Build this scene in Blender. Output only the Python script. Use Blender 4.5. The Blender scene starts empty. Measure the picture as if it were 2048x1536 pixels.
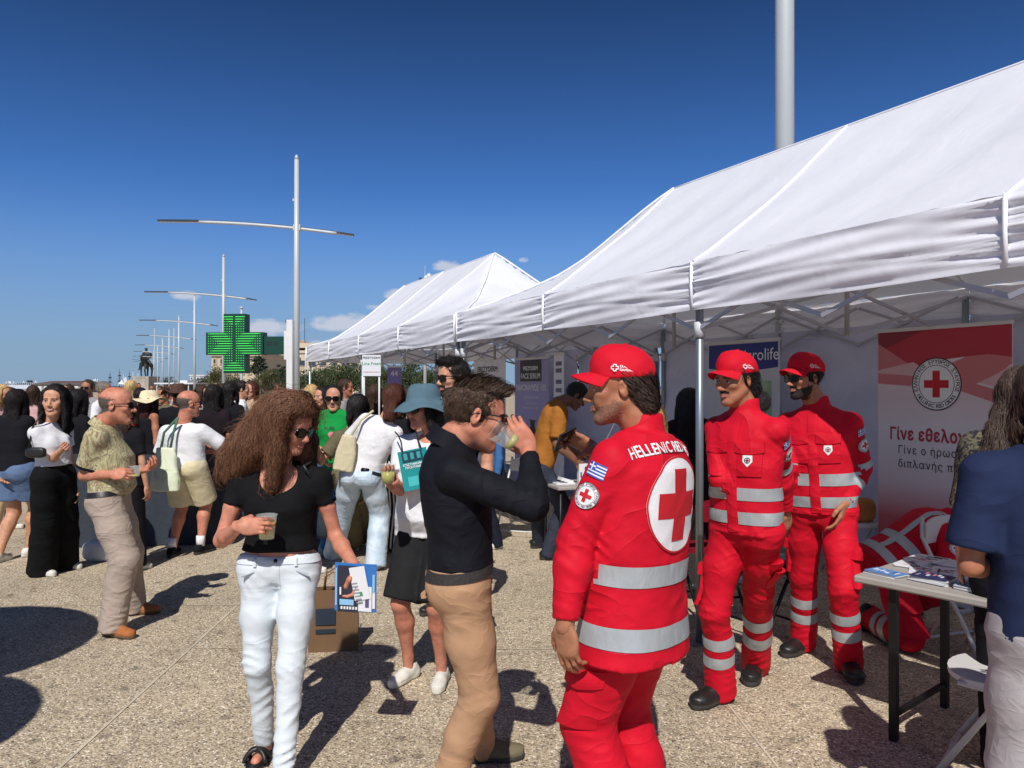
import bpy, math, random
import numpy as np
from mathutils import Vector, Matrix
from mathutils.bvhtree import BVHTree
from mathutils import geometry
from math import radians, pi, sin, cos, sqrt
rnd = random.Random(7)
SC = bpy.context.scene
COL = SC.collection
# ------------------------------------------------------------ camera, sky, sun, exposure
FPX, CAMZ, HZ = 1540.0, 1.65, 772.0
cam = bpy.data.cameras.new('camera'); camo = bpy.data.objects.new('camera', cam); COL.objects.link(camo)
cam.sensor_width = 36; cam.lens = FPX / 2048 * 36; cam.shift_y = 4 / 2048
cam.clip_start = .05; cam.clip_end = 20000
camo.location = (0, 0, CAMZ); camo.rotation_euler = (pi / 2, 0, 0)
SC.camera = camo
SUN_EL, SUN_AZ = radians(47), math.atan2(-.085, -1.0)      # direction towards the sun, measured from +Y to +X
world = bpy.data.worlds.new("World"); SC.world = world; world.use_nodes = True
def build_world():
    nt = world.node_tree; nt.nodes.clear()
    N, L = nt.nodes.new, nt.links.new
    out = N('ShaderNodeOutputWorld'); bg = N('ShaderNodeBackground'); sky = N('ShaderNodeTexSky')
    sky.sky_type = 'NISHITA'; sky.sun_disc = False
    sky.sun_elevation = SUN_EL; sky.sun_rotation = SUN_AZ % (2 * pi)
    sky.altitude = 10; sky.air_density = 1.0; sky.dust_density = .25; sky.ozone_density = 3.5
    bg.inputs['Strength'].default_value = .070
    # a richer, deeper blue, then small clouds near the horizon
    tc = N('ShaderNodeTexCoord'); sep = N('ShaderNodeSeparateXYZ'); L(tc.outputs['Generated'], sep.inputs[0])
    def M(op, a, b=None, c=None):
        n = N('ShaderNodeMath'); n.operation = op
        for i, v in enumerate((a, b, c)):
            if v is None: continue
            if isinstance(v, (int, float)): n.inputs[i].default_value = v
            else: L(v, n.inputs[i])
        return n.outputs[0]
    # clear deep blue overhead, pale blue haze low over the bay, all the way round
    hz = N('ShaderNodeMapRange'); hz.interpolation_type = 'SMOOTHSTEP'; L(sep.outputs[2], hz.inputs[0]); hz.inputs[1].default_value = -.02; hz.inputs[2].default_value = .26; hz.inputs[3].default_value = 1; hz.inputs[4].default_value = 0
    tint = N('ShaderNodeMixRGB'); tint.blend_type = 'MULTIPLY'; tint.inputs[0].default_value = 1; L(sky.outputs[0], tint.inputs[1]); tint.inputs[2].default_value = (.36, .66, 1.12, 1)
    hs = N('ShaderNodeMixRGB'); L(M('MULTIPLY', hz.outputs[0], .88), hs.inputs[0]); L(tint.outputs[0], hs.inputs[1]); hs.inputs[2].default_value = (3.5, 5.0, 7.0, 1)
    dk = N('ShaderNodeMapRange'); dk.interpolation_type = 'SMOOTHSTEP'; L(sep.outputs[2], dk.inputs[0]); dk.inputs[1].default_value = .12; dk.inputs[2].default_value = .58; dk.inputs[3].default_value = 1.22; dk.inputs[4].default_value = .44
    dv = N('ShaderNodeVectorMath'); dv.operation = 'SCALE'; L(tint.outputs[0], dv.inputs[0]); L(dk.outputs[0], dv.inputs['Scale']); L(dv.outputs[0], hs.inputs[1])
    px = M('DIVIDE', sep.outputs[0], M('MAXIMUM', sep.outputs[1], .001)); pz = M('DIVIDE', sep.outputs[2], M('MAXIMUM', sep.outputs[1], .001))
    comb = N('ShaderNodeCombineXYZ'); L(M('MULTIPLY', px, 1.0), comb.inputs[0]); L(M('MULTIPLY', pz, 2.2), comb.inputs[1])
    nz = N('ShaderNodeTexNoise'); nz.inputs['Scale'].default_value = 26; nz.inputs['Detail'].default_value = 7; nz.inputs['Roughness'].default_value = .62
    L(comb.outputs[0], nz.inputs['Vector'])
    tot = None
    for (cx, cy, rx, ry, a) in [(700, 645, 95, 24, 1.0), (545, 655, 85, 22, .8), (376, 592, 42, 14, .9), (790, 587, 30, 14, .9), (893, 531, 36, 15, .85), (1048, 520, 13, 7, .6), (748, 614, 26, 8, .6), (640, 690, 70, 14, .55), (1150, 560, 50, 16, .5)]:
        ex = M('DIVIDE', M('SUBTRACT', px, (cx - 1024) / FPX), rx / FPX); ey = M('DIVIDE', M('SUBTRACT', pz, (HZ - cy) / FPX), ry / FPX)
        r2 = M('ADD', M('MULTIPLY', ex, ex), M('MULTIPLY', ey, ey))
        w = M('MULTIPLY', M('MAXIMUM', M('SUBTRACT', 1.0, r2), 0.0), a)
        tot = w if tot is None else M('MAXIMUM', tot, w)
    msk = M('MULTIPLY', M('MAXIMUM', M('SUBTRACT', M('ADD', nz.outputs[0], M('MULTIPLY', tot, .42)), .60), 0.0), M('MULTIPLY', M('MINIMUM', M('MULTIPLY', tot, 4.0), 1.0), 3.6))
    msk = M('MINIMUM', msk, .85); msk = M('MULTIPLY', msk, M('GREATER_THAN', sep.outputs[1], .05))
    mx = N('ShaderNodeMixRGB'); L(msk, mx.inputs[0]); L(hs.outputs[0], mx.inputs[1]); mx.inputs[2].default_value = (8.0, 8.4, 9.8, 1)
    L(mx.outputs[0], bg.inputs[0]); L(bg.outputs[0], out.inputs[0])
build_world()
sl = bpy.data.lights.new('sun', 'SUN'); sl.energy = 4.15; sl.angle = radians(.53); sl.color = (1, .955, .89)
so = bpy.data.objects.new('sun', sl); COL.objects.link(so)
SUND = Vector((sin(SUN_AZ) * cos(SUN_EL), cos(SUN_AZ) * cos(SUN_EL), sin(SUN_EL)))
so.rotation_euler = SUND.to_track_quat('Z', 'Y').to_euler(); so.location = (0, 0, 30)
SC.view_settings.view_transform = 'Standard'; SC.view_settings.look = 'None'
SC.view_settings.exposure = 0.08; SC.view_settings.gamma = 1; SC.view_settings.use_curve_mapping = False
SC.cycles.max_bounces = 6; SC.cycles.use_denoising = True

def W(px, py, d):                       # world point seen at photo pixel px,py at distance d
    return Vector(((px - 1024) / FPX * d, d, CAMZ - (py - HZ) / FPX * d))
def G(px, py):                          # ground point seen at a pixel
    return W(px, py, CAMZ * FPX / (py - HZ))

# ------------------------------------------------------------ materials
MC = {}
def srgb(r, g, b):
    f = lambda c: (c / 255 / 12.92) if c / 255 <= .04045 else ((c / 255 + .055) / 1.055) ** 2.4
    return (f(r), f(g), f(b))
def mat(name, col, rough=.6, metal=0, var=.12, vscale=6, bump=0, bscale=40, bdist=.01, fine=0, fscale=600, spec=.5, emis=None, estr=0, stretch=(1, 1, 1), trans=0, sss=0, alpha=1, detail=4, coat=0, sheen=0, crease=0):
    if name in MC: return MC[name]
    m = bpy.data.materials.new(name); m.use_nodes = True; MC[name] = m
    nt = m.node_tree; N, L = nt.nodes.new, nt.links.new
    b = nt.nodes['Principled BSDF']; b.inputs['Base Color'].default_value = (*col, 1); b.inputs['Roughness'].default_value = rough
    b.inputs['Metallic'].default_value = metal; b.inputs['Specular IOR Level'].default_value = spec
    if coat: b.inputs['Coat Weight'].default_value = coat
    if sheen: b.inputs['Sheen Weight'].default_value = sheen
    if sss: b.inputs['Subsurface Weight'].default_value = sss; b.inputs['Subsurface Radius'].default_value = (.012, .005, .003); b.inputs['Subsurface Scale'].default_value = 1
    if emis: b.inputs['Emission Color'].default_value = (*emis, 1); b.inputs['Emission Strength'].default_value = estr
    if alpha < 1: b.inputs['Alpha'].default_value = alpha
    tc = N('ShaderNodeTexCoord'); mp = N('ShaderNodeMapping'); L(tc.outputs['Object'], mp.inputs[0]); mp.inputs['Scale'].default_value = stretch
    if var:
        n = N('ShaderNodeTexNoise'); n.inputs['Scale'].default_value = vscale; n.inputs['Detail'].default_value = detail; L(mp.outputs[0], n.inputs['Vector'])
        r = N('ShaderNodeMapRange'); L(n.outputs[0], r.inputs[0]); r.inputs[1].default_value = .25; r.inputs[2].default_value = .75
        r.inputs[3].default_value = 1 - var; r.inputs[4].default_value = 1 + var
        mx = N('ShaderNodeVectorMath'); mx.operation = 'SCALE'; mx.inputs[0].default_value = col; L(r.outputs[0], mx.inputs['Scale'])
        L(mx.outputs[0], b.inputs['Base Color'])
    last = None
    if bump:
        n = N('ShaderNodeTexNoise'); n.inputs['Scale'].default_value = bscale; n.inputs['Detail'].default_value = 3; n.inputs['Distortion'].default_value = .6; L(mp.outputs[0], n.inputs['Vector'])
        bp = N('ShaderNodeBump'); bp.inputs['Strength'].default_value = bump; bp.inputs['Distance'].default_value = bdist; L(n.outputs[0], bp.inputs['Height']); last = bp.outputs[0]
    if crease:
        n = N('ShaderNodeTexNoise'); n.inputs['Scale'].default_value = bscale * .55; n.inputs['Detail'].default_value = 1.5; n.inputs['Distortion'].default_value = .8; L(mp.outputs[0], n.inputs['Vector'])
        a1 = N('ShaderNodeMath'); a1.operation = 'SUBTRACT'; L(n.outputs[0], a1.inputs[0]); a1.inputs[1].default_value = .5
        a2 = N('ShaderNodeMath'); a2.operation = 'ABSOLUTE'; L(a1.outputs[0], a2.inputs[0]); a3 = N('ShaderNodeMath'); a3.operation = 'POWER'; L(a2.outputs[0], a3.inputs[0]); a3.inputs[1].default_value = .55
        bp = N('ShaderNodeBump'); bp.invert = True; bp.inputs['Strength'].default_value = crease; bp.inputs['Distance'].default_value = .016; L(a3.outputs[0], bp.inputs['Height'])
        if last: L(last, bp.inputs['Normal'])
        last = bp.outputs[0]
    if fine:
        n = N('ShaderNodeTexNoise'); n.inputs['Scale'].default_value = fscale; n.inputs['Detail'].default_value = 2; L(tc.outputs['Object'], n.inputs['Vector'])
        bp = N('ShaderNodeBump'); bp.inputs['Strength'].default_value = fine; bp.inputs['Distance'].default_value = .002; L(n.outputs[0], bp.inputs['Height'])
        if last: L(last, bp.inputs['Normal'])
        last = bp.outputs[0]
    if last: L(last, b.inputs['Normal'])
    if trans:
        tr = N('ShaderNodeBsdfTranslucent'); tr.inputs[0].default_value = (*col, 1); ms = N('ShaderNodeMixShader'); ms.inputs[0].default_value = trans
        L(b.outputs[0], ms.inputs[1]); L(tr.outputs[0], ms.inputs[2]); L(ms.outputs[0], nt.nodes['Material Output'].inputs[0])
        if last: L(last, tr.inputs['Normal'])
    return m
def cloth(name, rgb, rough=.85, var=.10, bump=.55, bscale=9, stretch=(1, 1, 1.6), **k):
    return mat(name, srgb(*rgb), rough, var=var, vscale=14, bump=bump * .45, bscale=bscale, bdist=.014, fine=.3, fscale=420, spec=.12, stretch=stretch, crease=bump * .75, **k)
def skin(name, rgb, **k):
    m = mat(name, srgb(*rgb), .52, var=.20, vscale=34, bump=.30, bscale=190, bdist=.003, spec=.35, sss=.10, detail=8, fine=.25, fscale=520, **k)
    nt = m.node_tree; N, L = nt.nodes.new, nt.links.new; b = nt.nodes['Principled BSDF']     # blotches of redder skin
    tc = N('ShaderNodeTexCoord'); n = N('ShaderNodeTexNoise'); n.inputs['Scale'].default_value = 13; n.inputs['Detail'].default_value = 4; L(tc.outputs['Object'], n.inputs['Vector'])
    r = N('ShaderNodeMapRange'); r.inputs[1].default_value = .48; r.inputs[2].default_value = .72; r.inputs[3].default_value = 0; r.inputs[4].default_value = .5; L(n.outputs[0], r.inputs[0])
    mx = N('ShaderNodeMixRGB'); mx.blend_type = 'MULTIPLY'; L(r.outputs[0], mx.inputs[0]); L(b.inputs['Base Color'].links[0].from_socket, mx.inputs[1]); mx.inputs[2].default_value = (1.02, .68, .60, 1); L(mx.outputs[0], b.inputs['Base Color']); return m
def hairmat(name, rgb, var=.45):
    return mat(name, srgb(*rgb), .58, var=var, vscale=80, bump=.8, bscale=90, bdist=.010, spec=.3, stretch=(1, 1, .16), detail=5)
def two_tone(name, cols, scale=8, thr=(.45, .5), rough=.85, stretch=(1, 1, 1), kind='noise', distortion=1.2, bump=.4):
    """printed cloth: a ramp of flat print colours over noise or waves"""
    if name in MC: return MC[name]
    m = bpy.data.materials.new(name); m.use_nodes = True; MC[name] = m
    nt = m.node_tree; N, L = nt.nodes.new, nt.links.new; b = nt.nodes['Principled BSDF']; b.inputs['Roughness'].default_value = rough; b.inputs['Specular IOR Level'].default_value = .25
    tc = N('ShaderNodeTexCoord'); mp = N('ShaderNodeMapping'); mp.inputs['Scale'].default_value = stretch; L(tc.outputs['Object'], mp.inputs[0])
    if kind == 'wave':
        n = N('ShaderNodeTexWave'); n.inputs['Scale'].default_value = scale; n.inputs['Distortion'].default_value = distortion; n.inputs['Detail'].default_value = 1; n.inputs['Detail Scale'].default_value = .5
    else:
        n = N('ShaderNodeTexNoise'); n.inputs['Scale'].default_value = scale; n.inputs['Distortion'].default_value = distortion; n.inputs['Detail'].default_value = 2
    L(mp.outputs[0], n.inputs['Vector'])
    r = N('ShaderNodeValToRGB'); r.color_ramp.interpolation = 'CONSTANT' if kind == 'wave' else 'LINEAR'
    out = 'Fac' if 'Fac' in n.outputs else 0
    L(n.outputs[out], r.inputs[0]); e = r.color_ramp.elements
    e[0].position = 0; e[0].color = (*srgb(*cols[0]), 1); e[1].position = thr[0]; e[1].color = (*srgb(*cols[1]), 1)
    for c, t in zip(cols[2:], thr[1:]):
        x = e.new(t); x.color = (*srgb(*c), 1)
    L(r.outputs[0], b.inputs['Base Color'])
    n2 = N('ShaderNodeTexNoise'); n2.inputs['Scale'].default_value = 11; n2.inputs['Detail'].default_value = 3; L(tc.outputs['Object'], n2.inputs['Vector'])
    bp = N('ShaderNodeBump'); bp.inputs['Strength'].default_value = bump; bp.inputs['Distance'].default_value = .018; L(n2.outputs[0], bp.inputs['Height']); L(bp.outputs[0], b.inputs['Normal'])
    return m

# ------------------------------------------------------------ objects
def tag(o, label=None, cat=None, group=None, kind=None):
    if label: o['label'] = label
    if cat: o['category'] = cat
    if group: o['group'] = group
    if kind: o['kind'] = kind
    return o
def thing(name, label, cat, loc=(0, 0, 0), rotz=0, group=None):
    o = bpy.data.objects.new(name, None); COL.objects.link(o); o.empty_display_size = .2
    o.location = loc; o.rotation_euler = (0, 0, rotz)
    return tag(o, label, cat, group)
def mesh(name, V, F, mats, midx=None, smooth=False):
    me = bpy.data.meshes.new(name)
    V = np.asarray(V, dtype=np.float32).reshape(-1, 3)
    if isinstance(F, np.ndarray) and F.ndim == 2:
        n, k = F.shape; me.vertices.add(len(V)); me.vertices.foreach_set('co', V.ravel())
        me.loops.add(n * k); me.loops.foreach_set('vertex_index', F.astype(np.int32).ravel())
        me.polygons.add(n); me.polygons.foreach_set('loop_start', np.arange(0, n * k, k, dtype=np.int32))
        try: me.polygons.foreach_set('loop_total', np.full(n, k, dtype=np.int32))
        except Exception: pass
    else:
        me.from_pydata([tuple(map(float, v)) for v in V], [], [tuple(map(int, f)) for f in F])
    for m in (mats if isinstance(mats, (list, tuple)) else [mats]): me.materials.append(m)
    if midx is not None: me.polygons.foreach_set('material_index', np.asarray(midx, dtype=np.int32))
    me.polygons.foreach_set('use_smooth', np.full(len(me.polygons), bool(smooth)))
    me.update(calc_edges=True); me.validate()
    return me
def obj(name, V, F, mats, parent=None, midx=None, smooth=False, label=None):
    o = bpy.data.objects.new(name, mesh(name, V, F, mats, midx, smooth)); COL.objects.link(o)
    if parent is not None: o.parent = parent
    if label: o['label'] = label
    return o
def dup(root, loc=None, rotz=None, label=None, parent=None):
    r = root.copy(); COL.objects.link(r)
    if parent is not None: r.parent = parent
    if loc is not None: r.location = loc
    if rotz is not None: r.rotation_euler = (0, 0, rotz)
    if label: r['label'] = label
    for ch in list(root.children): dup(ch, parent=r)
    return r

class MB:
    """collects hard-surface shapes into one mesh"""
    def __init__(s): s.V, s.F, s.M = [], [], []
    def add(s, V, F, m=0):
        n = len(s.V); s.V += [tuple(v) for v in V]; s.F += [tuple(i + n for i in f) for f in F]; s.M += [m] * len(F); return s
    def box(s, c, d, m=0, R=None, bev=0):
        x, y, z = [v / 2 for v in d]; c = Vector(c)
        if bev:
            b = min(bev, x * .9, y * .9, z * .9); V = []
            for sz in (-1, 1):
                for (ax, ay, ins) in ((0, 0, 0),):
                    pass
            # chamfered box: 24 vertices
            V = []; idx = {}
            for sx in (-1, 1):
                for sy in (-1, 1):
                    for sz in (-1, 1):
                        for a in range(3):
                            p = [sx * (x - b), sy * (y - b), sz * (z - b)]; p[a] = (sx * x, sy * y, sz * z)[a]
                            idx[(sx, sy, sz, a)] = len(V); V.append(Vector(p))
            F = []
            for a in range(3):
                for sgn in (-1, 1):
                    o = [k for k in range(3) if k != a]; q = []
                    for (u, v) in ((-1, -1), (1, -1), (1, 1), (-1, 1)):
                        k = [0, 0, 0]; k[a] = sgn; k[o[0]] = u; k[o[1]] = v; q.append(idx[(*k, a)])
                    F.append(q)
            for a in range(3):
                o = [k for k in range(3) if k != a]
                for u in (-1, 1):
                    for v in (-1, 1):
                        k0 = [0, 0, 0]; k0[o[0]] = u; k0[o[1]] = v; k1 = list(k0); k0[a] = -1; k1[a] = 1
                        F.append([idx[(*k0, o[0])], idx[(*k1, o[0])], idx[(*k1, o[1])], idx[(*k0, o[1])]])
            for sx in (-1, 1):
                for sy in (-1, 1):
                    for sz in (-1, 1): F.append([idx[(sx, sy, sz, a)] for a in range(3)])
        else:
            V = [Vector((i, j, k)) for i in (-x, x) for j in (-y, y) for k in (-z, z)]
            F = [(0, 1, 3, 2), (4, 6, 7, 5), (0, 4, 5, 1), (2, 3, 7, 6), (0, 2, 6, 4), (1, 5, 7, 3)]
        if R is not None: V = [R @ v for v in V]
        return s.add([v + c for v in V], F, m)
    def bar(s, a, b, w, h=None, m=0, up=(0, 0, 1)):
        a, b = Vector(a), Vector(b); h = h or w; d = (b - a); L = d.length; d.normalize()
        u = Vector(up); sd = d.cross(u)
        if sd.length < 1e-3: sd = d.cross(Vector((1, 0, 0)))
        sd.normalize(); u = sd.cross(d)
        R = Matrix((sd, d, u)).transposed()
        return s.box((a + b) / 2, (w, L, h), m, R)
    def tube(s, pts, r, n=10, m=0, caps=True):
        pts = [Vector(p) for p in pts]; R = r if isinstance(r, (list, tuple)) else [r] * len(pts)
        V = []; prev = None
        for i, p in enumerate(pts):
            d = (pts[min(i + 1, len(pts) - 1)] - pts[max(i - 1, 0)]).normalized()
            if prev is None:
                u = d.orthogonal().normalized()
            else:
                u = (prev - d * prev.dot(d)); u = u.normalized() if u.length > 1e-5 else d.orthogonal().normalized()
            prev = u; w = d.cross(u)
            for k in range(n): V.append(p + (u * cos(2 * pi * k / n) + w * sin(2 * pi * k / n)) * R[i])
        F = [(i * n + k, i * n + (k + 1) % n, (i + 1) * n + (k + 1) % n, (i + 1) * n + k) for i in range(len(pts) - 1) for k in range(n)]
        if caps: F += [tuple(range(n))[::-1], tuple((len(pts) - 1) * n + k for k in range(n))]
        return s.add(V, F, m)
    def lathe(s, prof, c=(0, 0, 0), n=20, m=0, R=None, close=False):
        c = Vector(c); V = []
        for (r, z) in prof:
            for k in range(n):
                v = Vector((r * cos(2 * pi * k / n), r * sin(2 * pi * k / n), z)); V.append((R @ v if R is not None else v) + c)
        F = [(i * n + k, i * n + (k + 1) % n, (i + 1) * n + (k + 1) % n, (i + 1) * n + k) for i in range(len(prof) - 1) for k in range(n)]
        if close: F += [tuple(range(n))[::-1], tuple((len(prof) - 1) * n + k for k in range(n))]
        return s.add(V, F, m)
    def prism(s, poly, th, m=0, R=None, c=(0, 0, 0)):
        """polygon in x,z extruded along y by th (centred)"""
        n = len(poly); c = Vector(c); V = [Vector((x, -th / 2, z)) for x, z in poly] + [Vector((x, th / 2, z)) for x, z in poly]
        if R is not None: V = [R @ v for v in V]
        F = [tuple(range(n)), tuple(range(n, 2 * n))[::-1]] + [(i, i + n, (i + 1) % n + n, (i + 1) % n) for i in range(n)]
        return s.add([v + c for v in V], F, m)
    def build(s, name, mats, parent=None, smooth=False, label=None):
        return obj(name, s.V, s.F, mats, parent, s.M, smooth, label)
def grid_faces(nu, nv, wrap=False):
    F = []
    for i in range(nu - 1 + (1 if wrap else 0)):
        for j in range(nv - 1):
            a, b = i % nu, (i + 1) % nu
            F.append((a * nv + j, b * nv + j, b * nv + j + 1, a * nv + j + 1))
    return F

_tx = {}
def text2d(body, size=1.0, bold=0, align='CENTER', space=1.0):
    key = (body, size, bold, align, space)
    if key in _tx: return _tx[key]
    cu = bpy.data.curves.new('lettering', 'FONT'); K_ = 4.0 / size; cu.body = body; cu.size = 4.0; cu.align_x = align; cu.align_y = 'CENTER'
    cu.space_character = space; cu.resolution_u = 3; cu.fill_mode = 'NONE'
    o = bpy.data.objects.new('lettering', cu)
    me = bpy.data.meshes.new_from_object(o)
    P0 = [Vector((v.co.x, v.co.y)) for v in me.vertices]; E0 = [tuple(e_.vertices) for e_ in me.edges]; nx = {}
    for a_, b_ in E0: nx.setdefault(a_, []).append(b_); nx.setdefault(b_, []).append(a_)
    loops, seen = [], set()
    for a_ in range(len(P0)):                      # contours keep the vertex order of the glyph
        if a_ in seen or a_ not in nx: continue
        lp, c_ = [a_], a_; seen.add(a_)
        while True:
            n_ = [q for q in nx[c_] if q not in seen]
            if not n_: break
            c_ = min(n_) if len(lp) == 1 else n_[0]; seen.add(c_); lp.append(c_)
        if len(lp) > 2: loops.append(lp)
    V, F = [], []
    if loops:
        LA = [np.array([P0[i] for i in lp]) for lp in loops]
        if bold:
            ar_ = lambda A_: .5 * float(np.sum(A_[:, 0] * np.roll(A_[:, 1], -1) - np.roll(A_[:, 0], -1) * A_[:, 1])); sg = 1 if ar_(max(LA, key=lambda A_: abs(ar_(A_)))) > 0 else -1
            for i, A_ in enumerate(LA):
                d1, d2 = A_ - np.roll(A_, 1, 0), np.roll(A_, -1, 0) - A_; d1 = d1 / np.maximum(np.linalg.norm(d1, axis=1), 1e-9)[:, None]; d2 = d2 / np.maximum(np.linalg.norm(d2, axis=1), 1e-9)[:, None]
                t_ = d1 + d2; t_ = t_ / np.maximum(np.linalg.norm(t_, axis=1), 1e-6)[:, None]; LA[i] = A_ + np.stack([t_[:, 1], -t_[:, 0]], 1) * (sg * bold * K_)
        bb = sorted(range(len(LA)), key=lambda i: LA[i][:, 0].min()); groups = []
        for i in bb:                               # one group per run of overlapping contours
            if groups and LA[i][:, 0].min() < groups[-1][1] - 1e-6: groups[-1][0].append(i); groups[-1][1] = max(groups[-1][1], LA[i][:, 0].max())
            else: groups.append([[i], LA[i][:, 0].max()])
        for gi_, _ in groups:
            pts = [p for i in gi_ for p in LA[i]]; ed, k = [], 0
            for i in gi_: n_ = len(LA[i]); ed += [(k + j, k + (j + 1) % n_) for j in range(n_)]; k += n_
            r_ = geometry.delaunay_2d_cdt([Vector(p) for p in pts], ed, [], 0, 1e-5); vs, fs = r_[0], r_[2]; n0 = len(V); V += [(p.x / K_, p.y / K_) for p in vs]
            for f in fs:
                cx, cy = sum(vs[q].x for q in f) / 3, sum(vs[q].y for q in f) / 3; wn = 0
                for i in gi_:
                    A_ = LA[i]; B_ = np.roll(A_, -1, 0); cr = (B_[:, 0] - A_[:, 0]) * (cy - A_[:, 1]) - (cx - A_[:, 0]) * (B_[:, 1] - A_[:, 1])
                    wn += int(np.sum((A_[:, 1] <= cy) & (B_[:, 1] > cy) & (cr > 0))) - int(np.sum((A_[:, 1] > cy) & (B_[:, 1] <= cy) & (cr < 0)))
                if wn != 0: F.append(tuple(q + n0 for q in f))
    bpy.data.objects.remove(o); bpy.data.meshes.remove(me); bpy.data.curves.remove(cu)
    _tx[key] = (V, F); return V, F

# ------------------------------------------------------------ implicit surfaces (smooth unions, meshed with surface nets)
def A3(v): return np.array(v, dtype=np.float32)
class Vox:
    def __init__(s, lo, hi, h):
        s.h = h; s.lo = A3(lo) - 2 * h; s.n = np.ceil((A3(hi) + 2 * h - s.lo) / h).astype(int) + 1
        s.D = np.full(s.n, 1e2, dtype=np.float32)
        s.ax = [s.lo[i] + h * np.arange(s.n[i], dtype=np.float32) for i in range(3)]
    def sub(s, lo, hi):
        a = np.clip(np.floor((A3(lo) - s.lo) / s.h).astype(int), 0, s.n); b = np.clip(np.ceil((A3(hi) - s.lo) / s.h).astype(int) + 1, 0, s.n)
        sl = tuple(slice(int(a[i]), int(b[i])) for i in range(3))
        X = s.ax[0][sl[0]][:, None, None]; Y = s.ax[1][sl[1]][None, :, None]; Z = s.ax[2][sl[2]][None, None, :]
        return sl, X, Y, Z
    def union(s, sl, d, k):
        o = s.D[sl]
        if d.size == 0: return
        if k > 0:
            h = np.maximum(k - np.abs(o - d), 0) / k; s.D[sl] = np.minimum(o, d) - h * h * k * .25
        else: s.D[sl] = np.minimum(o, d)
    def cut(s, sl, d, k):       # remove where d<0
        o = s.D[sl]; nd = -d
        if d.size == 0: return
        if k > 0:
            h = np.maximum(k - np.abs(o - nd), 0) / k; s.D[sl] = np.maximum(o, nd) + h * h * k * .25
        else: s.D[sl] = np.maximum(o, nd)
    def cap(s, a, b, ra, rb, k=.02, flat=None, op='u'):
        a, b = A3(a), A3(b); m = max(ra, rb) + k + 2 * s.h
        if flat: m = m * max(1, 1)
        sl, X, Y, Z = s.sub(np.minimum(a, b) - m, np.maximum(a, b) + m)
        ab = b - a; L2 = float(ab @ ab) + 1e-9
        dx, dy, dz = X - a[0], Y - a[1], Z - a[2]
        t = np.clip((dx * ab[0] + dy * ab[1] + dz * ab[2]) / L2, 0, 1)
        qx, qy, qz = dx - t * ab[0], dy - t * ab[1], dz - t * ab[2]
        q2 = qx * qx + qy * qy + qz * qz
        if flat:
            w, f = A3(flat[0]), flat[1]; pr = qx * w[0] + qy * w[1] + qz * w[2]; q2 = q2 + pr * pr * (f * f - 1)
        d = np.sqrt(q2) - (ra + (rb - ra) * t)
        (s.union if op == 'u' else s.cut)(sl, d, k); return s
    def chain(s, pts, rs, k=.02, flat=None):
        for i in range(len(pts) - 1): s.cap(pts[i], pts[i + 1], rs[i], rs[i + 1], k, flat)
        return s
    def ell(s, c, r, k=.02, R=None, op='u', p=2):
        c = A3(c); r = A3(r); m = float(r.max()) + k + 2 * s.h
        sl, X, Y, Z = s.sub(c - m, c + m)
        dx, dy, dz = X - c[0], Y - c[1], Z - c[2]
        if R is not None:
            R = np.array(R, dtype=np.float32)   # columns are the ellipsoid's axes
            dx, dy, dz = (dx * R[0, 0] + dy * R[1, 0] + dz * R[2, 0]), (dx * R[0, 1] + dy * R[1, 1] + dz * R[2, 1]), (dx * R[0, 2] + dy * R[1, 2] + dz * R[2, 2])
        if p == 2:
            k0 = np.sqrt((dx / r[0]) ** 2 + (dy / r[1]) ** 2 + (dz / r[2]) ** 2); k1 = np.sqrt((dx / r[0] ** 2) ** 2 + (dy / r[1] ** 2) ** 2 + (dz / r[2] ** 2) ** 2) + 1e-6
            d = k0 * (k0 - 1) / k1
        else:
            k0 = (np.abs(dx / r[0]) ** p + np.abs(dy / r[1]) ** p + np.abs(dz / r[2]) ** p) ** (1 / p); d = (k0 - 1) * float(r.min())
        (s.union if op == 'u' else s.cut)(sl, d, k); return s
    def loft(s, a, b, side, ts, w, df, db, k=.03, p=2.3):
        """elliptic sections along a->b; side = +x axis; df/db = front/back half depth"""
        a, b, side = A3(a), A3(b), A3(side); ax = b - a; L = float(np.sqrt(ax @ ax)); ax = ax / L
        side = side - ax * float(side @ ax); side /= np.sqrt(side @ side); fr = np.cross(ax, side)
        pts = np.array([a + ax * L * t for t in ts]); m = max(w) + max(max(df), max(db)) * .3 + k + 2 * s.h
        sl, X, Y, Z = s.sub(pts.min(0) - m, pts.max(0) + m)
        if X.size == 0 or Y.size == 0 or Z.size == 0: return s
        dx, dy, dz = X - a[0], Y - a[1], Z - a[2]
        t = (dx * ax[0] + dy * ax[1] + dz * ax[2]) / L; u = dx * side[0] + dy * side[1] + dz * side[2]; v = dx * fr[0] + dy * fr[1] + dz * fr[2]
        tc = np.clip(t, ts[0], ts[-1]); ww = np.interp(tc, ts, w); dd = np.where(v > 0, np.interp(tc, ts, df), np.interp(tc, ts, db))
        rho = ((np.abs(u) / ww) ** p + (np.abs(v) / dd) ** p) ** (1 / p); d = (rho - 1) * np.minimum(ww, dd)
        ea = np.abs(t - tc) * L; d = np.where(ea > 0, np.sqrt(np.maximum(d, 0) ** 2 + ea ** 2), d).astype(np.float32)
        s.union(sl, d, k); return s
    def plane(s, pt, n, k=0, lo=None, hi=None):      # remove the side n points to
        pt, n = A3(pt), A3(n); n = n / np.sqrt(n @ n)
        sl, X, Y, Z = s.sub(lo if lo is not None else s.lo, hi if hi is not None else s.lo + s.h * s.n)
        d = (X - pt[0]) * n[0] + (Y - pt[1]) * n[1] + (Z - pt[2]) * n[2]
        s.cut(sl, -d, k); return s
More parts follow.
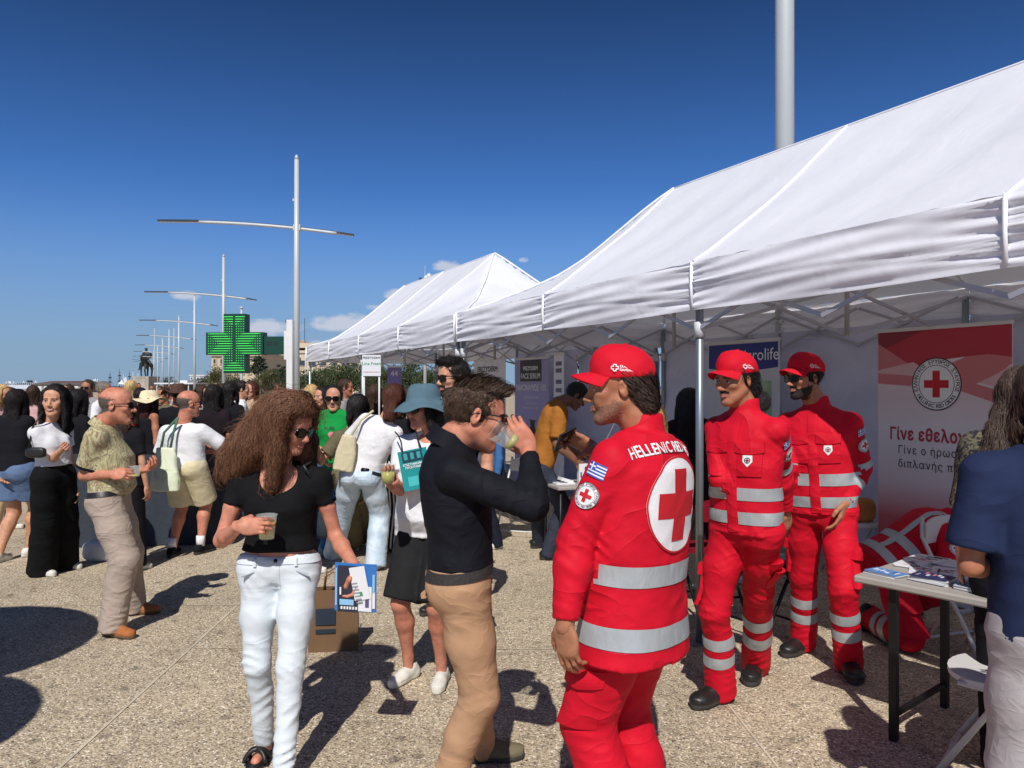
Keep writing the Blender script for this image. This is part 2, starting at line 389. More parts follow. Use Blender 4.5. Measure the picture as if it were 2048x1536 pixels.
    def folds(s, c, r, ax, amp, fr, ph=0):
        c, ax = A3(c), A3(ax); ax = ax / np.sqrt(ax @ ax); m = r * 1.9
        sl, X, Y, Z = s.sub(c - m, c + m)
        dx, dy, dz = X - c[0], Y - c[1], Z - c[2]
        fr = fr * .78; g = np.exp(-(dx * dx + dy * dy + dz * dz) / (r * r)); q = dx * ax[0] + dy * ax[1] + dz * ax[2]
        w = np.sin(q * fr + ph + 1.7 * np.sin(dx * 23 + ph * 2.1) + 1.5 * np.sin(dy * 19 + ph) + .7 * np.sin(q * fr * .43 + dx * 11))
        w = (1 - np.abs(w) ** .7 * 1.5) * (.45 + .55 * np.sin(dx * 27 + dz * 9 + ph) * np.sin(dy * 25 - dz * 14 + ph * 3))   # sharp, broken ridges
        s.D[sl] -= amp * .85 * g * w; return s
    def wob(s, amp, f, ph=0):
        X, Y, Z = s.ax[0][:, None, None], s.ax[1][None, :, None], s.ax[2][None, None, :]
        s.D += amp * (np.sin(X * f + 2 * np.sin(Z * f * .6 + ph) + ph) * np.sin(Y * f * 1.1 + 1.6 * np.sin(Z * f * .5) + ph * 2) + .6 * np.sin(Z * f * 1.7 + 2.2 * np.sin(X * f * .8 + ph) + Y * f)); return s
    def mesh(s, smooth=1):
        D = s.D; n = np.array(D.shape); inside = D < 0
        c = np.zeros(n - 1, dtype=np.int8)
        for i in (0, 1):
            for j in (0, 1):
                for k in (0, 1): c += inside[i:n[0] - 1 + i, j:n[1] - 1 + j, k:n[2] - 1 + k]
        act = np.argwhere((c > 0) & (c < 8))
        if len(act) == 0: return np.zeros((0, 3), np.float32), np.zeros((0, 4), np.int32)
        idx = np.full(n - 1, -1, dtype=np.int32); idx[act[:, 0], act[:, 1], act[:, 2]] = np.arange(len(act))
        cor = [(0, 0, 0), (1, 0, 0), (0, 1, 0), (1, 1, 0), (0, 0, 1), (1, 0, 1), (0, 1, 1), (1, 1, 1)]
        val = np.stack([D[act[:, 0] + a, act[:, 1] + b, act[:, 2] + e] for a, b, e in cor], 1)
        P = np.zeros((len(act), 3), np.float32); cnt = np.zeros(len(act), np.float32)
        for a, b in ((0, 1), (2, 3), (4, 5), (6, 7), (0, 2), (1, 3), (4, 6), (5, 7), (0, 4), (1, 5), (2, 6), (3, 7)):
            va, vb = val[:, a], val[:, b]; x = (va < 0) != (vb < 0); t = np.where(x, va / np.where(x, va - vb, 1), 0)
            ca, cb = A3(cor[a]), A3(cor[b]); P += np.where(x[:, None], ca + t[:, None] * (cb - ca), 0); cnt += x
        V = (act + P / cnt[:, None]) * s.h + s.lo
        Q = []
        for ax in range(3):
            sl0 = [slice(None)] * 3; sl1 = [slice(None)] * 3; sl0[ax] = slice(0, -1); sl1[ax] = slice(1, None)
            ia, ib = inside[tuple(sl0)], inside[tuple(sl1)]; e = np.argwhere(ia != ib); o = [k for k in range(3) if k != ax]
            ok = (e[:, o[0]] > 0) & (e[:, o[1]] > 0) & (e[:, o[0]] < n[o[0]] - 1) & (e[:, o[1]] < n[o[1]] - 1); e = e[ok]
            fl = ia[e[:, 0], e[:, 1], e[:, 2]]
            def I(da, db):
                q = e.copy(); q[:, o[0]] += da; q[:, o[1]] += db; return idx[q[:, 0], q[:, 1], q[:, 2]]
            q = np.stack([I(-1, -1), I(0, -1), I(0, 0), I(-1, 0)], 1)
            if ax == 1: fl = ~fl
            q = np.where(fl[:, None], q, q[:, ::-1]); Q.append(q)
        F = np.concatenate(Q); F = F[(F >= 0).all(1)]
        for _ in range(smooth):
            acc = np.zeros_like(V); cn = np.zeros(len(V), np.float32)
            for a, b in ((0, 1), (1, 2), (2, 3), (3, 0)):
                for d in range(3): acc[:, d] += np.bincount(F[:, a], V[F[:, b], d], len(V)) + np.bincount(F[:, b], V[F[:, a], d], len(V))
                cn += np.bincount(F[:, a], minlength=len(V)) + np.bincount(F[:, b], minlength=len(V))
            V = V * .5 + .5 * acc / np.maximum(cn, 1)[:, None]
        return V.astype(np.float32), F
def smesh(vox, M=None, smooth=1):
    V, F = vox.mesh(smooth)
    if M is not None: V = xf(V, M)
    return V, F
def xf(V, M):
    M = np.array(M, dtype=np.float32); return np.asarray(V, np.float32) @ M[:3, :3].T + M[:3, 3]
def join(parts):
    """parts: list of (V,F,midx array or int) with quad faces"""
    VV, FF, MM, n = [], [], [], 0
    for V, F, m in parts:
        if len(V) == 0: continue
        VV.append(V); FF.append(F + n); MM.append(np.full(len(F), m) if np.isscalar(m) else m); n += len(V)
    return np.concatenate(VV), np.concatenate(FF), np.concatenate(MM)
def bvh(V, F): return BVHTree.FromPolygons([tuple(map(float, v)) for v in V], [tuple(map(int, f)) for f in F])
SKIN = {'fair': skin('skin_fair', (200, 148, 120)), 'tan': skin('skin_tan', (170, 116, 88)), 'olive': skin('skin_olive', (196, 146, 116)), 'ruddy': skin('skin_ruddy', (196, 132, 108)), 'brown': skin('skin_brown', (128, 88, 68))}
LIP = mat('lips', srgb(158, 94, 84), .5, var=.1); EYEW = mat('eye_white', srgb(198, 188, 180), .2, var=0); EYED = mat('iris', srgb(34, 24, 20), .15, var=0)
STUB = mat('beard_stubble', srgb(128, 92, 74), .8, var=.4, vscale=260, bump=.4, bscale=400, bdist=.002); STUB2 = mat('cropped_hair', srgb(84, 72, 66), .8, var=.45, vscale=220, bump=.4, bscale=400, bdist=.002)
FULLB = mat('dark_beard', srgb(40, 30, 27), .85, var=.5, vscale=240, bump=.6, bscale=350, bdist=.003)
HAIRC = {'dark': hairmat('hair_dark', (46, 36, 32)), 'black': hairmat('hair_black', (34, 28, 29)), 'brown': hairmat('hair_brown', (66, 46, 36)), 'auburn': hairmat('hair_auburn', (84, 48, 36)), 'red': hairmat('hair_dark_red', (58, 26, 28)), 'blond': hairmat('hair_blond', (204, 172, 120), .3), 'curly': hairmat('hair_curly_brown', (112, 76, 55), .6), 'grey': hairmat('hair_grey', (120, 112, 106))}
RED = cloth('uniform_red', (202, 22, 44), .58, var=.09, bump=1.0, bscale=6.5); REDCAP = cloth('cap_red', (204, 24, 44), .7, var=.05, bump=.15)
REFL = mat('reflective_tape', srgb(176, 182, 186), .38, metal=.25, var=.08, vscale=20, bump=.5, bscale=28, bdist=.008, stretch=(1, 1, .5)); WHITE_P = mat('white_print', srgb(232, 230, 232), .6, var=.04); BLACK_P = mat('black_print', srgb(26, 26, 32), .6, var=.05); RED_P = mat('red_print', srgb(196, 22, 36), .6, var=.04); BLUE_P = mat('blue_print', srgb(46, 66, 150), .6, var=.04)
BLACK_C = cloth('black_cotton', (25, 25, 29)); BLACKJ = cloth('black_jersey', (22, 22, 24), bump=.35); WHITE_C = cloth('white_cotton', (226, 226, 230), bump=.5)
GLF = mat('glasses_frame', srgb(16, 14, 14), .25, var=0, spec=.6); LENS = mat('dark_lens', srgb(12, 12, 15), .12, var=0, spec=.35)
LEATHER = mat('black_leather', srgb(30, 29, 30), .42, var=.15, bump=.3, bscale=60, bdist=.003); RUBBER = mat('black_rubber', srgb(60, 58, 56), .8, var=.1); TANSHOE = mat('tan_suede', srgb(164, 98, 52), .8, var=.15, vscale=40, fine=.4); WSHOE = mat('white_shoe', srgb(216, 214, 204), .6, var=.08, bump=.2, bscale=60, bdist=.004); WSOLE = mat('white_sole', srgb(210, 208, 196), .7, var=.06)
# ------------------------------------------------------------ people
def _cone(s, a, b, ra, rb, k=.02):      # tapered tube with a flat end at b
    a, b = A3(a), A3(b); m = max(ra, rb) + k + 2 * s.h
    sl, X, Y, Z = s.sub(np.minimum(a, b) - m, np.maximum(a, b) + m)
    ab = b - a; L = float(np.sqrt(ab @ ab)); dx, dy, dz = X - a[0], Y - a[1], Z - a[2]
    t = (dx * ab[0] + dy * ab[1] + dz * ab[2]) / L ** 2; tc = np.maximum(t, 0)
    qx, qy, qz = dx - tc * ab[0], dy - tc * ab[1], dz - tc * ab[2]
    d = np.maximum(np.sqrt(qx * qx + qy * qy + qz * qz) - (ra + (rb - ra) * np.minimum(tc, 1)), (t - 1) * L)
    s.union(sl, d, k); return s
Vox.cone = _cone
def nrm(v): v = Vector(v); return v.normalized()
def lerp(a, b, t): return Vector(a) + (Vector(b) - Vector(a)) * t

_hands = {}
def hand_mesh(pose, h=.0032):
    if (pose, h) in _hands: return _hands[(pose, h)]
    v = Vox((-.03, -.065, -.1), (.2, .085, .04), h)
    v.cap((-.025, 0, 0), (.012, 0, 0), .024, .026, .012, flat=((0, 0, 1), 1.25))
    v.ell((.045, -.002, 0), (.052, .042, .0155), .012, p=2.6)
    cur = {'relax': [.35, .45, .3], 'grip': [.22, .85, .80], 'pinch': [.75, .75, .45], 'fist': [1.3, 1.5, .9], 'flat': [.08, .12, .1]}[pose]
    L = [(.044, .027, .022), (.048, .03, .023), (.044, .028, .022), (.034, .021, .019)]
    for i, y in enumerate((.031, .0105, -.010, -.029)):
        p = Vector((.082 - abs(i - 1) * .004, y, -.001)); a = -.04; r = (.0092, .0094, .009, .008)[i]; spread = (y) * .9
        for j in range(3):
            a += cur[j] * (1 + .1 * (i - 1) * (pose == 'relax')); d = Vector((cos(a) * cos(spread * .5), sin(spread * 1.5) * cos(a), -sin(a)))
            q = p + d * L[i][j]; v.cap(p, q, r, r * .93, .0025 if j else .006); r *= .93; p = q
    if pose in ('grip', 'pinch'): T = [(.012, .026, -.004), (.032, .044, -.030), (.040, .040, -.062), (.054, .026, -.090)] if pose == 'grip' else [(.012, .026, -.004), (.038, .044, -.026), (.066, .036, -.052), (.088, .018, -.062)]
    elif pose == 'fist': T = [(.012, .026, -.004), (.04, .042, -.018), (.066, .028, -.036), (.078, .006, -.042)]
    else: T = [(.012, .026, -.003), (.036, .048, -.012), (.062, .060, -.02), (.084, .063, -.026)]
    v.chain(T, [.017, .0135, .0115, .0095], .006)
    _hands[(pose, h)] = v.mesh(1); return _hands[(pose, h)]

def head_mesh(h, neck_end, sex='m', nose=1.0, smile=0, jaw=1.0, neck_r=None, beard=None, bald=False, lips=1.0, brow=1.0, ears=True):
    nr = neck_r or (.056 if sex == 'm' else .045)
    ne = Vector(neck_end)
    lo = (-.1, min(-.13, ne.y - .07), min(-.19, ne.z - .05)); hi = (.1, max(.14, ne.y + .07), .13)
    v = Vox(lo, hi, h); w = 1.0 if sex == 'm' else .95
    v.ell((0, -.012, .035), (.075 * w, .094, .086), .01)
    v.ell((0, .028, -.03), (.057 * w, .060, .084), .03)
    v.ell((0, .03, .045), (.062 * w, .056, .056), .03)
    for sx in (-1, 1):
        v.cap((sx * .051 * w, .0, -.045), (sx * .018 * jaw, .062, -.097), .017 * jaw, .015, .03)
        v.ell((sx * (.041 + .003 * smile), .060, -.016 + .004 * smile), (.021, .022, .017), .02)
        if smile: v.ell((sx * .034, .068, -.038), (.014, .014, .016), .02)
    v.ell((0, .069, -.098), (.020 * jaw, .017, .015), .02)
    v.cap((-.034, .076, .023), (.034, .076, .023), .0105 * brow, .0105 * brow, .014)
    v.cap((0, .083, .022), (0, .085, .0), .009, .0085, .012)
    for sx in (-1, 1):
        v.ell((sx * .031, .097, .004), (.019, .016, .0125), .012, op='cut')
        v.ell((sx * .031, .0715, .003), (.0155, .0150, .0135), .004)
    v.cap((0, .086, .008), (0, .104 + .006 * (nose - 1), -.026), .0072, .0108 * nose, .010)
    v.ell((0, .106 + .007 * (nose - 1) * 2, -.028), (.0115 * nose, .0115 * nose, .010), .006)
    for sx in (-1, 1): v.ell((sx * .0125, .096, -.033), (.0075, .0095, .0075), .006)
    mw = .022 + .007 * smile
    for z, r in ((-.0565, .0058), (-.0675, .0068)):
        v.cap((0, .0905, z), (mw * .7, .0855, z + .001 + .003 * smile), r * lips, r * .7 * lips, .005); v.cap((0, .0905, z), (-mw * .7, .0855, z + .001 + .003 * smile), r * lips, r * .7 * lips, .005)
    v.cap((-mw, .088, -.062 + .004 * smile), (0, .0995, -.0625), .0016, .0022, .003, op='c'); v.cap((mw, .088, -.062 + .004 * smile), (0, .0995, -.0625), .0016, .0022, .003, op='c')
    v.chain([(0, -.022, -.045), lerp((0, -.022, -.045), ne, .5), ne], [nr, nr * .97, nr * 1.12], .022)
    if ears:
        for sx in (-1, 1):
            R = Matrix.Rotation(sx * -.35, 3, 'Z') @ Matrix.Rotation(-.18, 3, 'X')
            v.ell((sx * .079 * w, -.010, .001), (.0075, .0175, .030), .006, R=R)
            v.ell((sx * .089 * w, -.004, .005), (.009, .0095, .016), .003, R=R, op='cut')
    V, F = v.mesh(1)
    C = V[F].mean(1); x, y, z = np.abs(C[:, 0]), C[:, 1], C[:, 2]; m = np.zeros(len(F), np.int32)
    hair_z = .072
    if beard in ('stubble', 'full', 'goatee'):
        b = (z < -.03 - .35 * (x < .02) * .02) & (z > -.125) & (y > -.005 + 0 * x) & ((z < -.045 - (y - .03) * .25) | (y < .03))
        b |= (np.abs(z + .047) < .006) & (y > .08) & (x < .03)
        if beard == 'goatee': b &= (x < .035)
        rb = np.random.default_rng(5).uniform(0, 1, len(F)); ed = np.clip((-.026 - z + (y - .02) * .12) / .022, 0, 1) * np.clip((y + .012) / .022, 0, 1); m[b & (rb < ed * (1 if beard != 'stubble' else .85) + .02)] = 5
    if beard in ('moustache', 'full', 'goatee'): m[(z < -.038) & (z > -.056) & (x < .031) & (y > .076) & (z < -.040 + .25 * (x < .004) * .01 - .3 * (x - .02).clip(0))] = 2
    br = (np.abs(z - (.0235 - .25 * (x - .03).clip(0) - .10 * (.03 - x).clip(0))) < (.0038 if sex == 'm' else .0026)) & (x > .011) & (x < .050) & (y > .06); m[br] = 2
    m[(((x - 0) / (mw * 1.02)) ** 2 + ((z + .0622 - .003 * smile * (x / .02)) / (.0098 * lips)) ** 2 < 1) & (y > .078)] = 1
    if smile > .9: m[(((x - 0) / (mw * .80)) ** 2 + ((z + .0622 - .004 * (x / .02)) / .0034) ** 2 < 1) & (y > .075)] = 3
    ex, ez = (x - .031) / .0130, (z - .0030) / (.0042 if smile < .8 else .0031)
    m[(ex ** 2 + ez ** 2 < 1) & (y > .065)] = 3; m[((x - .031) ** 2 + (z - .0032) ** 2 < .0058 ** 2) & (np.abs(ez) < .95) & (y > .065)] = 4
    m[(ex ** 2 + ez ** 2 > .95) & (ex ** 2 + ((z - .0048) / .0068) ** 2 < 1.12) & (z > .004) & (y > .065)] = 4
    rq = np.random.default_rng(6).uniform(-.008, .008, len(F)); yq, zq = y + rq, z + rq
    if bald: y, z = yq, zq
    if bald: m[(y < .012 - (z > .0) * .01) & (z < .058 - (y + .09).clip(0) * .15) & (z > -.052 + (y + .09) * .33) & ((x < .074 * w + .002) | (np.abs(y + .01) > .022)) & ~((np.abs(y + .008) < .02) & (z < .03) & (x > .07)) & (y > -.2) & (z > -.06)] = 6
    return V, F, m

def strands(V, F, n, length, width, comb, rng, steps=7, lift=.003, wav=.0, mask=None, taper=True):
    """ribbons that start on a hair volume and run over it"""
    T = bvh(V, F); C = V[F].mean(1); a = V[F]; ar = np.linalg.norm(np.cross(a[:, 2] - a[:, 0], a[:, 3] - a[:, 1]), axis=1)
    if mask is not None: ar = ar * mask(C)
    ar = ar / ar.sum(); pick = rng.choice(len(F), n, p=ar); VV, FF = [], []
    for q in pick:
        p = Vector(C[q]) + Vector(rng.normal(0, .002, 3)); L = length * rng.uniform(.5, 1.25); st = L / steps; ph = rng.uniform(0, 6.3); wd = width * rng.uniform(.5, 1.3); lf = lift * rng.uniform(.2, 2.2); base = len(VV)
        jit = Vector(rng.normal(0, .18, 3)); off = 0
        for i in range(steps + 1):
            hit = T.find_nearest(p)
            if hit[0] is None: break
            nn = hit[1]; d = comb(p) + jit; d = d - nn * d.dot(nn)
            if d.length < 1e-4: d = Vector((0, 0, -1))
            d.normalize(); sd = d.cross(nn); off = lf * (.3 + i / steps * 1.2)
            c = hit[0] + nn * off + sd * (wav * sin(ph + i * 1.5)); ww = wd * ((1 - (i / steps) ** 2) * .9 + .1 if taper else 1)
            VV += [c - sd * ww / 2, c + sd * ww / 2 + nn * .0008]; p = hit[0] + d * st
        k = (len(VV) - base) // 2
        FF += [(base + 2 * i, base + 2 * i + 1, base + 2 * i + 3, base + 2 * i + 2) for i in range(k - 1)]
    return np.array(VV, np.float32).reshape(-1, 3), np.array(FF, np.int32).reshape(-1, 4)

def project(P2, O, U, Vd, Nn, T, off, reach=.25, maxd=.45):
    """lay flat points (x along U, y along Vd) on the surface T seen along -Nn"""
    O, U, Vd, Nn = Vector(O), nrm(U), nrm(Vd), nrm(Nn); out = []; last = 0
    for x, y in P2:
        s = O + U * x + Vd * y + Nn * reach; hit = T.ray_cast(s, -Nn, maxd)
        if hit[0] is not None:
            h = (hit[0] - O).dot(Nn); last = h if abs(h - last) < .12 or last == 0 else last; p = O + U * x + Vd * y + Nn * last + Nn * off
        else:
            nr_ = T.find_nearest(O + U * x + Vd * y + Nn * last, .2); p = (nr_[0] + nr_[1] * off) if nr_[0] is not None else O + U * x + Vd * y + Nn * (last + off)
        out.append(p)
    return out
def rect2(w, h, nu=6, nv=6, cx=0, cy=0):
    P = [(cx + w * (i / (nu - 1) - .5), cy + h * (j / (nv - 1) - .5)) for i in range(nu) for j in range(nv)]
    return P, grid_faces(nu, nv)
def disc2(r0, r1, n=36, nr=4, cx=0, cy=0, sx=1):
    P = [(cx + (r0 + (r1 - r0) * j / (nr - 1)) * cos(2 * pi * i / n) * sx, cy + (r0 + (r1 - r0) * j / (nr - 1)) * sin(2 * pi * i / n)) for i in range(n) for j in range(nr)]
    return P, [(((i * nr + j)), ((i + 1) % n * nr + j), ((i + 1) % n * nr + j + 1), (i * nr + j + 1)) for i in range(n) for j in range(nr - 1)]
def ringtext(body, r, size, a0, step, outward=True, bold=0):
    P, F = [], []
    for i, ch in enumerate(body):
        if ch == ' ': continue
        V, f = text2d(ch, size, bold); a = a0 - i * step if outward else a0 + i * step
        c, s_ = cos(a), sin(a); up = (c, s_) if outward else (-c, -s_); ri = (up[1], -up[0])
        n = len(P); P += [(r * c + ri[0] * x + up[0] * y, r * s_ + ri[1] * x + up[1] * y) for x, y in V]; F += [tuple(k + n for k in q) for q in f]
    return P, F
def emblem(R):
    """round badge: list of (P,F,material slot,layer); slots 0 white 1 black 2 red"""
    out = [(*disc2(0.001, R, 40, 5), 0, 0), (*disc2(R * .955, R, 40, 2), 1, 1), (*disc2(R * .70, R * .725, 40, 2), 1, 1)]
    for (w, h) in ((.98, .29), (.29, .98)):
        out.append((*rect2(R * w * 1.02, R * h * 1.02, 7, 7), 2, 1 if w > h else 1.15))
    out.append((*ringtext('ΕΛΛΗΝΙΚΟΣ ΕΡΥΘΡΟΣ ΣΤΑΥΡΟΣ', R * .84, R * .2, radians(196), radians(212 / 24), True, R * .004), 1, 1.4))
    out.append((*ringtext('HELLENIC RED CROSS', R * .84, R * .2, radians(213), radians(114 / 17), False, R * .004), 1, 1.4))
    return out
def decal(name, layers, O, U, Vd, Nn, T, mats, parent, off=.003, lay=.0008):
    VV, FF, MM = [], [], []
    for P, F, m, l in layers:
        q = project(P, O, U, Vd, Nn, T, off + lay * l) if T is not None else [Vector(O) + nrm(U) * x + nrm(Vd) * y + nrm(Nn) * (off + lay * l) for x, y in P]
        n = len(VV); VV += q; FF += [tuple(k + n for k in f) for f in F]; MM += [m] * len(F)
    return obj(name, VV, FF, mats, parent, MM, smooth=False)
def flap(name, O, U, Vd, Nn, w, h, T, m, parent, th=.007, pts=False, nu=9, nv=6, bulge=.004):
    P = []
    for i in range(nu):
        for j in range(nv):
            x, y = (i / (nu - 1) - .5) * w, (j / (nv - 1) - .5) * h
            if pts: y -= (1 - abs(2 * i / (nu - 1) - 1)) * h * .22 * (1 - j / (nv - 1))
            P.append((x, y))
    top = project(P, O, U, Vd, Nn, T, th); Nn = nrm(Nn)
    top = [p + Nn * bulge * sin(pi * (k // nv) / (nu - 1)) * sin(pi * (k % nv) / (nv - 1)) for k, p in enumerate(top)]
    low = [p - Nn * (th + .012) for p in top]; V = top + low; F = grid_faces(nu, nv); n = nu * nv
    rim = [i * nv for i in range(nu)] + [(nu - 1) * nv + j for j in range(1, nv)] + [i * nv + nv - 1 for i in range(nu - 2, -1, -1)] + [j for j in range(nv - 2, 0, -1)]
    F += [(rim[i], rim[i] + n, rim[(i + 1) % len(rim)] + n, rim[(i + 1) % len(rim)]) for i in range(len(rim))]
    return obj(name, V, F, m, parent, smooth=False)
def collar(s, m, r=.064, drop=.05, gap=.45):
    """turned-down shirt collar, open at the front"""
    V, n = [], 33; ax = (s.hc - s.N); ax = (ax + s.up * .1).normalized(); sd = s.side; fr = ax.cross(sd).normalized(); sd = fr.cross(ax); k = s.sc * (1 if s.sex == 'm' else .85) * s.b ** .5; C = s.N + ax * .012
    prof = [(r - .002, -.02), (r, .036), (r + .004, .042), (r + .009, .036), (r + .027, .036 - drop), (r + .022, .036 - drop - .004), (r + .004, .028)]
    for i in range(n):
        t = i / (n - 1); a = gap + (2 * pi - 2 * gap) * t; pt = max(0, 1 - min(t, 1 - t) / .16)
        for j, (rr, z) in enumerate(prof):
            z2 = z - (.026 * pt if j in (4, 5) else 0) - .016 * (cos(a) > 0) * cos(a); r2 = rr + (.008 * pt if j in (4, 5) else 0); V.append(C + (fr * cos(a) * 1.06 + sd * sin(a)) * (r2 * k) + ax * (z2 * k))
    F = grid_faces(n, len(prof)); q = len(prof); F += [tuple(range(q))[::-1], tuple((n - 1) * q + j for j in range(q))]
    return s.out('collar', np.array([list(v) for v in V], np.float32), F, m, smooth=False)
def band(name, A, B, t0, t1, T, m, parent, side, lim=.3, off=.004, n=72, rows=4, arc=None, tilt=0):
    """a strip wrapped round a limb or trunk: rays run outward from the bone A->B"""
    A, B = Vector(A), Vector(B); ax = (B - A).normalized(); s = Vector(side); s = (s - ax * s.dot(ax)).normalized(); f = ax.cross(s)
    V, F, ok = [], [], []
    for i in range(n):
        a = 2 * pi * i / n; d = s * cos(a) + f * sin(a)
        for j in range(rows):
            c = lerp(A, B, t0 + (t1 - t0) * j / (rows - 1)) + ax * tilt * cos(a); hit = T.ray_cast(c, d, lim)
            g = hit[0] is not None and (arc is None or arc[0] <= a <= arc[1])
            if g:       # go on through inner folds to the outermost skin within reach
                h = hit[0]
            V.append((h if g else c) + d * off); ok.append(g)
    D = [((V[k] - lerp(A, B, t0 + (t1 - t0) * (k % rows) / (rows - 1))).length if ok[k] else 0) for k in range(len(V))]
    md = sorted(d_ for d_ in D if d_ > 0); md = md[len(md) // 2] if md else 0; ok = [o_ and D[i_] < md * 1.45 for i_, o_ in enumerate(ok)]
    for i in range(n):
        for j in range(rows - 1):
            q = (i * rows + j, (i + 1) % n * rows + j, (i + 1) % n * rows + j + 1, i * rows + j + 1)
            if all(ok[k] for k in q) and max(D[k] for k in q) - min(D[k] for k in q) < .035: F.append(q)
    if not F: return None
    return obj(name, V, F, m, parent, smooth=True)

_head_cache = {}
class Human:
    def __init__(s, label, x, y, face, H=1.72, sex='m', h=.012, skinm=None, group=None, build=1.0, seed=0, **J):
        fx, fy = face; s.psi = math.atan2(-fx, fy); s.root = thing('person', label, 'person', (x, y, 0), s.psi, group)
        s.M = Matrix.Translation((x, y, 0)) @ Matrix.Rotation(s.psi, 4, 'Z'); s.Mi = s.M.inverted()
        s.x, s.y, s.H, s.sc, s.sex, s.h, s.b = x, y, H, H / 1.75, sex, h, build; s.rng = np.random.default_rng(seed + 11); s.seed = seed
        s.sk = skinm or SKIN['fair']; J0 = J; sc = s.sc
        L = s.L
        s.P = L(J.get('pelvis')) or Vector((0, 0, .53 * H))
        s.N = L(J.get('neck')) or s.P + Vector((0, -.012, .315 * H))
        s.up = (s.N - s.P).normalized(); tw = J.get('twist', 0)
        sd = Vector((cos(tw), sin(tw), 0)); sd = (sd - s.up * sd.dot(s.up)).normalized(); s.side = sd; s.fr = s.up.cross(sd)
        psd = Vector((1, 0, 0)); s.pside = psd
        sw = (.178 if sex == 'm' else .152) * sc * build ** .5
        if J.get('sw'): sw = J['sw']
        s.S = [s.N - s.up * .062 * sc + sd * sw * k for k in (-1, 1)]           # 0 = left, 1 = right
        hw = .088 * sc; s.Hp = [s.P + psd * hw * k - Vector((0, 0, .012)) for k in (-1, 1)]
        s.hc = L(J.get('head')) or s.N + Vector((0, .022, .148 * sc))
        hf = J.get('hface', (face[0], face[1], 0)); hf = (s.Mi.to_3x3() @ Vector(hf)).normalized(); roll = J.get('hroll', 0)
        up = Vector((0, 0, 1)); xr = hf.cross(up).normalized(); up = xr.cross(hf); R = Matrix((xr, hf, up)).transposed() @ Matrix.Rotation(roll, 3, 'Y')
        s.hs = J.get('hscale', 1.0) * (sc ** .5) * (1.0 if sex == 'm' else .96); s.HM = Matrix.Translation(s.hc) @ R.to_4x4() @ Matrix.Scale(s.hs, 4); s.HMi = s.HM.inverted()
        # arms
        la, lb = .172 * H, .150 * H; s.E, s.Wr, s.hx, s.th = [], [], [], []
        for i, k in enumerate((-1, 1)):
            nm = 'LR'[i]; w = L(J.get('hand' + nm)); e = L(J.get('elbow' + nm))
            if w is None: w = s.S[i] + Vector((k * .06, .03, -(la + lb) * .985))
            d = w - s.S[i]; D = min(d.length, (la + lb) * .998)
            if e is not None:
                e2 = s.S[i] + (e - s.S[i]).normalized() * la; w = e2 + (w - e2).normalized() * lb if J.get('keep', 1) else w; s.E.append(e2)
            else:
                d.normalize(); w = s.S[i] + d * D; a = (la * la - lb * lb + D * D) / (2 * D); hh = sqrt(max(la * la - a * a, 0))
                pole = Vector(J.get('pole' + nm, (k * .5, -.8, -.5))); pole = (pole - d * pole.dot(d)).normalized(); s.E.append(s.S[i] + d * a + pole * hh)
            s.Wr.append(w); fd = (w - s.E[i]).normalized(); hx = J.get('hdir' + nm); hx = (s.Mi.to_3x3() @ Vector(hx)).normalized() if hx else fd
            t = J.get('thumb' + nm); t = s.Mi.to_3x3() @ Vector(t) if t else Vector((0, 1, .25)); yy = t if k == 1 else -t; yy = (yy - hx * yy.dot(hx)).normalized(); zz = hx.cross(yy)
            s.hx.append((Matrix((hx, yy, zz)).transposed(), k))
        # legs
        s.K, s.A, s.toe = [], [], []
        l1, l2 = .247 * H, .245 * H
        for i, k in enumerate((-1, 1)):
            nm = 'LR'[i]; f = J.get('foot' + nm)
            if f is None: f = Vector((k * .10, 0, 0))
            else: f = s.Mi @ G(*f) if len(f) == 2 else L(f)
            toe = J.get('toe' + nm); toe = (s.Mi.to_3x3() @ Vector((*toe, 0))).normalized() if toe else Vector((k * .22, 1, 0)).normalized()
            an = Vector((f.x, f.y, f.z + .082 * sc)) + (-toe * .0); d = an - s.Hp[i]; D = min(d.length, (l1 + l2) * .999); d.normalize()
            a = (l1 * l1 - l2 * l2 + D * D) / (2 * D); hh = sqrt(max(l1 * l1 - a * a, 0)); pole = Vector(J.get('kpole' + nm, (toe.x * .5, 1, 0))); pole = (pole - d * pole.dot(d)).normalized()
            s.K.append(s.Hp[i] + d * a + pole * hh); s.A.append(an); s.toe.append(toe)
        s.J = J; s.gar = {}
    def L(s, p):
        if p is None: return None
        if isinstance(p, Vector): return p
        if len(p) == 4: return Vector(p[:3])                 # already in the person's own frame
        return s.Mi @ W(p[0], p[1], s.y + p[2])
    def bounds(s, pts, pad): 
        a = np.array([list(p) for p in pts]); return a.min(0) - pad, a.max(0) + pad
    def out(s, name, V, F, m, midx=None, label=None, parent=None, smooth=True):
        return obj(name, V, F, m, parent or s.root, midx, smooth, label)
    TM = dict(ts=[-.02, .12, .30, .55, .80, .93, 1.02], w=[.168, .158, .148, .168, .178, .125, .065], f=[.10, .105, .105, .118, .095, .070, .050], b=[.115, .095, .085, .105, .108, .085, .055])
    TF = dict(ts=[-.02, .12, .30, .55, .80, .93, 1.02], w=[.168, .155, .124, .140, .150, .100, .052], f=[.098, .092, .085, .125, .080, .058, .042], b=[.120, .100, .078, .090, .092, .075, .048])
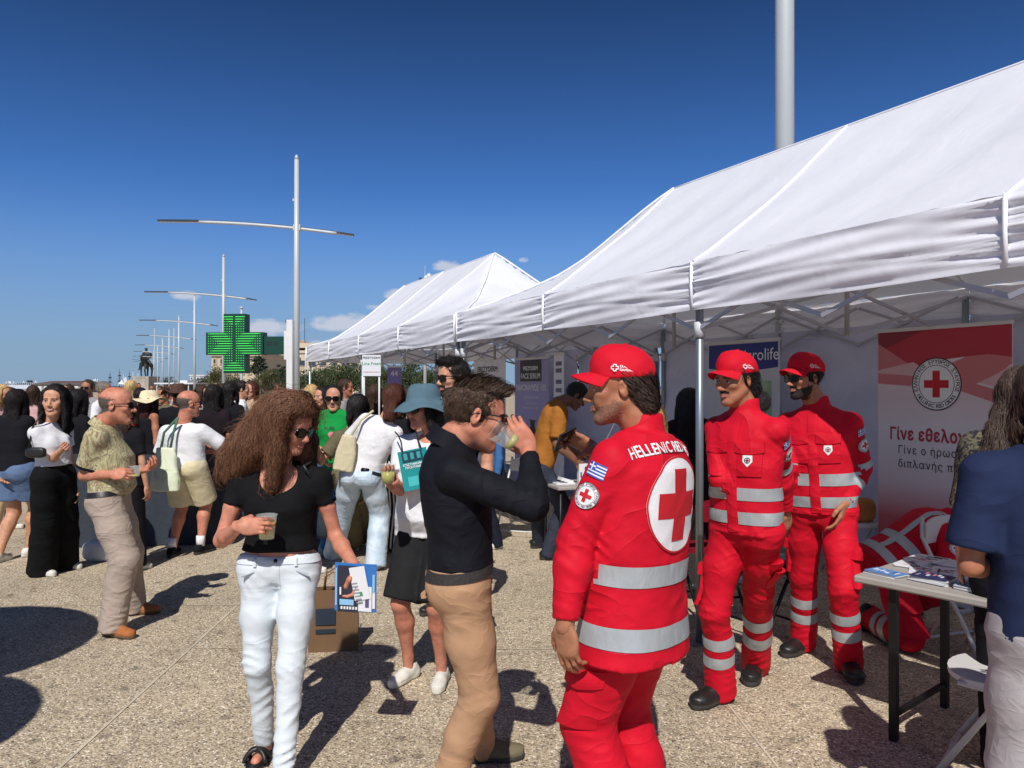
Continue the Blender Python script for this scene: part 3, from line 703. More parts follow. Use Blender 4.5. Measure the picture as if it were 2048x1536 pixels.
    def torso(s, v, g=0, hem=-.02, hemw=None, top=1.02, k=.03, belly=0, taper=1, straight=0):
        T = s.TM if s.sex == 'm' else s.TF; sc, b = s.sc, s.b; ts, w, f, bk = list(T['ts']), list(T['w']), list(T['f']), list(T['b'])
        w = [x * sc * b + g for x in w]; f = [x * sc * b + g for x in f]; bk = [x * sc * b + g for x in bk]
        for i in range(1, 4): f[i] += belly
        if straight:
            for i in (1, 2, 3): w[i] += straight * (max(w) - w[i]) * .9; f[i] += straight * (max(f) - f[i]) * .8; bk[i] += straight * (max(bk) - bk[i]) * .8
        if hem < ts[0]:
            hw = hemw or 1.03; ts = [hem] + ts; w = [w[0] * hw] + w; f = [f[0] * hw] + f; bk = [bk[0] * hw] + bk
        elif hem > ts[0]:
            w = [float(np.interp(hem, ts, w))] + [x for t, x in zip(ts, w) if t > hem]; f = [float(np.interp(hem, ts, f))] + [x for t, x in zip(ts, f) if t > hem]; bk = [float(np.interp(hem, ts, bk))] + [x for t, x in zip(ts, bk) if t > hem]; ts = [hem] + [t for t in ts if t > hem]
        if top < ts[-1]:
            I = lambda a: float(np.interp(top, ts, a)); w, f, bk = w + [I(w)], f + [I(f)], bk + [I(bk)]; ts = ts + [top]; o_ = sorted(range(len(ts)), key=lambda i: ts[i]); ts, w, f, bk = [ts[i] for i in o_], [w[i] for i in o_], [f[i] for i in o_], [bk[i] for i in o_]
        keep = [i for i, t in enumerate(ts) if t <= top]; ts = [ts[i] for i in keep]; w = [w[i] for i in keep]; f = [f[i] for i in keep]; bk = [bk[i] for i in keep]
        v.loft(s.P, s.N, s.side, ts, w, f, bk, k)
        if s.sex == 'f' and s.J.get('bust', 1):
            c = lerp(s.P, s.N, .62)
            for q in (-1, 1): v.ell(c + s.side * .062 * sc * q + s.fr * (.062 * sc * b), [(.055 * sc + g)] * 3, .04)
    ARM = {'m': (.047, .044, .038, .042, .027), 'f': (.038, .036, .031, .034, .023)}
    def armchain(s, i): S, E, Wr = s.S[i] - s.up * .020 * s.sc, s.E[i], s.Wr[i]; return [S, lerp(S, E, .45), E, lerp(E, Wr, .3), Wr]
    def body(s, near=True, **hd):
        parts = []; h = s.h; pts = [s.P, s.N] + s.S + s.E + s.Wr + s.K + s.A
        r = [x * s.sc * s.b ** .5 for x in s.ARM[s.sex]]
        v = Vox(*s.bounds([s.P, s.N] + s.S + s.E + s.Wr, .14), min(h, .011)); v.D += 0
        s.torso(v, -.008, top=.95)
        for i in (0, 1):
            v.cap(s.N - s.up * .02, s.S[i] - s.up * .01, .036 * s.sc, .030 * s.sc, .03); c = s.armchain(i); v.chain(c[:3], [r[0], r[1], r[2]], .02); v.chain(c[2:], [r[2], r[3], r[4]], .02)
        V, F = v.mesh(1); parts.append((V, F, 0))
        if s.J.get('legs', 1):
            b = s.b; v = Vox(*s.bounds([s.P] + s.K + s.A, .16), min(h * 1.2, .013))
            for i in (0, 1):
                H_, K, A = s.Hp[i], s.K[i], s.A[i]; bk = (-s.toe[i]) * .018; b = s.b * s.J.get('legscale', .74)
                v.chain([H_, lerp(H_, K, .5), K], [.082 * b, .068 * b, .052 * b], .03); v.chain([K, lerp(K, A, .3) + bk, lerp(K, A, .85) + bk * .3, A - Vector((0, 0, .02))], [.05 * b, .053 * b, .034 * b / s.b, .036 * b / s.b], .02)
                v.cap(A + Vector((0, 0, -.045)) - s.toe[i] * .02, A + Vector((0, 0, -.055)) + s.toe[i] * .10, .03, .022, .02)
            V, F = v.mesh(1); parts.append((V, F, 0))
        hh = {True: .0032, False: .0055}[near]
        ne = s.HMi @ (s.N + s.up * .0 + s.fr * -.005); key = (near, s.sex, tuple(round(x, 2) for x in ne), tuple(sorted(hd.items())))
        if key not in _head_cache: _head_cache[key] = head_mesh(hh, ne, s.sex, **hd)
        V, F, m = _head_cache[key]; parts.append((xf(V, s.HM), F, m))
        hm = hand_mesh
        for i in (0, 1):
            pose = s.J.get('grip' + 'LR'[i], 'relax'); V, F = hm(pose, .0034 if near else .006); R, k = s.hx[i]
            if k == -1: V = V * np.array([1, -1, 1], np.float32); F = F[:, ::-1]
            sc = s.sc * (1.0 if s.sex == 'm' else .93) * s.J.get('handscale', 1.0); M = Matrix.Translation(s.Wr[i]) @ R.to_4x4() @ Matrix.Scale(sc, 4); parts.append((xf(V, M), F, 0))
        V, F, m = join(parts); hc = s.J.get('haircol', HAIRC['dark'])
        s.bodyo = s.out('body', V, F, [s.sk, LIP, hc, EYEW, EYED, s.J.get('stubm', STUB), s.J.get('fringem', STUB2)], m); return s
    def cup_at(s, i):
        R, k = s.hx[i]; sc = s.sc; p = s.Wr[i] + (R.col[0] * .097 + R.col[2] * (-.051) + R.col[1] * (k * .004)) * sc; return s.M @ p
    def palm(s, i, a=.09, b=-.02, c=0):
        R, k = s.hx[i]; return s.M @ (s.Wr[i] + (R.col[0] * a + R.col[2] * b + R.col[1] * (k * c)) * s.sc)
    def store(s, key, V, F): s.gar[key] = (V, F); s.gar[key + '_t'] = None
    def tree(s, key):
        if s.gar[key + '_t'] is None: s.gar[key + '_t'] = bvh(*s.gar[key])
        return s.gar[key + '_t']
    def shirt(s, m, name='shirt', g=.012, hem=-.12, sleeve=.45, sr=None, cuff=None, collar=None, scoop=None, fold=1.0, straight=.5, belly=0, hemw=None, shoulder=1, paint=None, mats=None, top=1.0, label=None, k=.03):
        r = [x * s.sc * s.b ** .5 for x in s.ARM[s.sex]]; sr = sr or .012; v = Vox(*s.bounds([s.P + s.up * hem * .6, s.N] + s.S + (s.E if sleeve else []) + (s.Wr if sleeve > .6 else []), .2 * max(1, s.b)), s.h)
        s.torso(v, g, hem, hemw, top, straight=straight, belly=belly, k=k)
        for i in (0, 1):
            if shoulder: v.cap(s.N - s.up * .025 * s.sc, s.S[i] - s.up * .01, (.040 + g * .6) * s.sc, (.034 + g * .8) * s.sc, .03)
            c = s.armchain(i); rr = [x + sr for x in r]
            if sleeve:
                if sleeve < .8:
                    e = lerp(c[0], c[2], min(sleeve * 1.6, 1.0)); v.cap(c[0], lerp(c[0], e, .3), rr[0], rr[0], .05); v.cone(c[0], e, rr[0], (r[1] + sr * 1.5) if cuff is None else cuff, .014)
                else:
                    v.cap(c[0], c[1], rr[0], rr[1], .022); v.cap(c[1], c[2], rr[1], rr[2] + .004, .010); w = lerp(c[2], c[4], (sleeve - .8) * 5)
                    v.cap(c[2], c[3], rr[2] + .004, rr[3], .02); v.cone(c[3], w, rr[3], cuff or rr[4] + .006, .02)
        if collar: v.cone(s.N - s.up * .03, s.N + s.up * collar + (s.hc - s.N).normalized() * .01, .078 * s.sc * (1 if s.sex == 'm' else .85), .066 * s.sc * (1 if s.sex == 'm' else .85), .02)
        if scoop: c, rad = scoop; v.ell(s.N + s.fr * c[0] + s.up * c[1], rad, .006, R=Matrix((s.side, s.fr, s.up)).transposed(), op='cut')
        if fold:
            A = .0042 * fold; ph = s.seed * 1.3
            for i in (0, 1):
                if sleeve > .6: v.folds(s.E[i], .10, s.E[i] - s.S[i], A * 1.5, 88, ph + i); v.folds(lerp(s.E[i], s.Wr[i], .7), .09, s.Wr[i] - s.E[i], A, 95, ph); v.folds(lerp(s.S[i], s.E[i], .45), .10, s.E[i] - s.S[i] + s.side * .1, A, 60, ph + 2)
                v.folds(s.S[i] - s.up * .10 - s.side * (.05 * (1 if i else -1)), .09, s.up + s.side * (.6 if i else -.6), A * 1.3, 80, ph + i * 2)
            v.folds(lerp(s.P, s.N, .15), .20, s.up + s.side * .3, A * 1.1, 52, ph); v.folds(lerp(s.P, s.N, .5) + s.side * .05, .18, s.up - s.side * .5, A * .8, 45, ph + 1); v.folds(s.P + s.up * (hem * .4), .16, s.side + s.up * .2, A * .9, 40, ph + 4)
            v.wob(.0014 * fold, 17, ph)
        V, F = v.mesh(1); s.store(name, V, F); mi = paint(V[F].mean(1)) if paint else None
        return s.out(name, V, F, mats or m, mi, label)
    def trousers(s, m, name='trousers', waist=.16, thigh=.092, knee=.066, calf=.064, ankle=.058, end=1.0, fold=1.0, g=.010, seat=1.0, label=None, paint=None, mats=None, calfpush=.014, low=.05):
        b, sc = s.b, s.sc; v = Vox(*s.bounds([s.P + s.up * .14, s.P] + s.K + (s.A if end > .5 else []), .19 * max(1, b)), s.h * 1.05); T = s.TM if s.sex == 'm' else s.TF
        ts = [-.16, -.02, waist]; dn = s.P - s.up * .001; ww = [x * sc * b + g for x in (.150, T['w'][0] * 1.02, float(np.interp(waist, T['ts'], T['w'])))]; ff = [x * sc * b + g for x in (.075, T['f'][0], float(np.interp(waist, T['ts'], T['f'])))]; bb = [x * sc * b + g for x in (.095, T['b'][0] * seat, float(np.interp(waist, T['ts'], T['b'])))]
        v.loft(s.P, s.N, s.pside, ts, ww, ff, bb, .03)
        for i, k in ((0, -1), (1, 1)):
            H_, K, A = s.Hp[i], s.K[i], s.A[i]; bk = (-s.toe[i]) * calfpush
            if end <= .5:
                e = lerp(H_, K, end * 2); v.cone(H_, e, thigh * b, (thigh + (knee - thigh) * end * 1.0) * b, .03)
            else:
                v.chain([H_, lerp(H_, K, .5), K], [thigh * b, (thigh * .55 + knee * .45) * b, knee * b], .035)
                e = Vector((A.x, A.y, A.z)) + (A - K).normalized() * low; e = lerp(K, e, (end - .5) * 2)
                mid = lerp(K, e, .35) + bk; v.cap(K, mid, knee * b, calf * b, .02); v.cone(mid, e, calf * b, ankle, .02)
            v.ell(H_ - Vector((0, .040 * sc * seat * b, .02)), [(.078 * sc * b + g * .8)] * 3, .03)
        if fold:
            A_ = .0045 * fold; ph = s.seed * .9 + 2
            for i in (0, 1):
                dn = s.K[i] - s.Hp[i]
                if end > .5: v.folds(s.K[i], .12, dn + Vector((.1, 0, 0)), A_ * 1.4, 85, ph + i); v.folds(s.A[i] + Vector((0, 0, .06)), .13, (0, 0, 1), A_ * 1.6, 95, ph + i * 2); v.folds(lerp(s.K[i], s.A[i], .5), .13, (0.25, 0, 1), A_ * .9, 55, ph)
                v.folds(lerp(s.Hp[i], s.K[i], .12), .13, dn + Vector((.25 if i else -.25, 0, 0)), A_ * 1.2, 62, ph + i * 3); v.folds(lerp(s.Hp[i], s.K[i], .6), .14, dn + Vector((.3, .2, 0)), A_ * .8, 42, ph + i)
            v.wob(.0012 * fold, 14, ph)
        V, F = v.mesh(1); s.store(name, V, F); mi = paint(V[F].mean(1)) if paint else None
        return s.out(name, V, F, mats or m, mi, label)
    def skirt(s, m, name='skirt', waist=.2, length=.5, w0=1.0, w1=1.3, fold=1.0, label=None, flat=.8):
        T = s.TM if s.sex == 'm' else s.TF; sc, b = s.sc, s.b; top = s.P + s.up * .12; bot = Vector(((s.A[0].x + s.A[1].x) / 2, (s.A[0].y + s.A[1].y) / 2, 0)); bot = lerp(s.P, bot, length)
        v = Vox(*s.bounds([top, bot], .32), s.h * 1.05); v.loft(top, bot, -s.pside, [0, .18, 1], [.13 * sc * b, .178 * sc * b * w0, .178 * sc * b * w1], [.10 * sc * b, .125 * sc * b, .125 * w1 * flat * b], [.10 * sc * b, .13 * sc * b, .13 * w1 * flat * b], .02)
        if fold: v.folds(lerp(top, bot, .6), .45, (1, .3, 0), .008 * fold, 60, s.seed); v.folds(lerp(top, bot, .2), .2, (1, 0, .4), .004, 60, s.seed)
        V, F = v.mesh(1); s.store(name, V, F); return s.out(name, V, F, m, label=label)
    def shoes(s, up, sole, style='sneaker', scale=1.0, lift=0, both=(0, 1)):
        for i in both:
            key = style; sc = s.sc * scale * (1 if s.sex == 'm' else .92)
            if key not in _shoe: _shoe[key] = shoe_mesh(style)
            V, F, mi = _shoe[key]; d = s.toe[i]; R = Matrix((Vector((d.y, -d.x, 0)), d, Vector((0, 0, 1)))).transposed()
            if i == 0: V = V * np.array([-1, 1, 1], np.float32); F = F[:, ::-1]
            base = Vector((s.A[i].x, s.A[i].y, s.A[i].z - .082 * s.sc)); M = Matrix.Translation(base) @ R.to_4x4() @ Matrix.Scale(sc, 4)
            s.out('shoe', xf(V, M), F, [up, sole], mi)
        return s
_shoe = {}
def shoe_mesh(style):
    v = Vox((-.07, -.11, -.01), (.07, .22, .17), .005)
    v.loft((0, -.085, .028), (0, .185, .028), (1, 0, 0), [0, .12, .35, .62, .82, .97, 1.0], [.022, .036, .036, .046, .047, .030, .015], [.03] * 7, [.028] * 7, .01, p=3)
    v.chain([(0, -.05, .055), (0, -.01, .065), (.0, .06, .050), (.002, .14, .034)], [.034, .036, .034, .030], .02)
    if style == 'boot': v.cap((0, -.04, .06), (0, -.035, .14), .042, .044, .02); v.ell((0, .13, .038), (.045, .055, .034), .02)
    elif style == 'sandal': pass
    else: v.cap((0, -.045, .06), (0, -.03, .085), .036, .036, .02)
    if style != 'boot': v.cap((0, -.035, .075), (0, -.03, .14), .026, .029, .004, op='c')
    if style == 'chunky': v.ell((0, -.05, .03), (.042, .055, .03), .02)
    v.plane((0, 0, .002), (0, 0, -1))
    X, Y, Z = v.ax[0][:, None, None], v.ax[1][None, :, None], v.ax[2][None, None, :]
    gl = np.exp(-((Z - .029) / .003) ** 2) * .0022 ; v.D += gl                 # welt between sole and upper
    v.D += .0016 * np.exp(-((X) / .018) ** 2) * (np.abs(np.sin(Y * 190)) < .35) * ((Y > .03) & (Y < .115) & (Z > .05))   # laces
    V, F = v.mesh(1); C = V[F].mean(1); mi = (C[:, 2] < .029).astype(int)
    return V, F, mi

# ---- hair and headwear, in head coordinates
def _crown(v, t=.010, k=.01, w=1.0): v.ell((0, -.013, .036), (.076 * w + t, .095 + t, .088 + t), k)
def _hairline(v, hz=.085, side=-.01, nape=-.055):
    d1 = Vector((0, .055, hz - side)); n1 = Vector((0, d1.z, -d1.y)).normalized(); v.plane((0, .028, side), n1, .006)
    n2 = Vector((0, .33, -1)).normalized(); v.plane((0, -.09, nape), n2, .006)
def hair(s, kind, col, n=500, length=.3, width=.004, vol=1.0, near=True, **k):
    rng = s.rng; h = .005 if near else .009; HM = s.HM
    if kind in ('short', 'quiff', 'back'):
        v = Vox((-.12, -.15, -.12), (.12, .15, .18), h); _crown(v, .008 * vol)
        if kind == 'quiff': v.ell((0, .035, .096), (.058, .056, .030 * k.get('q', 1)), .03); v.ell((0, .078, .094), (.042, .022, .024 * k.get('q', 1)), .02)
        if kind == 'back': v.ell((0, -.08, -.01), (.07, .045, .08), .03); v.ell((.0, -.095, -.05), (.058, .035, .045), .03)
        if kind != 'back': _hairline(v, k.get('hz', .088), k.get('side', -.015))
        else:
            v.plane((0, k.get('cut', -.022), 0), (0, 1, -.45), .006, lo=(-.12, -.15, -.12), hi=(.12, .15, .07)); v.plane((0, .05, .07), (0, .85, -.5), .006)
        v.wob(.0022, 90, s.seed); V, F = v.mesh(1); comb = lambda p: Vector((p.x * 2, .5 if kind == 'quiff' and p.z > .07 else -.6, -.6 if p.z < .08 else .25)); L = k.get('sl', .035)
        sv, sf = strands(V, F, n, L, width * .7, comb, rng, 4, .004)
        if kind == 'quiff':
            s2, f2 = strands(V, F, n // 2, .03, width, lambda p: Vector((p.x * .5, 1, .75)), rng, 4, .008, mask=lambda C: (C[:, 2] > .085).astype(float) + 1e-6); sv, sf, _ = join([(sv, sf, 0), (s2, f2, 0)])
    elif kind in ('long', 'bigcurly', 'bob'):
        z1 = -k.get('down', .3); v = Vox((-.22, -.22, z1 - .08), (.22, .15, .18), h * 1.15); _crown(v, .016 * vol)
        wd, th = k.get('wide', .085), k.get('thick', .036); back = k.get('back', -.075)
        v.loft((0, back + .02, .03), (k.get('dx', 0), back + k.get('dy', -.01), z1), (-1, 0, 0), [0, .25, .5, .8, 1], [.085, .09, wd, wd * 1.02, wd * .8], [th, th, th * .9, th * .8, th * .45], [th, th, th * .9, th * .8, th * .4], .04)
        v.plane((0, .036, 0), (0, 1, -.42), .008, lo=(-.2, -.1, -.15), hi=(.2, .2, .066)); v.plane((0, .066, .085), (0, .8, -.65), .008, lo=(-.2, -.1, .055), hi=(.2, .2, .09))
        for q in k.get('sides', (-1, 1)):
            v.chain([(q * .070, .02, .05), (q * .083, .015, -.03), (q * .088, .01 + k.get('fwd', 0), -.10), (q * .085, .02 + k.get('fwd', 0) * 1.5, k.get('sdown', -.16))], [.022, .024, .026, .016], .03, flat=((1, 0, 0), 1.5))
        if k.get('top'): v.plane((0, 0, k['top']), (0, .05, 1), .004)
        v.wob(.003, 45, s.seed); V, F = v.mesh(1)
        comb = lambda p: Vector((p.x * (5 if p.z > .07 else .3), -.4 if p.z > .06 else 0, -1))
        sv, sf = strands(V, F, int(n * (1 if near else 2)), length, width * (1 if near else .85), comb, rng, 9, .005 * vol, k.get('wav', .004), mask=(lambda C: (C[:, 2] < k['top'] - .02).astype(float) + 1e-9) if k.get('top') else None)
    elif kind == 'updo':
        v = Vox((-.12, -.2, -.13), (.12, .15, .18), h); _crown(v, .006); _hairline(v); v.ell((0, -.115, .02), (.036, .036, .036), .02); V, F = v.mesh(1); sv, sf = strands(V, F, n // 2, .05, width * .7, lambda p: Vector((0, -1, 0)), rng, 4, .002)
    if k.get('fly'):
        s3, f3 = strands(V, F, k['fly'], .10, width * .45, lambda p: Vector((p.x * 3, p.y * 2, -.5)), rng, 6, .022, .006); sv, sf, _ = join([(sv, sf, 0), (s3, f3, 0)])
    V, F, _ = join([(V, F, 0), (sv, sf, 0)]); return s.out('hair', xf(V, HM), F, col)
def cap_hat(s, m, dark, logo=True, hole=True, side=-1):
    v = Vox((-.13, -.15, 0), (.13, .15, .2), .005); v.ell((0, -.012, .050), (.090, .108, .100), .01); v.ell((0, .045, .085), (.055, .05, .055), .04); v.plane((0, 0, .036), (0, -.12, -1))
    if hole: v.ell((0, -.115, .045), (.030, .05, .030), .004, op='cut')
    v.cap((0, -.01, .148), (0, -.01, .151), .006, .006, .002)
    X, Y, Z = v.ax[0][:, None, None], v.ax[1][None, :, None], v.ax[2][None, None, :]; an = np.arctan2(X, Y + .01); v.D += .0012 * np.exp(-(np.minimum(np.abs(np.sin(an * 3)), 1) * .09 / .004) ** 2) * (Z > .05)
    v.wob(.0012, 60, s.seed); HM_ = s.HM @ Matrix.Translation((0, -.004, .0)) @ Matrix.Rotation(radians(s.J.get('captilt', 7)), 4, 'X')
    V, F = v.mesh(1); o = s.out('cap', xf(V, HM_), F, m); T = bvh(V, F)
    # visor
    P, n1, n2 = [], 21, 8
    for lay in (0, -.003):
        for i in range(n1):
            a = (i / (n1 - 1) - .5) * 2.25
            for j in range(n2):
                t = j / (n2 - 1); bx, by = .084 * sin(a), -.006 + .094 * cos(a); ln = .078 * max(cos(a * 1.1), .0) ** .8
                P.append((bx * (1 + .06 * t), by + ln * t, .052 + lay - .018 * t * t * .6 - .006 * t - (bx / .084) ** 2 * (.012 + .026 * t)))
    F2 = grid_faces(n1, n2); n = n1 * n2; F2 += [tuple(k + n for k in f[::-1]) for f in F2]
    F2 += [(i * n2 + n2 - 1, (i + 1) * n2 + n2 - 1, (i + 1) * n2 + n2 - 1 + n, i * n2 + n2 - 1 + n) for i in range(n1 - 1)]
    s.out('visor', xf(np.array(P, np.float32), HM_), np.array(F2), m)
    if logo:
        R = s.HM.to_3x3().normalized(); lay = []
        for (x, y, w, h_) in ((0, .011, .008, .003), (0, -.011, .008, .003), (-.011, 0, .003, .008), (.011, 0, .003, .008), (-.0045, .0075, .003, .009), (.0045, .0075, .003, .009), (-.0045, -.0075, .003, .009), (.0045, -.0075, .003, .009), (.0075, .0045, .009, .003), (-.0075, .0045, .009, .003), (.0075, -.0045, .009, .003), (-.0075, -.0045, .009, .003)): lay.append((*rect2(w, h_, 2, 2, x - .028, y), 0, 0))
        for t, yy in (('Ελληνικός', .005), ('Ερυθρός Σταυρός', -.006)): P_, F_ = text2d(t, .0105, .0003, 'LEFT'); lay.append(([(x - .012, y + yy) for x, y in P_], F_, 0, 0))
        q = side; MB2 = []
        O = Vector((q * .088, .0, .068)); nrmv = Vector((q, .12, .1)); U = Vector((0, -q, 0)) if q > 0 else Vector((0, -1, 0)); U = Vector((0, 1, 0)) if q > 0 else Vector((0, -1, 0))
        VV, FF = [], []
        for P_, F_, _, _ in lay:
            qv = project(P_, O, U, Vector((-q * .3, 0, 1)), nrmv, T, .0018, .06, .15); n0 = len(VV); VV += qv; FF += [tuple(k + n0 for k in f) for f in F_]
        s.out('cap_lettering', xf(np.array([list(p) for p in VV], np.float32), HM_), FF, WHITE_P, smooth=False)
    return o
def glasses(s, frame, lens, w=1.0, big=1.0, z=.004):
    b = MB()
    for q in (-1, 1):
        cx = q * .032; n = 18; ring = [(cx + .0275 * big * cos(2 * pi * i / n) * (1 if cos(2 * pi * i / n) * q < 0 else 1.05), .0215 * big * (abs(sin(2 * pi * i / n)) ** .8) * (1 if sin(2 * pi * i / n) > 0 else -1)) for i in range(n)]
        f = lambda x, y: (x, .103 - (x / .06) ** 2 * .016 - abs(y) * .05, y + z)
        b.add([f(*p) for p in ring] + [(v[0], v[1] - .003, v[2]) for v in [f(*p) for p in ring]], [tuple(range(n)), tuple(range(n, 2 * n))[::-1]] + [(i, (i + 1) % n, (i + 1) % n + n, i + n) for i in range(n)], 1)
        b.tube([f(*p) for p in ring] + [f(*ring[0])], .0019, 6, 0, False)
        b.tube([(q * .058, .088, z + .010), (q * .070, .070, z + .011), (q * .080, .02, z + .010), (q * .083, -.015, z + .006), (q * .081, -.035, z - .008)], [.0028, .0026, .002, .0018, .0016], 6, 0)
    b.tube([(-.008, .104, z + .006), (0, .106, z + .008), (.008, .104, z + .006)], .0022, 6, 0)
    return s.out('sunglasses', xf(np.array([list(v) for v in b.V], np.float32), s.HM), b.F, [frame, lens], b.M, smooth=False)
def hat(s, m, kind='bucket', band_m=None):
    n = 48; P = []; prof = {'bucket': [(.0, .152), (.045, .150), (.070, .142), (.086, .118), (.096, .075), (.101, .048), (.118, .040), (.145, .022), (.168, .004), (.172, -.002), (.168, -.001), (.142, .016), (.112, .034), (.096, .040)],
                            'sun': [(.0, .150), (.05, .146), (.078, .13), (.092, .09), (.098, .055), (.12, .046), (.16, .040), (.195, .038), (.21, .030), (.195, .034), (.15, .036), (.096, .048)]}[kind]
    for r, z in prof:
        for i in range(n):
            a = 2 * pi * i / n; e = max(0, (r - .1) / .08); wz = e * (.016 * sin(3 * a + s.seed) + .010 * sin(5 * a + 1)) + .0015 * sin(9 * a + z * 60)
            dent = -.012 * math.exp(-((r * cos(a)) / .03) ** 2) * (z > .13)
            P.append((r * cos(a) * .95, r * sin(a) * 1.12 - .008, z + wz + dent))
    F = [(j * n + i, j * n + (i + 1) % n, (j + 1) * n + (i + 1) % n, (j + 1) * n + i) for j in range(len(prof) - 1) for i in range(n)]
    return s.out('hat', xf(np.array(P, np.float32), s.HM), np.array(F), m)
# ------------------------------------------------------------ ground
def ground_mat():
    m = bpy.data.materials.new('exposed_aggregate'); m.use_nodes = True; nt = m.node_tree; N, L = nt.nodes.new, nt.links.new; b = nt.nodes['Principled BSDF']
    tc = N('ShaderNodeTexCoord'); b.inputs['Roughness'].default_value = .85; b.inputs['Specular IOR Level'].default_value = .3
    wob = N('ShaderNodeTexNoise'); wob.inputs['Scale'].default_value = 45; L(tc.outputs['Object'], wob.inputs['Vector'])
    mw = N('ShaderNodeMixRGB'); mw.inputs[0].default_value = .012; L(tc.outputs['Object'], mw.inputs[1]); L(wob.outputs['Color'], mw.inputs[2])
    cols = []
    ramps = []
    for sc in (86, 150):
        v = N('ShaderNodeTexVoronoi'); v.inputs['Scale'].default_value = sc; v.voronoi_dimensions = '2D'; L(mw.outputs[0], v.inputs['Vector'])
        r = N('ShaderNodeValToRGB'); sp = N('ShaderNodeSeparateColor'); L(v.outputs['Color'], sp.inputs[0]); L(sp.outputs[0], r.inputs[0]); r.color_ramp.interpolation = 'CONSTANT'
        st = [(0, (86, 76, 68)), (.10, (126, 112, 96)), (.24, (156, 140, 119)), (.42, (178, 162, 138)), (.60, (194, 179, 154)), (.78, (168, 154, 136)), (.86, (214, 197, 168)), (.955, (240, 232, 216))]
        e = r.color_ramp.elements; e[0].position = 0; e[0].color = (*srgb(*st[0][1]), 1); e[1].position = st[1][0]; e[1].color = (*srgb(*st[1][1]), 1)
        for t, c in st[2:]: x = e.new(t); x.color = (*srgb(*c), 1)
        ramps.append((v, r))
    d = N('ShaderNodeMapRange'); d.inputs[1].default_value = .25; d.inputs[2].default_value = .62; d.inputs[3].default_value = 0; d.inputs[4].default_value = .8; L(ramps[0][0].outputs['Distance'], d.inputs[0])
    mx = N('ShaderNodeMixRGB'); L(d.outputs[0], mx.inputs[0]); L(ramps[0][1].outputs[0], mx.inputs[1]); mx.inputs[2].default_value = (*srgb(164, 150, 128), 1)
    n1 = N('ShaderNodeTexNoise'); n1.inputs['Scale'].default_value = 30; L(tc.outputs['Object'], n1.inputs['Vector'])
    g = N('ShaderNodeMapRange'); g.inputs[1].default_value = .45; g.inputs[2].default_value = .55; L(n1.outputs[0], g.inputs[0])
    mx2 = N('ShaderNodeMixRGB'); L(g.outputs[0], mx2.inputs[0]); L(mx.outputs[0], mx2.inputs[1]); L(ramps[1][1].outputs[0], mx2.inputs[2])
    n2 = N('ShaderNodeTexNoise'); n2.inputs['Scale'].default_value = .9; n2.inputs['Detail'].default_value = 6; n2.inputs['Roughness'].default_value = .6; L(tc.outputs['Object'], n2.inputs['Vector'])
    r2 = N('ShaderNodeMapRange'); r2.inputs[1].default_value = .3; r2.inputs[2].default_value = .7; r2.inputs[3].default_value = .94; r2.inputs[4].default_value = 1.32; L(n2.outputs[0], r2.inputs[0])
    n3 = N('ShaderNodeTexNoise'); n3.inputs['Scale'].default_value = 6; n3.inputs['Detail'].default_value = 3; L(tc.outputs['Object'], n3.inputs['Vector'])
    r3 = N('ShaderNodeMapRange'); r3.inputs[1].default_value = .58; r3.inputs[2].default_value = .72; r3.inputs[3].default_value = 1; r3.inputs[4].default_value = .70; L(n3.outputs[0], r3.inputs[0])
    mm = N('ShaderNodeMath'); mm.operation = 'MULTIPLY'; L(r2.outputs[0], mm.inputs[0]); L(r3.outputs[0], mm.inputs[1])
    gum = N('ShaderNodeTexVoronoi'); gum.inputs['Scale'].default_value = 2.3; gum.voronoi_dimensions = '2D'; L(mw.outputs[0], gum.inputs['Vector'])   # trodden gum and drips
    gr = N('ShaderNodeMapRange'); gr.inputs[1].default_value = .05; gr.inputs[2].default_value = .075; gr.inputs[3].default_value = .62; gr.inputs[4].default_value = 1; L(gum.outputs['Distance'], gr.inputs[0])
    m3 = N('ShaderNodeMath'); m3.operation = 'MULTIPLY'; L(mm.outputs[0], m3.inputs[0]); L(gr.outputs[0], m3.inputs[1]); mm = m3
    s = N('ShaderNodeVectorMath'); s.operation = 'SCALE'; L(mx2.outputs[0], s.inputs[0]); L(mm.outputs[0], s.inputs['Scale']); L(s.outputs[0], b.inputs['Base Color'])
    bp = N('ShaderNodeBump'); bp.inputs['Strength'].default_value = .5; bp.inputs['Distance'].default_value = .006; bp.invert = True; L(ramps[0][0].outputs['Distance'], bp.inputs['Height']); L(bp.outputs[0], b.inputs['Normal'])
    return m
GM = ground_mat()
S_ = 3000
g = MB(); g.add([(-S_, -60, 0), (S_, -60, 0), (S_, 420, 0), (-S_, 420, 0)], [(0, 1, 2, 3)]); ground = tag(g.build('ground', GM), 'pavement of exposed pebble concrete', kind='structure')
JM = mat('joint_inlay', srgb(200, 188, 166), .8, var=.25, vscale=9)
def joint(a, b, w=.016): return joint_(a, b, w * .75)
def joint_(a, b, w=.012):
    a, b = Vector((*a, .004)), Vector((*b, .004)); d = (b - a).normalized(); n = Vector((-d.y, d.x, 0)) * w / 2
    obj('joint_strip', [a - n, b - n, b + n, a + n], [(0, 1, 2, 3)], JM, ground)
jx = lambda k, y: -2.02 + 3.1 * k - .045 * (y - 4.84)
for k in range(-6, 5): joint((jx(k, .5), .5), (jx(k, 30), 30), .014 if k % 2 else .018)
for k in range(-6, 4):
    for q in range(9):
        y = (4.84 if k % 2 == 0 else 5.76) + 3.1 * (q - 1)
        joint((jx(k, y), y), (jx(k + 1, y), y + .03 * (k % 3 - 1)), .013)
SEA = mat('sea_water', srgb(40, 84, 118), .25, var=.15, vscale=.05, bump=.5, bscale=.6, bdist=.3)
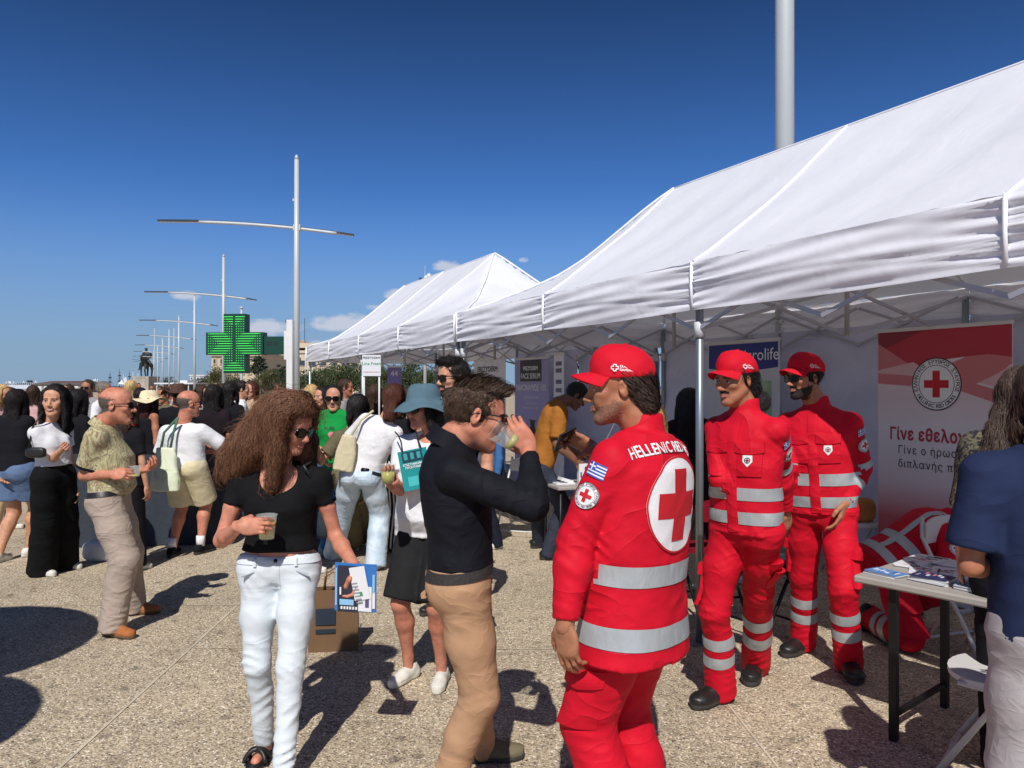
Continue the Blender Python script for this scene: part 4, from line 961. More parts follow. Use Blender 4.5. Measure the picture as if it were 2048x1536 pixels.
tag(obj('water', [(-9000, 420, -1.2), (9000, 420, -1.2), (9000, 14000, -1.2), (-9000, 14000, -1.2)], [(0, 1, 2, 3)], SEA), 'sea of the bay', kind='structure')
q = MB(); q.box((0, 420.5, -.7), (2 * S_, 1, 1.39)); tag(q.build('quay_wall', mat('quay_stone', srgb(170, 165, 155), .8)), 'stone quay edge', kind='structure')

# ------------------------------------------------------------ tents
SEAMW = cloth('canopy_piping', (240, 240, 246), .6, var=.02, bump=0)
def tentmat(name, rgb, tr, bump=.5):
    return mat(name, srgb(*rgb), .62, var=.03, vscale=3, bump=bump, bscale=3.2, bdist=.05, fine=.15, fscale=900, spec=.3, trans=tr, stretch=(1, 1, 1))
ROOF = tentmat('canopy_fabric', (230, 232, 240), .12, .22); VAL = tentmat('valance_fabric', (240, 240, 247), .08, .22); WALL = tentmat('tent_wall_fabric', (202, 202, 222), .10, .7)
POLE = mat('galvanised_pole', srgb(150, 160, 164), .38, metal=.7, var=.12, vscale=7, stretch=(1, 1, .3)); BARM = mat('white_truss', srgb(176, 176, 184), .45, metal=.2, var=.05)
PLAST = mat('grey_plastic', srgb(205, 205, 208), .5, var=.03)
TA, TD, TN = 3.615, Vector((-.4472, .8944, 0)), Vector((.8944, .4472, 0)); BAY, DEP, EAVE, VB, RID = 1.96, 2.8, 2.44, 2.135, 3.52
def tent(name, label, y0, bays=4, ph=0):
    base = Vector((TA - .5 * y0, y0, 0)); t = thing(name, label, 'tent', base); U = BAY * bays
    def Lc(u, v, z): return TD * u + TN * v + Vector((0, 0, z))
    def roofz(u, v):
        s = max(0, min(v / (DEP / 2), (DEP - v) / (DEP / 2), u / BAY, (U - u) / BAY)); gable = min(1, min(u, U - u) / BAY); wg = gable ** 3; lo_ = .46 if y0 < 5 else .40
        z = EAVE + (RID - EAVE) * (wg * s ** 1.12 + (1 - wg) * (lo_ * s + (1 - lo_) * s ** 3)); fb = (u / BAY) % 1
        return z - .035 * sin(pi * fb) * sin(pi * s) * (gable >= 1) - .012 * sin(pi * s) * sin(u * 9 + v * 5 + ph) + .004 * sin(u * 31 + ph) * (1 - s)
    def sheet(u0, u1, nu, nv, fn, th=0): return [(fn(u0 + (u1 - u0) * i / (nu - 1), j / (nv - 1))) for i in range(nu) for j in range(nv)]
    for b_ in range(bays):            # roof cloth, one panel per bay
        nu, nv = 19, 41; P = sheet(b_ * BAY, (b_ + 1) * BAY, nu, nv, lambda u, w: Lc(u, w * DEP, roofz(u, w * DEP)))
        obj('roof_panel', P, grid_faces(nu, nv), ROOF, t, smooth=True)
    def seam(path, r=.010, nm='seam'): MB().tube(path, r, 6).build(nm, SEAMW, t, True)
    for k in range(1, bays): seam([Lc(k * BAY, DEP * j / 24, roofz(k * BAY, DEP * j / 24) + .004) for j in range(25)])
    for (u0, u1, v0) in ((0, BAY, 0), (U, U - BAY, 0), (0, BAY, DEP), (U, U - BAY, DEP)):
        seam([Lc(u0 + (u1 - u0) * j / 16, v0 + (DEP / 2 - v0) * j / 16, roofz(u0 + (u1 - u0) * j / 16, v0 + (DEP / 2 - v0) * j / 16) + .004) for j in range(17)], .012)
    seam([Lc(BAY + (U - 2 * BAY) * j / 12, DEP / 2, roofz(BAY + (U - 2 * BAY) * j / 12, DEP / 2) + .003) for j in range(13)], .008)
    def valance(a, b, outn, nm='valance', zt=EAVE, zb=VB):   # gathered skirt between a and b
        nu, nv = 61, 29; P = []; d = b - a
        for i in range(nu):
            s = i / (nu - 1); e = math.exp(-s / .10) + math.exp(-(1 - s) / .10); e2 = math.exp(-s / .35) + math.exp(-(1 - s) / .35)
            for j in range(nv):
                w = j / (nv - 1); z = zt + (zb - zt) * w; q = w * 24 + 2.2 * sin(s * 5 + ph + a.x) + 1.2 * sin(w * 9 + s * 3 + ph)
                o = .012 * e * sin(q * 1.9 + 3 * s) + .006 * e2 * sin(q * .62 + s * 2.3 + ph) + .005 * e2 * sin(q * 1.25 - s * 4) + .003 * sin(w * 8 + s * 4.2 + ph * 2 + a.y) + .004 * sin(w * 21 - s * 9 + ph) + .03 * sin(pi * w) * sin(pi * s)
                o *= .8 if y0 < 5 else .5
                if w > .93: o = o * .3 + .006
                P.append(a + d * s + outn * (o + .004) + Vector((0, 0, z - .02 * sin(pi * s) * w * .6)))
        obj(nm, P, grid_faces(nu, nv), VAL, t, smooth=True)
    for b_ in range(bays):
        valance(Lc(b_ * BAY, 0, 0), Lc((b_ + 1) * BAY, 0, 0), -TN); seam([Lc(b_ * BAY, -.014, EAVE), Lc(b_ * BAY, -.020, (EAVE + VB) / 2), Lc(b_ * BAY, -.012, VB + .01)], .011, 'valance_tape')
        valance(Lc(b_ * BAY, DEP, 0), Lc((b_ + 1) * BAY, DEP, 0), TN)
    valance(Lc(0, 0, 0), Lc(0, DEP, 0), -TD); valance(Lc(U, 0, 0), Lc(U, DEP, 0), TD); seam([Lc(U, -.014, EAVE), Lc(U, -.012, VB + .01)], .011, 'valance_tape')
    for u in (0.05, U / 2, U - .05):          # legs, each with foot plate and corner bracket
        for v in (.05, DEP - .05):
            l = MB().tube([Lc(u, v, .01), Lc(u, v, 2.36)], .026, 8).build('leg', POLE, t, True); fx = MB(); fx.box(Lc(u, v, .006), (.12, .12, .012)); fx.build('foot_plate', POLE, l)
            MB().tube([Lc(u, v, 1.96), Lc(u, v, 2.06)], .036, 8).build('slider', PLAST, l, True)
    def bar(a, b, w=.024, h=.012): MB().bar(a, b, h, w).build('truss_bar', BARM, t)
    def scissor(a, b, n):
        off = (b - a).cross(Vector((0, 0, 1))).normalized() * .014
        for i in range(n):
            p, q = lerp(a, b, i / n), lerp(a, b, (i + 1) / n); zt, zb = Vector((0, 0, 2.36)), Vector((0, 0, 2.02))
            bar(p + zt - off, q + zb - off); bar(p + zb + off, q + zt + off)
    for v in (.05, DEP - .05):
        for h_ in (0, 1): scissor(Lc(.05 + h_ * U / 2, v, 0), Lc(U / 2 - .02 + h_ * U / 2, v, 0), 4)
    for u in (.05, U / 2, U - .05): scissor(Lc(u, .05, 0), Lc(u, DEP - .05, 0), 3 if u != U / 2 else 2)
    for u in (BAY, U / 2, U - BAY):
        l = MB().tube([Lc(u, DEP / 2, 2.02), Lc(u, DEP / 2, RID - .05)], .018, 8).build('peak_pole', BARM, t, True)
    return t, Lc, U
Y_NEAR = 8.42 - BAY * .8944 * 4
tent_near, LN, U_ = tent('canopy_tent', 'near white pop-up canopy tent over the red cross stand', Y_NEAR, ph=0)
tent_far, LF, _ = tent('canopy_tent', 'far white pop-up canopy tent with two pointed peaks beyond the cross sign', 8.47, ph=2.1)
def wallsheet(t, L, u0, u1, z0=.03, z1=2.2, v=DEP - .03, ph=0, ends=None):
    nu, nv = 49, 33; P = []
    A, B = (L(u0, v, 0), L(u1, v, 0)) if ends is None else ends
    nrmv = (B - A).cross(Vector((0, 0, 1))).normalized()
    for i in range(nu):
        s = i / (nu - 1)
        for j in range(nv):
            w = j / (nv - 1); z = z0 + (z1 - z0) * w
            o = .018 * sin(w * 13 + 2.2 * sin(s * 6 + ph)) * (.4 + .6 * w) + .014 * sin(s * 17 + 3 * w + ph) * (1.2 - w) + .010 * sin(w * 31 + s * 7 + ph) * (.3 + w) + .02 * sin(s * pi)
            P.append(lerp(A, B, s) + nrmv * o + Vector((0, 0, z)))
    obj('side_wall', P, grid_faces(nu, nv), WALL, t, smooth=True)
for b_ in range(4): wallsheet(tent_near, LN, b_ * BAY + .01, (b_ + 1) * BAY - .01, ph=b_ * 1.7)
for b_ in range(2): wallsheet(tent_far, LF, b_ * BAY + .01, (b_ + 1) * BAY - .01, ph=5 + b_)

# ------------------------------------------------------------ lamp posts
STEEL = mat('painted_steel', srgb(188, 193, 196), .5, metal=.08, var=.10, vscale=2.5, stretch=(1, 1, .2)); DARKST = mat('dark_steel', srgb(62, 68, 78), .5, metal=.4, var=.1); LENSW = mat('lamp_lens', srgb(200, 205, 210), .3, var=.03)
def lamp(loc, label, rot=0):
    t = thing('street_lamp', label, 'street lamp', loc, rot, 'tall lamp posts along the promenade')
    p = MB().tube([(0, 0, 0), (0, 0, 5), (0, 0, 9.5)], [.105, .10, .075], 16).build('pole', STEEL, t, True)
    MB().lathe([(.0, 9.5), (.075, 9.5), (.06, 9.6), (.03, 9.66), (0, 9.66)], n=14).build('finial', STEEL, p, True)
    b = MB().lathe([(.17, 0), (.17, .02), (.12, .03), (.12, .3), (.106, .34)], n=16).build('base_collar', STEEL, p, True)
    pts = []
    for i in range(25):
        x = -4.85 + i / 24 * 6.8; z = 7.16 + (-.048 * (x + .0)) - .012 * (x + 2.5) ** 2 + .05; pts.append(Vector((x, .13, z)))
    arm = MB(); arm.tube(pts[5:23], [.055] * 18, 10); a = arm.build('arm', STEEL, t, True)
    u = MB(); u.tube([p_ + Vector((0, .035, .045)) for p_ in pts[4:24]], .035, 8); u.build('arm_rail', DARKST, a, True)
    for seg, nm in ((pts[0:6], 0), (pts[22:25], 1)):
        h = MB()
        for i in range(len(seg) - 1): h.bar(seg[i] + Vector((0, 0, .03)), seg[i + 1] + Vector((0, 0, .03)), .22, .055)
        lh = h.build('lamp_head', DARKST, t)
        l2 = MB(); l2.bar(seg[0] + Vector((0, 0, -.008)), seg[-1] + Vector((0, 0, -.008)), .15, .012); l2.build('lamp_lens', LENSW, lh)
    c = MB(); c.box((0, .07, 7.15), (.26, .16, .22), bev=.02); c.build('clamp', STEEL, t)
    f = MB(); f.box((-.11, 0, 8.1), (.06, .05, .09), bev=.01); f.build('sensor', STEEL, t)
    return t
L0 = lamp((-7.47, 26.7, 0), 'tall lamp post with long curved arm beside the pharmacy cross sign')
names = ['second lamp post away, rising behind the green pharmacy cross', 'third lamp post away, left of the green cross sign', 'fourth lamp post away with its thin arm in front of the sky', 'fifth lamp post away, right of the horse statue', 'sixth lamp post away, just right of the horse statue pedestal', 'far seventh lamp post, small, behind the horse statue', 'farthest eighth lamp post, tiny, behind the horse statue']
for k, nm in enumerate(names): dup(L0, (-7.47 - 10.1 * (k + 1), 26.7 + 20.2 * (k + 1), 0), label=nm)
dup(L0, (2.84, 8.02, 0), label='thick near lamp post rising behind the roof of the near tent').scale = (.95, .95, 1.25)
# slim poles, flag poles and mast
def slim(px, ybase, top_py, r, label, nm='flag_pole', cat='pole', group=None):
    p = G(px, HZ + CAMZ * FPX / ybase); z = CAMZ + (HZ - top_py) / FPX * ybase
    t = thing(nm, label, cat, p, 0, group); MB().tube([(0, 0, 0), (0, 0, z)], [r, r * .7], 8).build('pole', STEEL, t, True); MB().lathe([(0, z + .05), (r * 1.6, z), (0, z - .04)], n=8).build('finial', STEEL, t, True); return t, z
slim(483, 22, 616, .045, 'slim white pole seen below the green cross sign')
slim(1341 - 730, 60, 700, .06, 'short slim pole in front of the trees under the far tent')
slim(348, 140, 655, .10, 'thin flag pole between the distant lamp posts', group='distant flag poles'); slim(418, 150, 742, .10, 'short flag pole left of the beige building', group='distant flag poles')
slim(309, 170, 655, .09, 'thin flag pole right behind the horse statue', group='distant flag poles'); slim(299, 175, 700, .09, 'thin pole behind the statue pedestal', group='distant flag poles')

# ------------------------------------------------------------ pharmacy cross sign
GREEND = mat('sign_dark_green', srgb(14, 62, 50), .45, var=.08); LED = mat('green_led', srgb(60, 220, 80), .4, var=0, emis=(.12, .85, .16), estr=.55); SIGNW = mat('sign_post_white', srgb(222, 222, 222), .5, var=.04)
ps = W(585, 772, 14.2); t = thing('pharmacy_sign', 'lit green pharmacy cross sign on a white pylon', 'pharmacy sign', (ps.x, ps.y, 0), radians(-6)); sx = 14.2 / FPX
def pxs(px, py): return ((px - 585) * sx, CAMZ + (HZ - py) * sx)
a, b_ = pxs(409, 632), pxs(528, 742); cx, cz = (a[0] + b_[0]) / 2, (a[1] + b_[1]) / 2; R_, w_ = (b_[0] - a[0]) / 2, 22.5 * sx
cr = [(w_, R_), (w_, w_), (R_, w_), (R_, -w_), (w_, -w_), (w_, -R_), (-w_, -R_), (-w_, -w_), (-R_, -w_), (-R_, w_), (-w_, w_), (-w_, R_)]
cb = MB().prism([(cx + x, cz + z) for x, z in cr], .20).build('cross_case', GREEND, t)
leds = MB(); nn = 10; st = R_ / 12.2
for iy in range(-11, 12):
    for ix in range(-11, 12):
        if abs(ix) > 4 and abs(iy) > 4: continue
        ax_, ay_ = abs(ix), abs(iy)
        if ix == 0 and iy > -8: continue
        horiz = (ay_ <= 4 and ax_ > 4 and 11 - ax_ > 4 - ay_ - 1 + 0) if ax_ > 4 else False
        horiz = horiz or (ay_ > 4 and (11 - ay_) < (4 - ax_) + .5) or (ax_ > 1 and ax_ <= 4 and ay_ <= 4 and ax_ >= ay_)
        if ax_ > 4 and (11 - ax_) <= (4 - ay_): horiz = False
        wd = st * (1.02 if horiz else .36); leds.box((cx + ix * st, -.105, cz + iy * st), (wd, .012, st * .24))
o = leds.build('led_dots', LED, cb); o['kind'] = 'stuff'
xa, xb = pxs(528, 675)[0], pxs(566, 675)[0]; z0, z1 = pxs(0, 709)[1], pxs(0, 673)[1]
am = MB().box(((xa + xb) / 2 + .01, 0, (z0 + z1) / 2), (xb - xa + .03, .12, z1 - z0), bev=.01).build('arm_box', GREEND, t)
MB().box((xa + .10, -.063, (z0 + z1) / 2 + .04), (.11, .006, .07)).box((xa + .22, -.063, (z0 + z1) / 2 + .04), (.08, .006, .07)).build('arm_vent', mat('vent_dark', srgb(10, 44, 38), .6), am)
p1 = pxs(576, 640)[0]; p2 = pxs(585.5, 640)[0]; zt = pxs(0, 640)[1]
pl = MB(); pl.box(((p1 + p2) / 2, 0, zt / 2), (p2 - p1 + .03, .12, zt), bev=.008); pl.build('pylon', SIGNW, t)
gus = MB(); gus.prism([(p1 - .05, .0), (p1 - .05, 1.95), (p1 - .005, 1.95), (p1 + .0, .0)], .03); gus.build('gusset', GREEND, t)
MB().box((p1 - .03, 0, (z0 + z1) / 2), (.07, .10, z1 - z0 + .2), bev=.008).build('bracket', SIGNW, t); MB().box((p1 - .02, 0, zt - .03), (.03, .08, .06)).build('pylon_cap', DARKST, t)

# ------------------------------------------------------------ buildings
def beige(n, rgb, **k): return mat(n, srgb(*rgb), .9, var=.10, vscale=.25, bump=.2, bscale=1.5, bdist=.1, **k)
BE1, BE2, BE3 = beige('limestone', (196, 180, 154)), beige('beige_render', (202, 188, 166)), beige('castle_stone', (182, 150, 122)); WGL = mat('window_glass', srgb(60, 66, 74), .15, var=.1, spec=.8)
def building(label, x0, x1, y, py_top, dep, m, rows, cols, pyb=775, wins=(.5, .5), parapet=True, roof=None):
    za = CAMZ + (HZ - py_top) / FPX * y; xa, xb = (x0 - 1024) / FPX * y, (x1 - 1024) / FPX * y
    t = thing('building', label, 'building', ((xa + xb) / 2, y, 0)); w = xb - xa
    MB().box((0, dep / 2, za / 2), (w, dep, za)).build('wall', m, t)
    if parapet: MB().box((0, dep / 2, za + .25), (w + .6, dep + .6, .5)).build('cornice', m, t)
    for r in range(rows):
        for c in range(cols):
            x = -w / 2 + w * (c + .5) / cols; z = za * (r + .62) / (rows + .15); ww, hh = w / cols * wins[0], za / rows * wins[1]
            f = MB().box((x, -.06, z), (ww + .3, .2, hh + .3)).build('window', m, t); MB().box((x, -.17, z), (ww, .06, hh)).build('pane', WGL, f)
    return t, w, za, dep
b1 = building('tall beige stone building left of the green cross', 423, 520, 110, 712, 20, BE1, 4, 7, wins=(.3, .4))
MB().box((-b1[1] / 2 + 5.5, 6, b1[2] + 1.2), (3, 3, 2.6)).build('stair_tower', BE1, b1[0])
b2 = building('long low beige museum building behind the pine trees', 470, 720, 160, 706, 30, BE2, 2, 12, wins=(.55, .25))
MB().box((0, 10, b2[2] + 1.8), (b2[1] * .55, 12, 1.0)).build('roof_slab', BE2, b2[0])
b3 = building('far white apartment block behind the lamp posts', 380, 432, 330, 752, 20, mat('white_render', srgb(205, 208, 212), .8), 3, 8, wins=(.4, .35))
b4 = building('low pink apartment block seen under the far tent', 606, 690, 190, 741, 20, beige('pink_render', (206, 168, 142)), 3, 9, wins=(.35, .4)); b5 = building('pale apartment block behind the hedge trees', 700, 790, 200, 748, 20, beige('pale_render', (214, 190, 160)), 3, 9, wins=(.35, .4))
# castle tower
ty = 230; tx = (606 - 1024) / FPX * ty; th = CAMZ + (HZ - 697) / FPX * ty
t = thing('castle_tower', 'round stone castle tower with battlements behind the lamp post', 'tower', (tx, ty, 0)); r_ = 11 / FPX * ty
MB().lathe([(r_ * 1.06, 0), (r_, th * .8), (r_, th), (r_ * 1.08, th), (r_ * 1.08, th + .5), (0, th + .5)], n=28).build('wall', BE3, t, False)
for i in range(14):
    a = 2 * pi * i / 14; MB().box((r_ * 1.02 * cos(a), r_ * 1.02 * sin(a), th + 1.1), (.5, .8, 1.3), R=Matrix.Rotation(a, 3, 'Z')).build('battlement', BE3, t)
MB().lathe([(r_ * .5, th), (r_ * .5, th + 2.2), (0, th + 2.6)], n=18).build('turret', BE3, t); MB().tube([(.5, 0, th + 2), (.5, 0, th + 9)], .09, 6).build('antenna', DARKST, t)
for i in range(5): MB().box((r_ * sin(-1 + i * .5) * 1.0, -r_ * cos(-1 + i * .5), th * .78), (.5, .35, 1.0)).build('window', WGL, t)

# ------------------------------------------------------------ trees
LEAF = mat('leaf_green', (.035, .060, .018), .7, var=.45, vscale=1.2); LEAF2 = mat('leaf_dry_green', (.085, .085, .030), .75, var=.45, vscale=1.1); LEAF3 = mat('leaf_dark_pine', (.018, .034, .016), .7, var=.4, vscale=1.2); BARK = mat('bark', srgb(84, 68, 54), .9, var=.2)
_tree = {}
def tree(kind, px, y, py_top, label, width=1.0, m=None, group='trees on the promenade'):
    x = (px - 1024) / FPX * y; H = CAMZ + (HZ - py_top) / FPX * y; rg = np.random.default_rng(int(px * 7 + y)); t = thing('tree', label, 'tree', (x, y, 0), 0, group)
    tr = MB(); tr.tube([(0, 0, 0), (.1 * H * .1, 0, H * .3), (0, .1, H * (.9 if kind == 'pine' else .7))], [.035 * H * .8, .028 * H * .7, .008 * H], 7)
    for i in range(7):
        a = rg.uniform(0, 6.3); z = H * rg.uniform(.3, .65); r = H * .22 * width; tr.tube([(0, 0, z), (r * .5 * cos(a), r * .5 * sin(a), z + H * .06), (r * cos(a), r * sin(a), z + H * .12)], [.012 * H, .008 * H, .003 * H], 5)
    tr.build('trunk', BARK, t, True)
    n = 2600; V = np.zeros((n, 3)); ncl = 34; 
    if kind == 'pine':
        zz = rg.uniform(.16, 1, ncl); rr = (1 - zz) ** .75 * .34 * H * width * rg.uniform(.5, 1.15, ncl); aa = rg.uniform(0, 6.3, ncl); cc = np.stack([rr * np.cos(aa), rr * np.sin(aa), zz * H], 1); cs = .055 * H * (1.2 - zz * .7)
    else:
        d = rg.normal(0, 1, (ncl, 3)); d /= np.linalg.norm(d, axis=1)[:, None]; rad = rg.uniform(.35, 1, ncl)[:, None]; cc = d * rad * np.array([.40 * width, .40 * width, .32]) * H + np.array([0, 0, .64 * H]); cs = np.full(ncl, .085 * H)
    k = rg.integers(0, ncl, n); p = cc[k] + rg.normal(0, 1, (n, 3)) * cs[k][:, None] * np.array([1, 1, .6 if kind != 'pine' else .42]); s = H * rg.uniform(.010, .026, n)
    u = rg.normal(0, 1, (n, 3)); u /= np.linalg.norm(u, axis=1)[:, None]; w = np.cross(u, rg.normal(0, 1, (n, 3))); w /= np.linalg.norm(w, axis=1)[:, None]
    Q = np.stack([p - u * s[:, None], p + w * s[:, None] * .8, p + u * s[:, None], p - w * s[:, None] * .8], 1).reshape(-1, 3); F = np.arange(4 * n).reshape(-1, 4)
    mm = m or (LEAF3 if kind == 'pine' else LEAF); obj('crown', Q, F, [mm, LEAF2], t, (rg.uniform(0, 1, n) < (.10 if mm is LEAF3 else .25)).astype(int)); return t
tree('pine', 516, 82, 707, 'tall dark conifer right below the green cross', 1.1); tree('pine', 556, 80, 727, 'dark conifer close to the sign pylon', 1.1); tree('round', 533, 76, 735, 'brownish leafy tree between the two conifers', 1.1, LEAF2)
tree('round', 436, 100, 733, 'dry brownish tree before the tall stone building', .9, LEAF2); tree('round', 466, 96, 745, 'low green tree at the foot of the stone building'); tree('pine', 568, 70, 733, 'small dark conifer behind the sign pylon', 1.3)
tree('round', 337, 210, 752, 'round dark tree between the statue and the lamp posts', 1.0, LEAF3)
for i, (px, pt) in enumerate([(360, 762), (392, 757), (408, 752), (421, 748)]): tree('round', px, 250, pt, ['low distant tree beside the third lamp post', 'distant tree beneath the white apartment block', 'distant dark tree left of the stone building', 'distant tree touching the stone building'][i], 1.2, LEAF3)
hl = ['leafy green tree right of the big lamp post', 'second leafy tree right of the big lamp post', 'third leafy tree, below the corner of the far tent', 'leafy tree behind the green-shirted woman', 'leafy tree behind the small pharmacy placard', 'leafy tree right of the small pharmacy placard', 'leafy tree behind the purple banner', 'leafy tree between banner and bearded man', 'leafy tree behind the bearded man in sunglasses', 'leafy tree seen past the black quiff of the bearded man', 'leafy tree beyond the far end of the tents', 'leafy tree at the end of the hedge row']
for i in range(12): tree('round', 618 + i * 27 + (i % 3) * 5, 58 + (i % 3) * 7, 735 - (i % 4) * 5 + (i > 7) * 2, hl[i], 1.15)
for i in range(7): tree('round', 585 + i * 50, 84, 742 - (i % 2) * 5, ['rear tree in the row beside the lamp pole', 'rear tree behind the blonde woman', 'rear tree behind the smiling women', 'rear tree behind the placard posts', 'rear tree left of the purple banner', 'rear tree right of the purple banner', 'rear tree behind the far tent wall'][i], 1.5)
tree('round', 1160, 40, 540, 'treetop showing over the roof of the near tent', .45)

# ------------------------------------------------------------ equestrian statue
BRONZE = mat('bronze', srgb(58, 62, 60), .5, metal=.5, var=.2, vscale=3); ST = mat('statue_stone', srgb(168, 160, 150), .85, var=.25, vscale=.8)
sy = 150; sxx = (292.5 - 1024) / FPX * sy; k_ = sy / FPX; zt = CAMZ + (HZ - 753) * k_
t = thing('equestrian_statue', 'dark bronze statue of a rider on a horse on a stone pedestal', 'statue', (sxx, sy, 0))
pd = MB(); pd.box((0, 0, zt / 2 - .15), (3.05, 4.6, zt - .3)); pd.build('pedestal', ST, t); MB().box((0, 0, zt - .15), (3.15, 4.7, .299)).build('pedestal_top', ST, t)
v = Vox((-2.4, -2.6, zt - .3), (2.4, 2.8, zt + 6.2), .075); Z = lambda z: zt + z
v.ell((0, .3, Z(2.45)), (.62, 1.35, .68), .3); v.ell((0, -1.0, Z(2.55)), (.52, .5, .62), .3); v.chain([(0, -1.1, Z(2.7)), (0, -1.75, Z(3.5)), (0, -2.0, Z(3.9))], [.42, .28, .2], .2); v.cap((0, -2.0, Z(3.9)), (0, -2.4, Z(3.3)), .22, .13, .1)
for x in (-.42, .42):
    v.chain([(x, -1.1, Z(2.2)), (x, -1.2 - .3 * (x > 0), Z(1.2)), (x, -1.15, Z(.1))], [.26, .15, .13], .1); v.chain([(x, 1.3, Z(2.2)), (x, 1.55, Z(1.2)), (x, 1.35, Z(.1))], [.34, .17, .14], .1)
v.chain([(0, 1.6, Z(2.7)), (.1, 2.1, Z(2.2)), (.1, 2.1, Z(1.3))], [.14, .2, .1], .1)
V, F = v.mesh(1); hs_ = obj('horse', V, F, BRONZE, t, smooth=True)
v = Vox((-2.6, -2, zt + 1), (2.4, 2, zt + 6.4), .07); v.ell((0, 0, Z(4.0)), (.52, .38, .85), .2); v.cap((-.45, 0, Z(4.5)), (.45, 0, Z(4.5)), .25, .25, .2); v.cap((0, 0, Z(4.6)), (0, 0, Z(5.1)), .16, .16, .1); v.ell((0, 0, Z(5.3)), (.26, .3, .33), .05)
v.chain([(-.55, 0, Z(4.45)), (-.95, 0, Z(3.6)), (-1.0, -.1, Z(3.1))], [.2, .14, .11], .1); v.chain([(.55, 0, Z(4.45)), (.75, .1, Z(3.7)), (.3, -.4, Z(3.4))], [.2, .15, .11], .1)
v.ell((.85, .0, Z(4.1)), (.22, .5, .55), .1)
for x in (-1, 1): v.chain([(x * .35, 0, Z(3.2)), (x * .95, -.25, Z(2.5)), (x * 1.3, .0, Z(1.5)), (x * 1.35, -.35, Z(1.3))], [.3, .24, .14, .10], .1)
V, F = v.mesh(1); obj('rider', V, F, BRONZE, t, smooth=True); MB().tube([(-2.3, -.2, Z(2.85)), (-.9, -.1, Z(3.15))], [.02, .07], 6).build('sword', BRONZE, t)

# ------------------------------------------------------------ harbour: ships, masts, shed, far stalls
SHW = mat('ship_white', srgb(214, 218, 222), .5, var=.04); SHD = mat('ship_dark', srgb(40, 44, 54), .6)
def ship(px0, px1, y, decks, label, z0=0, black_top=False, levels=1.0):
    xa, xb = (px0 - 1024) / FPX * y, (px1 - 1024) / FPX * y; L = xb - xa; t = thing('cruise_ship', label, 'ship', ((xa + xb) / 2, y, 0), 0, 'cruise ships in the harbour'); u = y / FPX
    h = MB(); h.prism([(-L / 2, -1.2), (-L / 2 + L * .02, 5 * u), (L / 2, 6.5 * u), (L / 2 - L * .06, -1.2)], L * .14); h.build('hull', SHW, t); z = 5 * u; w = L
    for i in range(decks):
        w *= .86 - .03 * i; d = MB(); hh = 2.6 * u * levels; d.box((-L * .02 * i, 0, z + hh / 2), (w, L * .12, hh)); dk = d.build('deck', SHW, t)
        for q in range(int(w / (4 * u))): MB().box((-L * .02 * i - w / 2 + (q + .6) * 4 * u, -L * .06 - .3, z + hh / 2), (2.6 * u, .5, hh * .4)).build('window', SHD, dk)
        z += hh
    MB().prism([(-w * .1, z), (-w * .16, z + 4.5 * u), (w * .05, z + 4.5 * u), (w * .1, z)], L * .06).build('funnel', SHD if black_top else SHW, t)
    for x in (-.3, .25): MB().lathe([(0, z + 3.4 * u), (1.3 * u, z + 2.6 * u), (1.5 * u, z + 1.5 * u), (1.0 * u, z)], c=(x * w, 0, 0), n=10).build('radar_dome', SHW, t, True)
    MB().tube([(w * .2, 0, z), (w * .2, 0, z + 5 * u)], .3 * u, 5).build('mast', SHW, t)
ship(22, 100, 800, 3, 'long white cruise ship with a black funnel behind the shed', black_top=True, levels=.62); ship(172, 212, 900, 5, 'white cruise ship with stepped decks left of the tall masts', levels=.62)
ship(2, 40, 950, 2, 'low white ship at the edge of the picture behind the blonde woman', levels=.6)
TIM = mat('dark_timber', srgb(48, 42, 44), .8)
def tallship(px, y, py, label):
    x = (px - 1024) / FPX * y; t = thing('tall_ship', label, 'sailing ship', (x, y, 0), 0, 'tall ships in the harbour'); u = y / FPX; zt_ = CAMZ + (HZ - py) * u
    MB().prism([(-9 * u, -1), (-11 * u, 4 * u), (-8 * u, 3 * u), (8 * u, 3 * u), (12 * u, 5 * u), (9 * u, -1)], 4 * u).build('hull', TIM, t)
    MB().tube([(0, 0, 0), (0, 0, zt_)], [.6 * u, .25 * u], 6).build('mast', TIM, t)
    for f, w in ((.35, 5), (.62, 3.8), (.82, 2.2)): MB().tube([(-w * u, 0, zt_ * f), (w * u, 0, zt_ * f)], .32 * u, 6).build('yard', TIM, t)
    for s_ in (-1, 1):
        for q in range(3): MB().tube([(s_ * (3 + q * 2.4) * u, 0, 3 * u), (0, 0, zt_ * (.62 + .1 * q))], .12 * u, 4).build('shroud', TIM, t)
    for f in (.35, .62): MB().prism([(-3 * u, zt_ * f), (-2.2 * u, zt_ * f + 2.2 * u), (2.2 * u, zt_ * f + 2.2 * u), (3 * u, zt_ * f)], u).build('fighting_top', TIM, t)
tallship(220, 520, 743, 'tall ship mast nearest the white cruise ship'); tallship(239, 520, 737, 'middle tall ship mast before the statue'); tallship(259, 520, 740, 'tall ship mast closest to the statue pedestal')
for px, y, pt, lb in ((247, 430, 748, 'thin yacht mast between the tall ships'), (266, 430, 742, 'thin yacht mast next to the statue pedestal'), (276, 420, 745, 'thin yacht mast touching the pedestal')): slim(px, y, pt, .25, lb, 'yacht_mast', 'mast', 'yacht masts')
